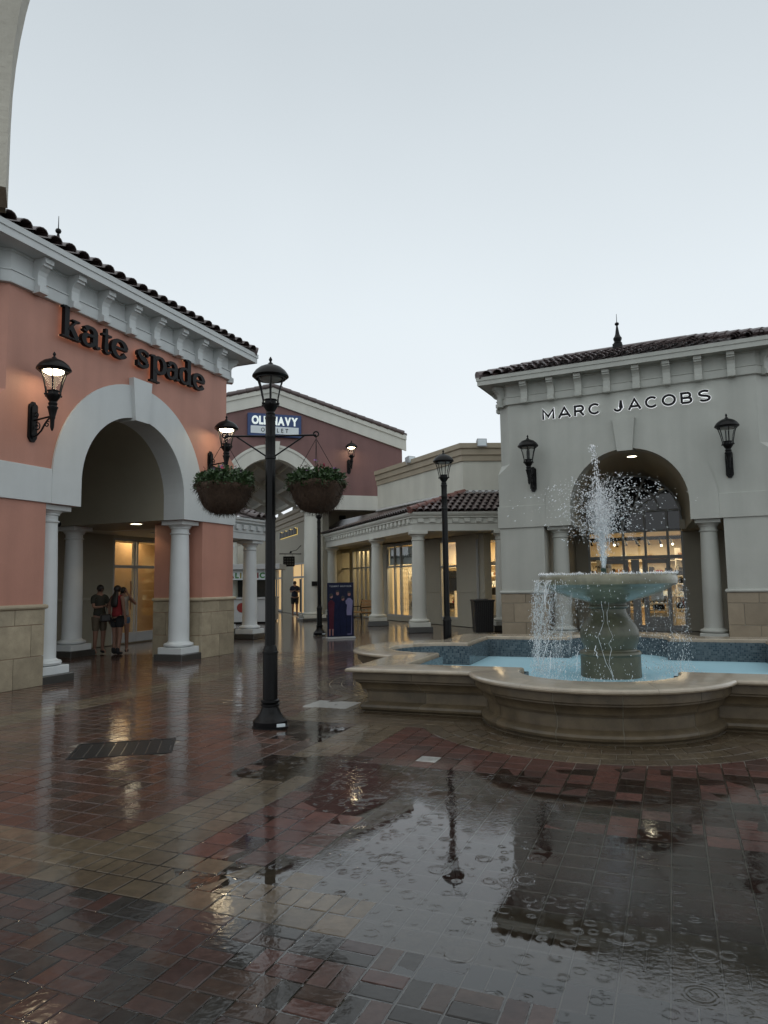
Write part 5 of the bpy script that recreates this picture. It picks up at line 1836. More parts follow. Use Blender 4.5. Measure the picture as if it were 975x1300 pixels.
def sheet_mat(name, lo, hi, top, sc):
    """torn sheets of falling water: white where the water is thick, clear between"""
    m = bpy.data.materials.new(name)
    m.use_nodes = True
    t = m.node_tree
    t.nodes.clear()
    o = N(t, 'ShaderNodeOutputMaterial')
    tr = N(t, 'ShaderNodeBsdfTransparent')
    df = N(t, 'ShaderNodeBsdfDiffuse')
    df.inputs[0].default_value = (0.95, 0.97, 0.98, 1)
    tl = N(t, 'ShaderNodeBsdfTranslucent')
    tl.inputs[0].default_value = (0.95, 0.97, 0.98, 1)
    ms = N(t, 'ShaderNodeMixShader')
    ms.inputs[0].default_value = 0.5
    t.links.new(df.outputs[0], ms.inputs[1])
    t.links.new(tl.outputs[0], ms.inputs[2])
    co = N(t, 'ShaderNodeTexCoord')
    mp = N(t, 'ShaderNodeMapping')
    mp.inputs['Scale'].default_value = sc
    t.links.new(co.outputs['Object'], mp.inputs[0])
    n1 = N(t, 'ShaderNodeTexNoise', Scale=1.0, Detail=5.0, Roughness=0.65)
    t.links.new(mp.outputs[0], n1.inputs['Vector'])
    r1 = N(t, 'ShaderNodeMapRange', interpolation_type='SMOOTHSTEP')
    r1.inputs[1].default_value, r1.inputs[2].default_value = lo, hi
    r1.inputs[3].default_value, r1.inputs[4].default_value = 0.0, top
    t.links.new(n1.outputs['Fac'], r1.inputs[0])
    mx_ = N(t, 'ShaderNodeMixShader')
    t.links.new(r1.outputs[0], mx_.inputs[0])
    t.links.new(tr.outputs[0], mx_.inputs[1])
    t.links.new(ms.outputs[0], mx_.inputs[2])
    t.links.new(mx_.outputs[0], o.inputs[0])
    return m


M['sheet'] = sheet_mat('water_sheet', 0.50, 0.78, 0.75, (15, 15, 2.2))
M['thin_sheet'] = sheet_mat('thin_water_sheet', 0.56, 0.80, 0.45, (20, 20, 2.0))
M['jet_mist'] = sheet_mat('jet_mist', 0.38, 0.75, 0.42, (9, 9, 2.5))
for a0, a1, mat, zlow, ex in ((2.35, 4.05, 'sheet', 0.3, 0.13), (2.5, 3.9, 'sheet', 0.6, 0.06), (-0.55, 0.75, 'thin_sheet', 0.25, 0.09), (1.0, 2.3, 'thin_sheet', 0.7, 0.07)):
    rr = []
    for q in range(9):
        t = q / 8
        z = 1.61 - (1.61 - zlow) * t
        rr.append([(math.cos(a) * (1.0 + ex * math.sqrt(t) + 0.02 * vnoise(a * 6, t * 2, 31)), math.sin(a) * (1.0 + ex * math.sqrt(t) + 0.02 * vnoise(a * 6, t * 2, 31)), z + 0.06 * t * vnoise(a * 5, 1, 8)) for a in np.linspace(a0, a1, 30)])
    tag(MB().loft(rr).build('water_curtain', M[mat], None, (FC.x, FC.y, 0), smooth=4.0), 'torn curtain of water falling from the fountain bowl', kind='stuff')
for r_, h_ in ((0.10, 0.95), (0.20, 1.05)):
    tag(MB().lathe([(0.03, 0.0), (0.04 + r_ * 0.25, h_ * 0.3), (0.04 + r_ * 0.6, h_ * 0.6), (0.03 + r_, h_ * 0.88), (0.02 + r_ * 0.8, h_)], 26, cap=False).build('water_plume', M['jet_mist'], None, (nx, ny, nz), smooth=4.0), 'misty plume of the fountain jet', kind='stuff')

# ------------------------------------------------------------------ lamp posts and hanging baskets
lamp_post('tall black lamp post carrying two hanging flower baskets', (-1.318, 8.185, 0), True)
lamp_post('black lamp post standing right behind the fountain', (1.228, 14.3, 0), False)
lamp_post('black lamp post half hidden behind the right hanging basket', (-2.07, 22.4, 0), False)


def basket(label, loc, seed):
    rnd = random.Random(seed)
    T = thing('hanging_basket', label, 'hanging basket', loc, rnd.uniform(0, 6), 'coir hanging baskets on the lamp post')
    R, D = 0.30, 0.34
    vs, fs = [], []
    na, nz_ = 40, 14
    for j in range(nz_ + 1):
        t = j / nz_
        for i in range(na):
            a = 2 * PI * i / na
            rib = 1 + 0.05 * math.cos(a * 9) * math.sin(PI * min(1, t * 1.1)) + 0.04 * vnoise(math.cos(a) * 3 + seed, math.sin(a) * 3 + t * 4, seed)
            r = R * rib * (math.cos(t * PI / 2 * 0.985) ** 0.72) * (1 + 0.10 * math.exp(-((t - 0.06) / 0.1) ** 2))
            z = -D * math.sin(t * PI / 2) + 0.02 * vnoise(a * 2.5, seed, 9) * (1 - t)
            vs.append((r * math.cos(a), r * math.sin(a), z))
    for j in range(nz_):
        for i in range(na):
            k = (i + 1) % na
            fs.append((j * na + i, (j + 1) * na + i, (j + 1) * na + k, j * na + k))
    fs.append(tuple(range(na)))
    ln = MB().add(vs, fs).build('coir_liner', M["coir"], T, smooth=4.0)
    hm = MB()
    for q in range(1500):                             # loose coir fibres
        a, t = rnd.uniform(0, 2 * PI), rnd.random() ** 1.1
        r = R * 1.02 * (math.cos(t * PI / 2 * 0.985) ** 0.72) * (1 + 0.10 * math.exp(-((t - 0.06) / 0.1) ** 2))
        p = Vector((r * math.cos(a), r * math.sin(a), -D * math.sin(t * PI / 2) + 0.02))
        o_ = Vector((math.cos(a) * rnd.uniform(0.1, 0.9), math.sin(a) * rnd.uniform(0.1, 0.9), rnd.uniform(-1.3, -0.3))) + Vector((rnd.gauss(0, 0.3), rnd.gauss(0, 0.3), 0))
        L = rnd.uniform(0.02, 0.075)
        d = o_.normalized()
        s_ = d.cross(Vector((rnd.random(), rnd.random(), rnd.random()))).normalized() * 0.0022
        m_ = p + d * L * 0.5 + Vector((0, 0, -L * 0.06))
        e_ = p + d * L + Vector((0, 0, -L * 0.25))
        hm.add([p - s_, p + s_, m_ + s_ * 0.8, m_ - s_ * 0.8, e_], [(0, 1, 2, 3), (3, 2, 4)])
    tag(hm.build('coir_fibres', M["coir"], ln), kind='stuff')
    lf = MB()
    for q in range(2600):
        a, rr = rnd.uniform(0, 2 * PI), R * 1.09 * math.sqrt(rnd.random())
        hgt = rnd.uniform(-0.11 if rr > R * 0.97 else -0.04, 0.20) * (1.15 - 0.6 * rr / R) + 0.03 * vnoise(math.cos(a) * 4 * rr / R, math.sin(a) * 4 * rr / R, seed + 2)
        p = Vector((rr * math.cos(a), rr * math.sin(a), hgt))
        d = Vector((math.cos(a) * rnd.uniform(0.0, 1.0) + rnd.gauss(0, 0.4), math.sin(a) * rnd.uniform(0, 1.0) + rnd.gauss(0, 0.4), rnd.uniform(-0.3, 0.9))).normalized()
        w = d.cross(Vector((rnd.gauss(0, 1), rnd.gauss(0, 1), 1))).normalized()
        L, B = rnd.uniform(0.025, 0.065), rnd.uniform(0.009, 0.02)
        lf.add([p, p + d * L * 0.5 + w * B, p + d * L, p + d * L * 0.5 - w * B], [(0, 1, 2, 3)])
    for q in range(44):                               # trailing sprigs
        a = rnd.uniform(0, 2 * PI)
        p = Vector((R * 0.9 * math.cos(a), R * 0.9 * math.sin(a), 0.02))
        pts = []
        for s_ in range(5):
            pts.append(p.copy())
            p = p + Vector((math.cos(a) * 0.022, math.sin(a) * 0.022, rnd.uniform(-0.005, 0.03) - 0.012 * s_))
            lf.blob(p + Vector((rnd.gauss(0, 0.012), rnd.gauss(0, 0.012), 0)), 0.013, (1, 0.6, 0.25), Matrix.Rotation(rnd.uniform(0, 6), 3, 'Z') @ Matrix.Rotation(rnd.uniform(0, 1), 3, 'X'))
        lf.tube(pts, 0.002, 4)
    tag(lf.build('foliage', M['leaf'], T), kind='stuff')
    for q in range(26):
        a, rr = rnd.uniform(0, 2 * PI), R * math.sqrt(rnd.random())
        c = Vector((rr * math.cos(a), rr * math.sin(a), rnd.uniform(0.14, 0.25) * (1.15 - 0.5 * rr / R)))
        fb = MB()
        for k in range(5):
            t = 2 * PI * k / 5
            e_ = Vector((math.cos(t), math.sin(t), 0.3)) * rnd.uniform(0.018, 0.03)
            s_ = Vector((-math.sin(t), math.cos(t), 0)) * 0.014
            fb.add([(0, 0, 0), e_ * 0.6 + s_, e_, e_ * 0.6 - s_], [(0, 1, 2, 3)])
        fo = fb.build('flower', M[rnd.choice(('flower_red', 'flower_red', 'flower_white', 'flower_purple', 'flower_purple'))], T, c)
        fo.rotation_euler = (rnd.uniform(0.2, 1.2), 0, rnd.uniform(0, 6))
    for k in range(4):
        t = 2 * PI * k / 4 + 0.4
        MB().tube([(R * 0.98 * math.cos(t), R * 0.98 * math.sin(t), 0.0), (0.006 * math.cos(t), 0.006 * math.sin(t), 0.52)], 0.0035, 5).build('chain', M['black'], T)
    MB().tube([(0, 0, 0.51), (0, 0, 0.572)], 0.005, 6).build('hook', M['black'], T)
    return T


M["coir"] = surf('coir_fibre', (0.055, 0.033, 0.020), 0.9, 0.45, 30, 0.6, 90)
basket('hanging coir basket of flowers on the left arm of the lamp post', (-1.318 - 0.535, 8.185, 2.76), 4)
basket('hanging coir basket of flowers on the right arm of the lamp post', (-1.318 + 0.535, 8.185, 2.76), 9)

# ------------------------------------------------------------------ low cream shop with the colonnade
c2 = Vector((1.10, 23.2))
bd, ad = Vector((-0.3436, 0.9391)).normalized(), Vector((0.9988, 0.05)).normalized()
nA, nB = Vector((ad.y, -ad.x)), Vector((-bd.y, bd.x))
AR = thing('colonnade_building', 'low cream shop with white columns, dentil cornice and brown tiled awning roof', 'building')


def corner(o):
    det = nA.x * nB.y - nA.y * nB.x
    return c2 + Vector(((o * nB.y - nA.y * o) / det, (nA.x * o - o * nB.x) / det))


def ar_path(o, z, L=11.6, R_=4.4):
    k = corner(o)
    a = c2 + nB * o + bd * L
    b = c2 + nA * o + ad * R_
    return [(a.x, a.y, z), (k.x, k.y, z), (b.x, b.y, z)]


EP = [(-0.28, 3.245), (0.26, 3.245), (0.26, 3.47), (0.285, 3.49), (0.285, 3.515), (0.26, 3.52), (0.26, 3.66), (0.30, 3.67), (0.33, 3.68), (0.33, 3.72), (0.37, 3.75), (0.40, 3.80), (0.40, 3.86), (0.30, 3.865)]
MB().loft([ar_path(o, z) for o, z in EP]).build('entablature', M['cream_trim'], AR)
MB().loft([ar_path(-0.28, 3.245), ar_path(-0.28, 3.9)]).build('entablature_back', M['cream_trim'], AR)
dm = MB().box(-0.10, 0.10, -0.075, 0.01, 3.525, 3.655, 0.006).mesh('dentil', M['cream_trim'])
k0 = corner(0.26)
for k in range(1, 11):
    q = k0 + ad * (0.38 * k - 0.12)
    put('dentil', dm, AR, (q.x, q.y, 0), math.atan2(ad.y, ad.x))
for k in range(1, 30):
    q = k0 + bd * (0.38 * k - 0.12)
    put('dentil', dm, AR, (q.x, q.y, 0), math.atan2(-bd.y, -bd.x))
for q in (Vector((3.85, 23.34)), c2, c2 + bd * 4.05, c2 + bd * 10.3):
    column(AR, q.x, q.y, 3.25, 0.24, 0.20, M['cream_trim'], 0.33, 0.17, math.atan2(ad.y, ad.x))
# inner shop wall
io, iw = Vector((3.30, 24.45)), Vector((-0.453, 0.892)).normalized()
IRZ = math.atan2(-iw.y, -iw.x)
inx = Vector((-iw.y, iw.x)) * -1                      # into the building


def ipt(t, d=0.0, z=0.0):
    q = io + iw * t + inx * d
    return Vector((q.x, q.y, z))


def wallbox(name, mat, t0, t1, d0, d1, z0, z1, parent=AR, b=0.004):
    """box on the inner wall: t along it (away from camera), d depth into the building"""
    o = MB().box(-t1, -t0, d0, d1, z0, z1, b).build(name, mat, parent, (io.x, io.y, 0), IRZ)
    return o


cuts = [(-0.2, 1.55), (2.70, 4.40), (7.15, 8.85), (10.75, 11.05), (12.2, 14.5)]
for a, b in cuts:
    wallbox('shop_wall', M['beige'], a, b, 0.0, 0.3, 0.0, 3.245)
    if b - a > 1: wallbox('dado_rail', M['beige'], a, b, -0.025, 0.0, 1.20, 1.26)
for a, b, z0, z1, tr_, name in ((1.55, 2.70, 0.28, 3.08, 2.16, 0), (4.40, 7.15, 0.22, 3.16, 2.26, 1), (8.85, 10.75, 0.05, 3.12, 2.30, 2), (11.05, 12.2, 0.3, 3.1, 2.3, 3)):
    fm = MB()
    vs_ = [a, b] if name != 1 else [a, 5.9, 6.45, b]
    if name == 2: vs_ = [a, 9.35, 9.8, 10.25, b]
    for x in vs_:
        fm.box(-x - 0.04, -x + 0.04, 0.02, 0.12, z0 - 0.05, z1 + 0.05, 0.004)
    for q, z in enumerate((z0, tr_, z1)):
        fm.box(-b, -a, 0.021 + 0.001 * q, 0.119, z - 0.035, z + 0.035, 0.004)
    fo = fm.build('window_frame', M['grey_frame'], AR, (io.x, io.y, 0), IRZ)
    for x0, x1 in zip(vs_[:-1], vs_[1:]):
        for u0, u1 in ((z0, tr_), (tr_, z1)):
            MB().box(-x1 + 0.04, -x0 - 0.04, 0.06, 0.068, u0 + 0.035, u1 - 0.035).build('pane', M['glass'], fo)
    if z0 > 0.1: wallbox('sill_wall', M['beige'], a, b, 0.01, 0.29, 0.0, z0 - 0.035)
    wallbox('header', M['beige'], a, b, 0.01, 0.29, z1 + 0.035, 3.245)
# front wall facing the plaza, beside the pale shop
fo_ = Vector((3.16, 24.50))


def frontbox(name, mat, x0, x1, d0, d1, z0, z1, parent=AR):
    return MB().box(x0, x1, d0, d1, z0, z1, 0.004).build(name, mat, parent, (fo_.x, fo_.y, 0), math.atan2(ad.y, ad.x))


fm = MB()
for x in (0.04, 0.95):
    fm.box(x - 0.035, x + 0.035, 0.02, 0.12, 0.35, 3.05, 0.004)
for q, z in enumerate((0.4, 2.18, 3.03)):
    fm.box(0.05, 0.95, 0.021 + 0.001 * q, 0.119, z - 0.035, z + 0.035, 0.004)
fw_ = fm.build('window_frame', M['grey_frame'], AR, (fo_.x, fo_.y, 0), math.atan2(ad.y, ad.x))
for u0, u1 in ((0.43, 2.15), (2.21, 3.0)):
    frontbox('pane', M['glass'], 0.08, 0.92, 0.06, 0.068, u0, u1, fw_)
frontbox('shop_wall', M['beige'], 0.95, 3.5, 0.0, 0.3, 0.0, 3.245)
frontbox('sill_wall', M['beige'], 0.0, 0.95, 0.01, 0.3, 0.0, 0.37)
frontbox('header', M['beige'], 0.0, 0.95, 0.01, 0.3, 3.06, 3.245)
# interior
wallbox('interior_wall', M['warm_wall'], -1.6, 14.4, 3.2, 3.3, 0.0, 3.3)
wallbox('interior_ceiling', M['warm_wall'], -1.4, 14.4, 0.3, 3.2, 3.25, 3.3)
wallbox('interior_floor', M['warm_floor'], -0.3, 14.4, 0.3, 3.2, -0.01, 0.03)
wallbox('interior_wall', M['warm_wall'], 8.2, 8.3, 0.31, 3.19, 0.03, 3.24)
for a in (0.6, 2.2, 5.8):
    wallbox('light_track', M['black'], a - 0.5, a + 0.8, 1.2, 1.23, 3.0, 3.04)
for t, w in ((0.9, 85), (2.6, 88), (5.9, 140), (9.8, 90), (11.8, 40)):
    p = ipt(t, 1.5, 3.18)
    area_light('colonnade_shop_light', p, 1.0, w, (1.0, 0.76, 0.44), rz=IRZ, sy=1.6)
# dressings of the windows
wallbox('banner', M['panel_white'], 4.46, 7.08, 0.14, 0.16, 2.34, 3.08)
bn = holder('banner_text', AR, (io.x, io.y, 0), IRZ)
text_row(bn, 'MARC JACOBS', -6.95, -4.7, 0.133, 2.62, 0.20, 0.01, M['black_sign'], 0.002)
for t in np.arange(5.2, 6.9, 0.155):
    MB().tube([(-t + 0.022 * (-1) ** q, 0.45, 0.35 + 0.105 * q) for q in range(20)], [0.022 if q % 2 else 0.009 for q in range(20)], 6).build('bead_strand', M['shelf'], AR, (io.x, io.y, 0), IRZ)
display_shelf('white shelf behind the bead strands in the wide colonnade window', ipt(5.75, 0.7, 0.03), IRZ, 0.7, 3)
handbag('black handbag on the top board of the white shelf under the banner', ipt(5.78, 0.6, 1.67), IRZ, 0.9)
handbag('black handbag on the middle board of the white shelf under the banner', ipt(5.72, 0.6, 1.12), IRZ, 0.9)
handbag('black handbag on the lowest board of the white shelf under the banner', ipt(5.8, 0.6, 0.57), IRZ, 1.1)
wallbox('display_panel', M['black_cloth'], 2.35, 2.95, 0.5, 0.54, 1.25, 2.0)
display_shelf('white shelf in the narrow window behind the lamp post', ipt(3.0, 0.75, 0.03), IRZ, 0.8, 2)
handbag('black handbag on the shelf in the narrow window behind the lamp post', ipt(2.9, 0.65, 0.57), IRZ, 1.1)
handbag('black handbag high on the shelf in the narrow window', ipt(2.95, 0.65, 1.12), IRZ, 0.9)
ds = thing('display_stand', 'white display stand in the window above the black bin', 'stand', (fo_.x + 0.55, fo_.y + 0.6, 0.0), 0)
bx('stand_column', M['shelf'], ds, -0.25, 0.25, -0.2, 0.2, -0.01, 1.08)
bx('stand_top', M['shelf'], ds, -0.28, 0.28, -0.23, 0.23, 1.081, 1.11)
handbag('black handbag with tall strap on the stand above the bin', (fo_.x + 0.55, fo_.y + 0.6, 1.112), 0.1, 1.25)

stocked_wall('stocked shelving at the back of the wide colonnade window', ipt(7.3, 3.15, 0.03), IRZ, 3.4, 5, 21)
stocked_wall('stocked shelving at the back of the narrow window behind the lamp post', ipt(4.2, 3.14, 0.03), IRZ, 2.4, 5, 22)
stocked_wall('stocked shelving at the back of the window above the black bin', ipt(1.2, 3.14, 0.03), IRZ, 2.6, 5, 23)
stocked_wall('stocked shelving behind the glazed door beside the wooden bench', ipt(12.2, 3.14, 0.03), IRZ, 3.6, 5, 24)
# ceiling under the colonnade and the tiled roof
k1 = corner(-0.2)
pa, pb = c2 + nB * -0.2 + bd * 11.6, c2 + nA * -0.2 + ad * 4.4
ce = MB().add([(k1.x, k1.y, 3.247), (pb.x, pb.y, 3.247), (7.0, 25.5, 3.247), tuple(ipt(-1.4, 0.2, 3.247)), tuple(ipt(14.4, 0.2, 3.247)), (pa.x, pa.y, 3.247)], [(0, 1, 2, 3, 4, 5)])
ce.build('colonnade_ceiling', M['beige'], AR)
Wc = Vector((2.77, 24.5))
wdir = Vector((-0.45, 0.893)).normalized()
E0 = corner(0.42)
ZE, ZT = 3.87, 4.64
ER = c2 + nA * 0.42 + ad * 4.4
EL = c2 + nB * 0.42 + bd * 11.6
WR = Wc + ad * 3.4
WL = Wc + wdir * 11.0
rb = MB().add([(E0.x, E0.y, ZE), (ER.x, ER.y, ZE), (WR.x, WR.y, ZT), (Wc.x, Wc.y, ZT)], [(0, 1, 2, 3)])
rb.add([(EL.x, EL.y, ZE), (E0.x, E0.y, ZE), (Wc.x, Wc.y, ZT), (WL.x, WL.y, ZT)], [(0, 1, 2, 3)])
roof = rb.build('roof', M['tile'], AR)


def slope_tiles(P0, P1, T0, T1, first, u, zlo, zhi, cols_part, pitch=0.225, course=0.30):
    """tiles between the eave P0->P1 and the top T0->T1; the hip end is at P0/T0; u is the eave direction for the tile"""
    P0, P1, T0, T1 = (Vector((p.x, p.y, z)) for p, z in ((P0, zlo), (P1, zlo), (T0, zhi), (T1, zhi)))
    ed = (P1 - P0).normalized()
    up = Vector((-ed.y, ed.x, 0))
    if up.dot(T0 - P0) < 0: up = -up
    run = (T0 - P0).dot(up)
    sv = (up * run + Vector((0, 0, zhi - zlo))).normalized()
    uu = Vector((u.x, u.y, 0))
    ww = uu.cross(sv)
    rows = int(math.hypot(run, zhi - zlo) / course) + 1
    extra = MB()
    tv = [v.co.copy() for v in TILE_S.vertices]
    tf = [tuple(p.vertices) for p in TILE_S.polygons]
    for j in range(rows):
        fr = min(1, j * course / math.hypot(run, zhi - zlo))
        st = (T0 - P0).dot(ed) * fr
        n = int(((P1 - P0).length - st) / pitch)
        for i in range(n):
            pos = P0 + ed * (st + (i + 0.6) * pitch) + sv * (j * course - 0.05)
            m = Matrix(((uu.x, sv.x, ww.x, pos.x), (uu.y, sv.y, ww.y, pos.y), (uu.z, sv.z, ww.z, pos.z + 0.012), (0, 0, 0, 1)))
            if i < cols_part:
                o = bpy.data.objects.new('roof_tile', TILE_S)
                COL.objects.link(o)
                o.parent = roof
                o.matrix_local = m @ Matrix.Rotation(random.uniform(-0.03, 0.03), 4, 'Z')
            else:
                extra.add([m @ v for v in tv], tf)
    if extra.v: tag(extra.build('tile_courses', M['tile'], roof, smooth=0.9), kind='stuff')


slope_tiles(E0, ER, Wc, WR, 0, ad, ZE, ZT, 14)
slope_tiles(E0, EL, Wc, WL, 0, -bd, ZE, ZT, 20)
for k in range(7):
    a = Vector((E0.x, E0.y, ZE + 0.05)).lerp(Vector((Wc.x, Wc.y, ZT + 0.05)), k / 7)
    b = Vector((E0.x, E0.y, ZE + 0.05)).lerp(Vector((Wc.x, Wc.y, ZT + 0.05)), k / 7 + 0.17)
    MB().tube([a, b], [0.125, 0.10], 10).build('hip_tile', M['tile_red'], roof, smooth=0.8)
# upper wall with its stepped tan cornice and metal flashing
def up_path(o, z):
    n1, n2 = Vector((ad.y, -ad.x)), Vector((-wdir.y, wdir.x))
    det = n1.x * n2.y - n1.y * n2.x
    k = Wc + Vector(((o * n2.y - n1.y * o) / det, (n1.x * o - o * n2.x) / det))
    a, b = Wc + n2 * o + wdir * 6.75, Wc + n1 * o + ad * 4.0
    a2 = a - n2 * 1.0
    return [(a2.x, a2.y, z), (a.x, a.y, z), (k.x, k.y, z), (b.x, b.y, z)]
MB().loft([up_path(0.0, 3.3), up_path(0.0, 5.80)]).build('upper_wall', M['cream'], AR)
MB().loft([up_path(0.0, 5.78), up_path(0.05, 5.79), up_path(0.05, 5.98), up_path(0.075, 5.985), up_path(0.10, 6.0), up_path(0.10, 6.20), up_path(0.12, 6.205), up_path(0.16, 6.23), up_path(0.16, 6.40), up_path(-0.3, 6.41)]).build('parapet_cornice', M['tan_trim'], AR)
MB().loft([up_path(0.10, ZT + 0.02), up_path(0.10, ZT + 0.05), up_path(0.015, ZT + 0.12)]).build('flashing', M['alu'], AR)


def floodlight(label, loc, rz):
    T = thing('floodlight', label, 'floodlight', loc, rz, 'floodlights on the parapet')
    o = MB()
    o.loft([[(-0.17, -0.16, 0.06), (0.17, -0.16, 0.06), (0.17, -0.12, 0.34), (-0.17, -0.12, 0.34)], [(-0.15, 0.14, 0.12), (0.15, 0.14, 0.12), (0.15, 0.14, 0.30), (-0.15, 0.14, 0.30)]], closed=True, cap=True)
    o.build('housing', M['floodlight'], T)
    MB().loft([[(-0.14, -0.165, 0.09), (0.14, -0.165, 0.09), (0.14, -0.13, 0.315), (-0.14, -0.13, 0.315)], [(-0.14, -0.15, 0.09), (0.14, -0.15, 0.09), (0.14, -0.115, 0.315), (-0.14, -0.115, 0.315)]], closed=True, cap=True).build('lens', M['panel_white'], T)
    MB().tube([(-0.18, 0, 0.2), (-0.18, 0, 0.01), (0.18, 0, 0.01), (0.18, 0, 0.2)], 0.014, 6).build('bracket', M['floodlight'], T)
    return T


p = Wc + wdir * 3.6 + Vector((-wdir.y, wdir.x)) * 0.1
floodlight('grey floodlight on the sloping part of the tan parapet, left one', (p.x, p.y, 6.20), 0.6)
p = Wc + ad * 0.66 + Vector((ad.y, -ad.x)) * 0.1
floodlight('grey floodlight on the tan parapet next to the pale shop', (p.x, p.y, 6.20), 0.1)

# ------------------------------------------------------------------ dark red gabled hall behind
OD = Vector((math.sin(math.radians(70.3)), math.cos(math.radians(70.3)), 0))
ON_ = Vector((-OD.y, OD.x, 0))
OP = Vector((-3.16, 31.4, 0))
ORZ = math.atan2(OD.y, OD.x)


def opt(s, n, z=0.0):
    return OP + OD * s + ON_ * n + Vector((0, 0, z))


H = thing('gabled_building', 'dark red gabled building with big white arch and blue store sign', 'building', OP, ORZ)
ax, ar_, aR, az_ = -1.82, 1.70, 2.32, 5.40
apz, ez = 10.28, 8.47
sR, sL = 4.30, -7.94
sl = (apz - ez) / (4.45 - ax)
zroof = lambda s: apz - abs(s - ax) * sl
fw = MB()
for sgn in (-1, 1):
    e = sR if sgn > 0 else sL
    pts = [(ax + sgn * ar_, 4.9), (ax + sgn * ar_, az_)] + [(ax + sgn * ar_ * math.cos(PI / 2 * k / 16), az_ + ar_ * math.sin(PI / 2 * k / 16)) for k in range(1, 17)]
    pts += [(ax, apz - 0.1), (e, zroof(e) - 0.1), (e, 4.9)]
    if sgn < 0: pts = pts[::-1]
    fw.prism(pts, lambda u, v, w: (u, w, v), 0.0, 0.55)
fw.build('front_wall', M['red'], H)
MB().box(sR - 0.3, sR - 0.002, 0.551, 9.0, 4.9, 8.3).build('side_wall', M['red'], H)
for sgn in (-1, 1):
    e = sR if sgn > 0 else sL
    n = 20
    o = [(ax + sgn * aR, 4.88), (ax + sgn * aR, az_)] + [(ax + sgn * aR * math.cos(PI / 2 * k / n), az_ + aR * math.sin(PI / 2 * k / n)) for k in range(1, n + 1)]
    i = [(ax + sgn * (ar_ - 0.004), 4.88), (ax + sgn * (ar_ - 0.004), az_)] + [(ax + sgn * (ar_ - 0.004) * math.cos(PI / 2 * k / n), az_ + (ar_ - 0.004) * math.sin(PI / 2 * k / n)) for k in range(1, n + 1)]
    m_ = [(a[0] + (b[0] - a[0]) * 0.82, a[1] + (b[1] - a[1]) * 0.82) for a, b in zip(i, o)]
    rg = [[(u, 0.5, v) for u, v in i], [(u, -0.03, v) for u, v in i], [(u, -0.03, v) for u, v in m_], [(u, -0.07, v) for u, v in m_], [(u, -0.07, v) for u, v in o], [(u, 0.02, v) for u, v in o]]
    if sgn > 0: rg = rg[::-1]
    MB().loft(rg).build('arch_ring', M['cream_trim'], H)
    xa, xb = sorted((ax + sgn * aR, e + sgn * 0.02))
    MB().box(xa, xb, -0.032, 0.56, 4.895, 5.56, 0.005).build('band', M['cream_trim'], H)
    # raking cornice board and tiles on the verge
    q0, q1 = (ax, apz), (ax + sgn * 6.30, zroof(ax + 6.30))
    for d0, d1, y0 in ((0.0, 0.22, -0.16), (0.22, 0.72, -0.10)):
        pts = [(q0[0], q0[1] - d0), (q1[0], q1[1] - d0), (q1[0], q1[1] - d1), (q0[0], q0[1] - d1)]
        if sgn > 0: pts = pts[::-1]
        MB().prism(pts, lambda u, v, w: (u, w, v), y0, 0.0).build('rake_board', M['cream_trim'], H)
    pts = [(q0[0], q0[1] + 0.10), (q1[0] + sgn * 0.05, q1[1] + 0.10), (q1[0] + sgn * 0.05, q1[1] + 0.003), (q0[0], q0[1] + 0.003)]
    if sgn > 0: pts = pts[::-1]
    rfo = MB().prism(pts, lambda u, v, w: (u, w, v), -0.1, 9.0).build('roof', M['tile'], H)
    vd_ = Vector((sgn * 6.3, 0, q1[1] - q0[1])).normalized()
    for k in range(16):
        p0 = Vector((q0[0], -0.12, q0[1] + 0.07)) + vd_ * (0.40 * k + 0.42)
        p1 = p0 - vd_ * 0.44
        MB().tube([p0, p1], [0.125, 0.10], 8).build('verge_tile', M['tile'], rfo, smooth=0.8)
MB().prism([(ax - 0.22, az_ + ar_ - 0.06), (ax + 0.22, az_ + ar_ - 0.06), (ax + 0.32, az_ + aR + 0.14), (ax - 0.32, az_ + aR + 0.14)], lambda u, v, w: (u, w, v), -0.14, 0.4).build('keystone', M['cream_trim'], H)
for s in (0.0, -3.64):
    column(H, s, 0.22, 4.90, 0.38, 0.33, M['cream_trim'], 0.50, 0.10)
bx('plaque', M['black'], H, -0.12, 0.22, -0.20, -0.165, 1.50, 1.70)
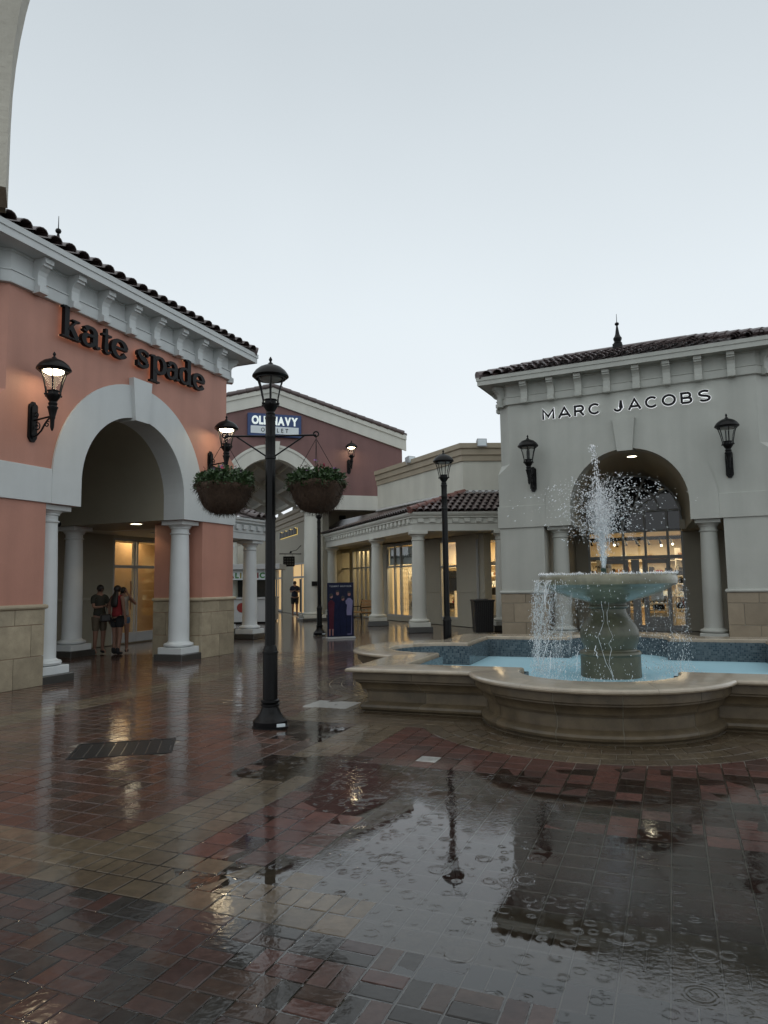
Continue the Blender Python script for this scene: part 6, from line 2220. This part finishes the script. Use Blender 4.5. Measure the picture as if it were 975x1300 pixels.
# covered walk behind the arch
wx = 0.75
bx('walk_wall', M['beige'], H, wx, wx + 0.3, 1.2, 30.0, 0.0, 5.4)
MB().loft([[(wx, y, z) for wx, z in ((wx - 0.0, 4.8), (wx - 0.06, 4.82), (wx - 0.06, 5.02), (wx - 0.14, 5.06), (wx - 0.14, 5.3), (wx - 0.22, 5.35), (wx - 0.22, 5.55), (wx + 0.1, 5.56))] for y in (1.2, 30.0)]).build('walk_cornice', M['tan_trim'], H)
for sgn in (-1, 1):
    cx0 = ax
    q_ = 1.0 if sgn > 0 else 0.45
    pts = [(cx0, 8.6), (cx0 + sgn * 3.6 * q_, 8.6 - 2.1 * q_), (cx0 + sgn * 3.6 * q_, 8.45 - 2.1 * q_), (cx0, 8.45)]
    if sgn < 0: pts = pts[::-1]
    MB().prism(pts, lambda u, v, w: (u, w, v), 0.7, 26.0).build('canopy_roof', M['white'], H)
    for k in range(4 if sgn > 0 else 2):
        t = (k + 0.6) / 4
        x, z = cx0 + sgn * 3.6 * t, 8.45 - 2.1 * t
        MB().box(x - 0.06, x + 0.06, 0.75, 25.5, z - 0.26, z - 0.03).build('purlin', M['cream_trim'], H)
    for k in range(6):
        y = 1.6 + 4.4 * k
        MB().prism([(cx0, 8.2), (cx0 + sgn * 3.5, 6.15), (cx0 + sgn * 3.5, 5.95), (cx0, 7.95)][:: (1 if sgn > 0 else -1)], lambda u, v, w: (u, w, v), y, y + 0.18).build('rafter', M['cream_trim'], H)
        MB().box(cx0 + sgn * 3.3 - 0.07, cx0 + sgn * 3.3 + 0.07, y + 0.2, y + 0.34, 0.0 if sgn < 0 else 5.1, 6.1).build('canopy_post', M['cream_trim'], H)
bx('right_back_wall', M['beige'], H, wx + 0.31, 4.2, 3.2, 3.4, 0.0, 5.2)
bx('right_side_wall', M['beige'], H, 3.9, 4.1, 0.6, 3.2, 0.0, 4.88)
# shop windows on the walk wall
for a, b in ((4.2, 7.4), (10.5, 13.0)):
    fm = MB()
    for y in (a, a + (b - a) * 0.35, b):
        fm.box(wx - 0.06, wx - 0.003, y - 0.05, y + 0.05, 0.05, 2.65)
    for q, z in enumerate((0.08, 1.95, 2.65)):
        fm.box(wx - 0.058 + 0.001 * q, wx - 0.004, a, b, z - 0.05, z + 0.05)
    fo = fm.build('window_frame', M['alu'], H)
    MB().box(wx - 0.02, wx - 0.012, a + 0.05, b - 0.05, 0.1, 2.6).build('lit_window', emit('lit_shop_window', (1.0, 0.66, 0.30), 0.42), fo)
bx('dark_door', M['bag'], H, wx - 0.03, wx - 0.008, 5.45, 5.9, 0.15, 1.85)
# far end of the walk
bx('end_wall', M['beige'], H, -9.0, 3.0, 31.0, 31.3, 0.0, 4.4)
bx('left_walk_wall', M['cream'], H, -7.9, -7.6, 8.0, 30.9, 0.0, 3.4)
osign = thing('store_sign', 'blue sign reading OLD NAVY OUTLET on the dark red gable', 'shop sign', OP, ORZ)
bx('sign_board', M['blue'], osign, -2.93, -0.55, -0.16, -0.005, 8.05, 9.06, 0.02)
bx('outlet_panel', M['panel_white'], osign, -2.80, -0.68, -0.175, -0.161, 8.17, 8.50, 0.002)
text_row(osign, 'OLD NAVY', -2.76, -0.72, -0.185, 8.58, 0.49, 0.04, M['sign_white'], 0.022, 0.05, 0.14)
text_row(osign, 'OUTLET', -2.35, -1.15, -0.182, 8.245, 0.25, 0.012, M['black_sign'], 0.0, 0.45)
wall_lamp('lit wall lantern on the dark red gable wall', opt(1.68, 0, 6.88), ORZ, True, 9)
# lettering over the covered walk and hanging blade sign
ws = thing('shop_sign', 'gold edged dark letters high on the wall of the covered walk', 'shop sign', OP, ORZ)
for k in range(11):
    y = 10.7 - 0.41 * k
    z = 4.25
    h_ = 0.30 if k % 3 else 0.36
    MB().box(wx - 0.10, wx - 0.03, y - 0.15, y + 0.15, z, z + h_, 0.01).build('letter', M['black_sign'], ws)
    MB().box(wx - 0.028, wx - 0.006, y - 0.18, y + 0.18, z - 0.03, z + h_ + 0.03).build('letter_back', M['gold_letter'], ws)
bs = thing('hanging_sign', 'dark square sign hanging from a scrolled iron bracket in the covered walk', 'hanging sign', opt(wx, 5.6, 0), ORZ)
MB().tube([(0, 0, 3.15), (-1.15, 0, 3.15)], 0.025, 6).tube([(0, 0, 3.6), (-0.25, 0, 3.35), (-0.5, 0, 3.28), (-0.62, 0, 3.2)], 0.018, 6).ball((-0.55, 0, 3.24), 0.06, 8).build('iron_bracket', M['black'], bs)
bx('sign_panel', M['black_sign'], bs, -0.95, -0.35, -0.03, 0.03, 2.50, 3.02)
tc_ = MB()
for r_ in range(3):
    for q in range(4):
        tc_.box(-0.90 + 0.135 * q, -0.81 + 0.135 * q, -0.034, -0.03, 2.58 + 0.14 * r_, 2.66 + 0.14 * r_)
tc_.build('sign_marks', M['dark_step'], bs)
MB().tube([(-0.85, 0, 3.02), (-0.85, 0, 3.15)], 0.008, 5).tube([(-0.45, 0, 3.02), (-0.45, 0, 3.15)], 0.008, 5).build('chain', M['black'], bs)
rs = thing('shop_sign', 'black raised sign letters on the beige wall above the awning roof', 'shop sign', opt(0, 3.19, 0), ORZ)
for x0, x1, z0, z1 in ((1.72, 1.98, 3.9, 4.30), (2.05, 2.50, 4.0, 4.28), (2.12, 2.44, 4.28, 4.95), (2.60, 2.80, 4.1, 4.55), (2.86, 3.08, 4.1, 4.68)):
    MB().box(x0, x1, -0.12, -0.02, z0, z1, 0.03).build('letter', M['black_sign'], rs)

# ------------------------------------------------------------------ ice kiosk
kx = thing('kiosk', 'white italian ice kiosk with coloured prints behind the white columns', 'kiosk', (-4.72, 29.7, 0), 0.02)
bx('counter_body', M['kiosk'], kx, -3.0, 0.0, 0.0, 2.0, 0.06, 1.0)
bx('counter_top', M['kiosk'], kx, -3.05, 0.05, -0.06, 2.05, 1.001, 1.06)
bx('kick_base', M['black'], kx, -2.95, -0.05, 0.05, 1.95, -0.01, 0.059)
for x, y in ((-2.97, 0.02), (-0.09, 0.02), (-2.97, 1.9), (-0.09, 1.9)):
    bx('corner_post', M['kiosk'], kx, x, x + 0.07, y, y + 0.07, 1.061, 1.80)
bx('roof_canopy', M['kiosk'], kx, -3.15, 0.35, -0.25, 2.1, 2.23, 2.45)
bx('sign_band', M['panel_white'], kx, -3.0, 0.0, -0.02, 1.98, 1.80, 2.229)
text_row(kx, 'ITALIAN ICE', -2.15, -0.10, -0.034, 1.88, 0.30, 0.02, None, 0.012, 0.16, 0.2, mats=[M['kr'], M['kg'], M['kr'], M['kg'], M['ky'], M['kg'], M['kr'], None, M['kr'], M['kg'], M['kr']])
for q, (x, z, r_, mt) in enumerate(((-1.78, 0.55, 0.22, 'ky'), (-2.2, 0.5, 0.2, 'kb'), (-1.25, 0.65, 0.2, 'kr'), (-0.85, 0.55, 0.22, 'kg'), (-1.05, 0.3, 0.16, 'kp'), (-2.5, 0.6, 0.2, 'kp'))):
    MB().prism(arc(x, z, r_, r_, 0, 342, 19), lambda u, v, w: (u, w, v), -0.008 - 0.001 * q, -0.002).build('printed_fruit', M[mt], kx)
for q, (z, mt) in enumerate(((0.82, 'kr'), (0.58, 'kg'), (0.34, 'kb'))):
    stroke(MB(), arc(-0.16, z, 0.06, 0.06, 200, -20, 8), 0.035, -0.009, -0.003).build('printed_mark', M[mt], kx)
bx('flavour_tub', M['kb'], kx, -1.95, -1.75, 0.3, 0.5, 1.061, 1.3)
bx('flavour_tub', M['kg'], kx, -1.1, -0.9, 0.3, 0.5, 1.061, 1.35)
bx('back_panel', M['dark_step'], kx, -2.9, -0.1, 1.80, 1.85, 1.061, 1.799)

# ------------------------------------------------------------------ bin, bench, poster stand
bn_ = thing('litter_bin', 'black square litter bin by the colonnade next to the pale shop', 'bin', (3.03, 22.35, 0), 0.05)
MB().loft([[(-0.27, -0.27, 0.02), (0.27, -0.27, 0.02), (0.27, 0.27, 0.02), (-0.27, 0.27, 0.02)], [(-0.31, -0.31, 0.97), (0.31, -0.31, 0.97), (0.31, 0.31, 0.97), (-0.31, 0.31, 0.97)]], closed=True, cap=True).build('bin_body', M['bin'], bn_)
for k in range(9):
    x = -0.25 + 0.0625 * k
    MB().loft([[(x * 0.87 - 0.02, -0.285, 0.05), (x * 0.87 + 0.02, -0.285, 0.05), (x * 0.87 + 0.02, -0.265, 0.05), (x * 0.87 - 0.02, -0.265, 0.05)], [(x - 0.022, -0.325, 0.94), (x + 0.022, -0.325, 0.94), (x + 0.022, -0.30, 0.94), (x - 0.022, -0.30, 0.94)]], closed=True, cap=True).build('slat', M['bin'], bn_)
bx('rim', M['bin'], bn_, -0.335, 0.335, -0.335, 0.335, 0.971, 1.03, 0.012)
MB().lathe([(0.20, 1.031), (0.19, 1.05), (0.06, 1.055)], 20).build('lid', M['bin'], bn_)
bb = thing('bench', 'wooden slat bench with black iron legs under the colonnade', 'bench', (-0.80, 28.6, 0), IRZ)
for k in range(4):
    bx('seat_slat', M['wood'], bb, -0.62, 0.62, -0.45 + 0.115 * k, -0.355 + 0.115 * k, 0.43, 0.46, 0.006)
for k in range(3):
    bx('back_slat', M['wood'], bb, -0.62, 0.62, 0.05 + 0.02 * k, 0.075 + 0.02 * k, 0.55 + 0.13 * k, 0.66 + 0.13 * k, 0.006)
for x in (-0.55, 0.55):
    MB().tube([(x, -0.45, 0.0), (x, -0.42, 0.42), (x, 0.0, 0.42), (x, 0.12, 0.95)], 0.022, 6).tube([(x, 0.08, 0.0), (x, 0.02, 0.42)], 0.022, 6).tube([(x, -0.42, 0.42), (x, -0.44, 0.64), (x, 0.04, 0.66)], 0.018, 6).build('iron_leg', M['black'], bb, smooth=0.8)
po = thing('poster_stand', 'standing poster of four dressed up people on dark blue, beside a lamp post', 'poster stand', (-1.32, 21.05, 0), 0.30)
bx('poster_board', M['print_dark'], po, -0.40, 0.40, 0.0, 0.03, 0.04, 1.62, 0.004)
bx('foot', M['alu'], po, -0.42, 0.42, -0.12, 0.16, -0.01, 0.035, 0.004)
pr = holder('poster_print', po)
def fig(cx, h, body, wbody, skirt, legs, hair, q):
    y = lambda k: -0.002 - 0.0012 * (q + k * 0.25)
    f = lambda k: (lambda u, v, w: (u, w, v))
    MB().prism([(cx - wbody * 0.62, 0.10), (cx + wbody * 0.62, 0.10), (cx + wbody * 0.75, h * 0.55), (cx + wbody, h * 0.80), (cx + wbody * 0.3, h * 0.86), (cx - wbody * 0.3, h * 0.86), (cx - wbody, h * 0.80), (cx - wbody * 0.75, h * 0.55)][::-1] if False else [(cx - wbody * 0.62, 0.26 if legs else 0.10), (cx + wbody * 0.62, 0.26 if legs else 0.10), (cx + wbody * 0.72, h * 0.55), (cx + wbody, h * 0.80), (cx + wbody * 0.3, h * 0.86), (cx - wbody * 0.3, h * 0.86), (cx - wbody, h * 0.80), (cx - wbody * 0.72, h * 0.55)], f(0), y(1), 0.01).build('printed_clothes', M[body], pr)
    MB().prism(arc(cx, h * 0.945, 0.042, 0.058, 0, 340, 16), f(0), y(2), 0.01).build('printed_face', M['print_skin'], pr)
    MB().prism(arc(cx, h * 0.975, 0.052, 0.05, -10, 190, 12) + ([(cx - 0.075, h * 0.85), (cx - 0.045, h * 0.93)] if hair else []), f(0), y(3), 0.01).build('printed_hair', M['hair'], pr)
    if legs:
        for s_ in (-0.05, 0.04):
            MB().prism([(cx + s_ - 0.014, 0.08), (cx + s_ + 0.014, 0.08), (cx + s_ + 0.024, 0.27), (cx + s_ - 0.022, 0.27)], f(0), y(2.5), 0.01).build('printed_leg', M['print_skin'], pr)
fig(-0.09, 1.38, 'print_dress', 0.135, 0, 0, 0, 3)
fig(0.26, 1.35, 'print_lilac', 0.11, 0, 0, 0, 5)
MB().prism([(0.19, 0.12), (0.31, 0.12), (0.33, 0.66), (0.17, 0.66)], lambda u, v, w: (u, w, v), -0.0095, 0.01).build('printed_trousers', M['print_dress'], pr)
fig(-0.28, 1.29, 'print_maroon', 0.10, 1, 1, 1, 8)
fig(0.07, 1.21, 'print_dress', 0.125, 1, 0, 1, 11)
text_row(po, 'TOMMY HILFIGER', -0.33, 0.33, -0.006, 1.49, 0.062, 0.004, M['print_white'], 0.0, 0.35)


# ------------------------------------------------------------------ people
def skin_obj(name, pts, edges, radii, mat, parent, sub=1, root=0):
    me = bpy.data.meshes.new(name)
    me.from_pydata([tuple(p) for p in pts], edges, [])
    o = bpy.data.objects.new(name, me)
    COL.objects.link(o)
    o.parent = parent
    o.modifiers.new('skin', 'SKIN')
    sv = me.skin_vertices[0].data
    for k, r in enumerate(radii):
        sv[k].radius = r if isinstance(r, tuple) else (r, r)
        sv[k].use_root = (k == root)
    sm = o.modifiers.new('smooth', 'SUBSURF')
    sm.levels = sm.render_levels = sub
    o.modifiers['skin'].use_smooth_shade = True
    me.materials.append(mat)
    return o


def person(label, loc, rz, h, armL, armR, stance=(0.0, 0.0), headturn=0.0, headtilt=0.0, outfit=None, group=None, build=1.0):
    """a standing figure facing local -y; armL/armR = (elbow, wrist, fingertip direction) in metres for a 1.70 m body"""
    T = thing('person', label, 'person', loc, rz, group)
    k = h / 1.70
    V3 = lambda x, y, z: Vector((x, y, z)) * k
    st = stance
    P = [V3(0, 0, 0.93), V3(0, -0.005, 1.07), V3(0, 0.0, 1.25), V3(0, 0.012, 1.40), V3(0, 0.005, 1.475), V3(0, -0.012 - 0.03 * headtilt, 1.55), V3(0, -0.005 - 0.05 * headtilt, 1.61)]
    R = [(0.135 * build, 0.10 * build), (0.115 * build, 0.085 * build), (0.135 * build, 0.095 * build), (0.075, 0.065), (0.05, 0.05), (0.068, 0.078), (0.058, 0.066)]
    E = [(0, 1), (1, 2), (2, 3), (3, 4), (4, 5), (5, 6)]
    J = {}
    for sgn, arm, key in ((1, armL, 'L'), (-1, armR, 'R')):
        b = len(P)
        P += [V3(sgn * 0.165, 0.01, 1.37), V3(*arm[0]), V3(*arm[1])]
        R += [0.052 * build, 0.038, 0.027]
        E += [(3, b), (b, b + 1), (b + 1, b + 2)]
        d = Vector(arm[2]).normalized()
        side = d.cross(Vector((0, 0, 1)))
        side = side.normalized() if side.length > 0.1 else Vector((0, -1, 0))
        nrm = side.cross(d).normalized()
        w = Vector(arm[1])
        palm = w + d * 0.065
        P.append(V3(*palm))
        R.append((0.030, 0.018))
        E.append((b + 2, b + 3))
        for q, (o, L) in enumerate(((-0.027, 0.062), (-0.009, 0.075), (0.009, 0.070), (0.026, 0.052))):
            m1 = palm + side * o * 1.1 + d * 0.035
            m2 = m1 + d * L * 0.6 - nrm * 0.018
            P += [V3(*m1), V3(*m2)]
            R += [0.0095, 0.0075]
            E += [(b + 3, len(P) - 2), (len(P) - 2, len(P) - 1)]
        t1 = w + d * 0.035 + side * -0.032 * sgn
        t2 = t1 + d * 0.04 + side * -0.018 * sgn
        P += [V3(*t1), V3(*t2)]
        R += [0.011, 0.009]
        E += [(b + 2, len(P) - 2), (len(P) - 2, len(P) - 1)]
        J[key] = (b, b + 1, b + 2)
    for sgn, sy, key in ((1, st[0], 'l'), (-1, st[1], 'r')):
        b = len(P)
        P += [V3(sgn * 0.088, 0, 0.87), V3(sgn * 0.098, -0.02 - sy * 0.5, 0.48), V3(sgn * 0.10, 0.015 - sy, 0.085), V3(sgn * 0.118, -0.13 - sy, 0.035)]
        R += [0.088 * build, 0.058 * build, 0.040, (0.036, 0.026)]
        E += [(0, b), (b, b + 1), (b + 1, b + 2), (b + 2, b + 3)]
        J[key] = (b, b + 1, b + 2, b + 3)
    body = skin_obj('body', P, E, [tuple(x * k for x in r) if isinstance(r, tuple) else r * k for r in R], M['skin'], T, 1)
    # face
    hc = P[5]
    fx = Matrix.Rotation(headturn, 3, 'Z')
    def hp(x, y, z): return hc + fx @ (Vector((x, y, z)) * k)
    for sx in (-0.028, 0.028):
        MB().ball(hp(sx, -0.072, 0.02), 0.010 * k, 8).build('eye', M['eye'], body, smooth=1)
    MB().add([hp(-0.014, -0.070, -0.022), hp(0.014, -0.070, -0.022), hp(0, -0.072, 0.022), hp(0, -0.100, -0.018)], [(0, 1, 3), (1, 2, 3), (2, 0, 3), (0, 2, 1)]).build('nose', M['skin'], body)
    MB().ball(hp(0, -0.074, -0.045), 0.02 * k, 8, (1, 0.35, 0.35)).build('mouth', M['lips'], body, smooth=1)
    for sx in (-0.071, 0.071):
        MB().ball(hp(sx, 0.005, 0.0), 0.026 * k, 8, (0.4, 0.7, 1.1)).build('ear', M['skin'], body, smooth=1)
    # clothes and hair, each a little outside the body
    of = outfit
    g = 0.012
    tp = [P[0] - V3(0, 0, 0.05), P[0] + V3(0, 0, 0.06), P[1], P[2], P[3] - V3(0, 0, 0.01), P[J['L'][0]], P[J['R'][0]]]
    tr = [(0.165 * build, 0.13 * build), (0.155 * build, 0.12 * build), (0.135 * build, 0.10 * build), (0.15 * build, 0.112 * build), (0.085, 0.075), 0.064 * build, 0.064 * build]
    te = [(0, 1), (1, 2), (2, 3), (3, 4), (4, 5), (4, 6)]
    if of.get('sleeves'):
        for key, s0 in (('L', 5), ('R', 6)):
            tp.append(P[J[key][0]].lerp(P[J[key][1]], 0.72))
            tr.append(0.058 * build)
            te.append((s0, len(tp) - 1))
    skin_obj('top', tp, te, [tuple(x * k for x in r) if isinstance(r, tuple) else r * k for r in tr], M[of['top']], T, 1)
    lp, lr, le = [P[0] + V3(0, 0, 0.07)], [(0.16 * build, 0.125 * build)], []
    for key in ('l', 'r'):
        a, b = P[J[key][0]], P[J[key][1]]
        lp += [a - V3(0, 0, 0.02), a.lerp(b, of.get('shorts', 0.5))]
        lr += [0.104 * build, 0.090 * build if of.get('shorts', 0.5) < 0.8 else 0.075 * build]
        le += [(0, len(lp) - 2), (len(lp) - 2, len(lp) - 1)]
    skin_obj('shorts', lp, le, [tuple(x * k for x in r) if isinstance(r, tuple) else r * k for r in lr], M[of['bottom']], T, 1)
    for key in ('l', 'r'):
        a, b = P[J[key][2]], P[J[key][3]]
        sp_, sr_ = [a + V3(0, 0.02, of.get('boot', 0.0)), a + V3(0, 0.02, -0.035), b + V3(0, 0.01, 0.008)], [0.052, 0.054, (0.046, 0.036)]
        skin_obj('shoe', sp_, [(0, 1), (1, 2)], [tuple(x * k for x in r) if isinstance(r, tuple) else r * k for r in sr_], M[of['shoe']], T, 1)
    hpnt, hr = [hp(0, 0.03, 0.045), hp(0, 0.045, 0.0), hp(0, 0.055, -0.04)], [(0.06, 0.05), (0.07, 0.05), (0.055, 0.03)]
    he = [(0, 1), (1, 2)]
    if of.get('long'):
        b0 = len(hpnt)
        hpnt += [hp(0, 0.085, -0.12), hp(0.01, 0.115, -0.26), hp(0.0, 0.115, -0.42)]
        hr += [(0.095, 0.055), (0.13, 0.05), (0.10, 0.03)]
        he += [(2, b0), (b0, b0 + 1), (b0 + 1, b0 + 2)]
    MB().ball(hp(0, 0.016, 0.030), 0.092 * k, 14, (0.93, 1.04, 1.04)).build('hair_cap', M['hair'], T, smooth=1)
    skin_obj('hair', hpnt, he, [tuple(x * k for x in r) if isinstance(r, tuple) else r * k for r in hr], M['hair'], T, 1)
    return T, P, J, k


hang = lambda s, o=0.0: ((s * 0.215, 0.03, 1.10), (s * 0.235, -0.02 - o, 0.86), (0.0, -0.05, -1))
# woman in red, seen from behind
T, P, J, k = person('person seen from behind with long dark hair, red top and black shorts', (-6.36, 16.95, 0), math.radians(160), 1.66, hang(1), hang(-1), (0.05, -0.04), outfit=dict(top='red_cloth', bottom='black_cloth', shoe='black_cloth', shorts=0.62, boot=0.10, long=True), group='people sheltering in the porch of the pink shop')
bg_ = thing('shoulder_bag', 'small black bag hanging at the hip of the person in the red top', 'bag', (-6.60, 16.86, 0.78), 0.6)
MB().box(-0.12, 0.12, -0.05, 0.05, 0.0, 0.18, 0.03).build('bag_body', M['bag'], bg_)
MB().tube([(0.0, 0, 0.17), (0.03, 0.02, 0.35), (0.12, 0.04, 0.58)], 0.008, 6).build('strap', M['bag'], bg_)
# woman in white holding a phone to her ear
person('person in white top and denim shorts holding one hand to the ear', (-6.42, 17.50, 0), math.radians(12), 1.62, ((0.32, -0.06, 1.22), (0.12, -0.10, 1.48), (-0.4, 0.2, 1)), hang(-1), (0.0, 0.05), headturn=0.5, outfit=dict(top='white_cloth', bottom='denim', shoe='black_cloth', shorts=0.52, long=True), group='people sheltering in the porch of the pink shop')
# man looking down at his hands
person('person in olive shirt and tan shorts looking down at a phone beside the back column', (-6.92, 17.30, 0), math.radians(48), 1.68, ((0.20, -0.10, 1.12), (0.06, -0.27, 1.12), (-0.5, -0.5, 0.3)), ((-0.20, -0.10, 1.12), (-0.06, -0.27, 1.14), (0.5, -0.5, 0.3)), headtilt=0.8, outfit=dict(top='olive_cloth', bottom='tan_cloth', shoe='black_cloth', shorts=0.95, sleeves=True), group='people sheltering in the porch of the pink shop', build=1.12)
# man in the covered walk
person('person in dark shirt and shorts standing in the covered walk', (-4.55, 35.9, 0), math.radians(8), 1.78, ((0.21, -0.08, 1.13), (0.07, -0.25, 1.18), (-0.6, -0.3, 0.3)), ((-0.21, -0.08, 1.13), (-0.07, -0.25, 1.20), (0.6, -0.3, 0.3)), (0.03, -0.03), outfit=dict(top='navy_cloth', bottom='black_cloth', shoe='black_cloth', shorts=0.9, sleeves=True), build=1.18)

# ------------------------------------------------------------------ palm beyond the arcade
pt = thing('palm_tree', 'dark palm crown showing above the white arcade roof inside the arch', 'palm', (-6.6, 34.0, 0), 0)
MB().tube([(0, 0, -0.02), (0.03, 0.02, 2.0), (0.0, 0.05, 4.6)], [0.16, 0.12, 0.10], 10).build('trunk', M['wood'], pt, smooth=0.8)
cw = MB()
for q in range(26):
    a, el = 2 * PI * q / 26 + random.uniform(-0.1, 0.1), random.uniform(0.0, 1.2)
    L = random.uniform(0.8, 1.15)
    prev = Vector((0, 0.05, 4.6))
    d = Vector((math.cos(a) * math.cos(el), math.sin(a) * math.cos(el), math.sin(el)))
    for s_ in range(9):
        nx_ = prev + d * (L / 9)
        d = (d + Vector((0, 0, -0.17))).normalized()
        w = d.cross(Vector((0, 0, 1))).normalized()
        for sg in (-1, 1):
            tip = nx_ + w * sg * 0.22 * math.sin(PI * (s_ + 1.2) / 10.5) + d * 0.12 + Vector((0, 0, -0.10))
            cw.add([prev, nx_, tip], [(0, 1, 2)])
        prev = nx_
tag(cw.build('crown', M['leaf_dark'], pt), kind='stuff')

# ------------------------------------------------------------------ arched porch the view is taken from
PX = Vector((0.899, 0.438, 0))
PY = Vector((-0.438, 0.899, 0))
PL = Vector((-1.157, 2.10, 0))
po_ = thing('entrance_porch', 'rough stucco arched porch whose left leg edges the view', 'building', PL, math.atan2(PX.y, PX.x))
zb_, zs_, rr_, ah = 2.776, 3.05, 2.5, 2.5
th = 0.13
for sgn in (-1, 1):
    n = 40
    arcp = [(rr_ + sgn * rr_, zb_), (rr_ + sgn * rr_, zs_)] + [(rr_ + sgn * rr_ * math.cos(PI / 2 * k / n), zs_ + rr_ * math.sin(PI / 2 * k / n)) for k in range(1, n + 1)]
    e = rr_ + sgn * (rr_ + 0.9)
    pts = arcp + [(rr_, 6.6), (e, 6.6), (e, zb_)]
    if sgn < 0: pts = pts[::-1]
    MB().prism(pts, lambda u, v, w: (u, w, v), -th, 0.0).build('arch_wall', M['portico'], po_)
    # projecting outer moulding of the arch
    o = [(rr_ + sgn * (rr_ + 0.35), zb_), (rr_ + sgn * (rr_ + 0.35), zs_)] + [(rr_ + sgn * (rr_ + 0.35) * math.cos(PI / 2 * k / n), zs_ + (rr_ + 0.35) * math.sin(PI / 2 * k / n)) for k in range(1, n + 1)]
    i = [(x + sgn * 0.006, z) for x, z in arcp]
    rg = [[(u, -0.01, v) for u, v in i], [(u, 0.035, v) for u, v in i], [(u, 0.035, v) for u, v in o], [(u, -0.01, v) for u, v in o]]
    MB().loft(rg if sgn < 0 else rg[::-1]).build('arch_moulding', M['portico'], po_)
    column(po_, rr_ + sgn * (rr_ + 0.66), -th / 2, zb_, 0.225, 0.19, M['portico'])
bx('unseen_shade_roof', M['portico'], po_, -1.4, 6.4, -2.1, -th - 0.002, 6.0, 6.2)  # out of view; added to shade the arch, kept shallow for the near paving
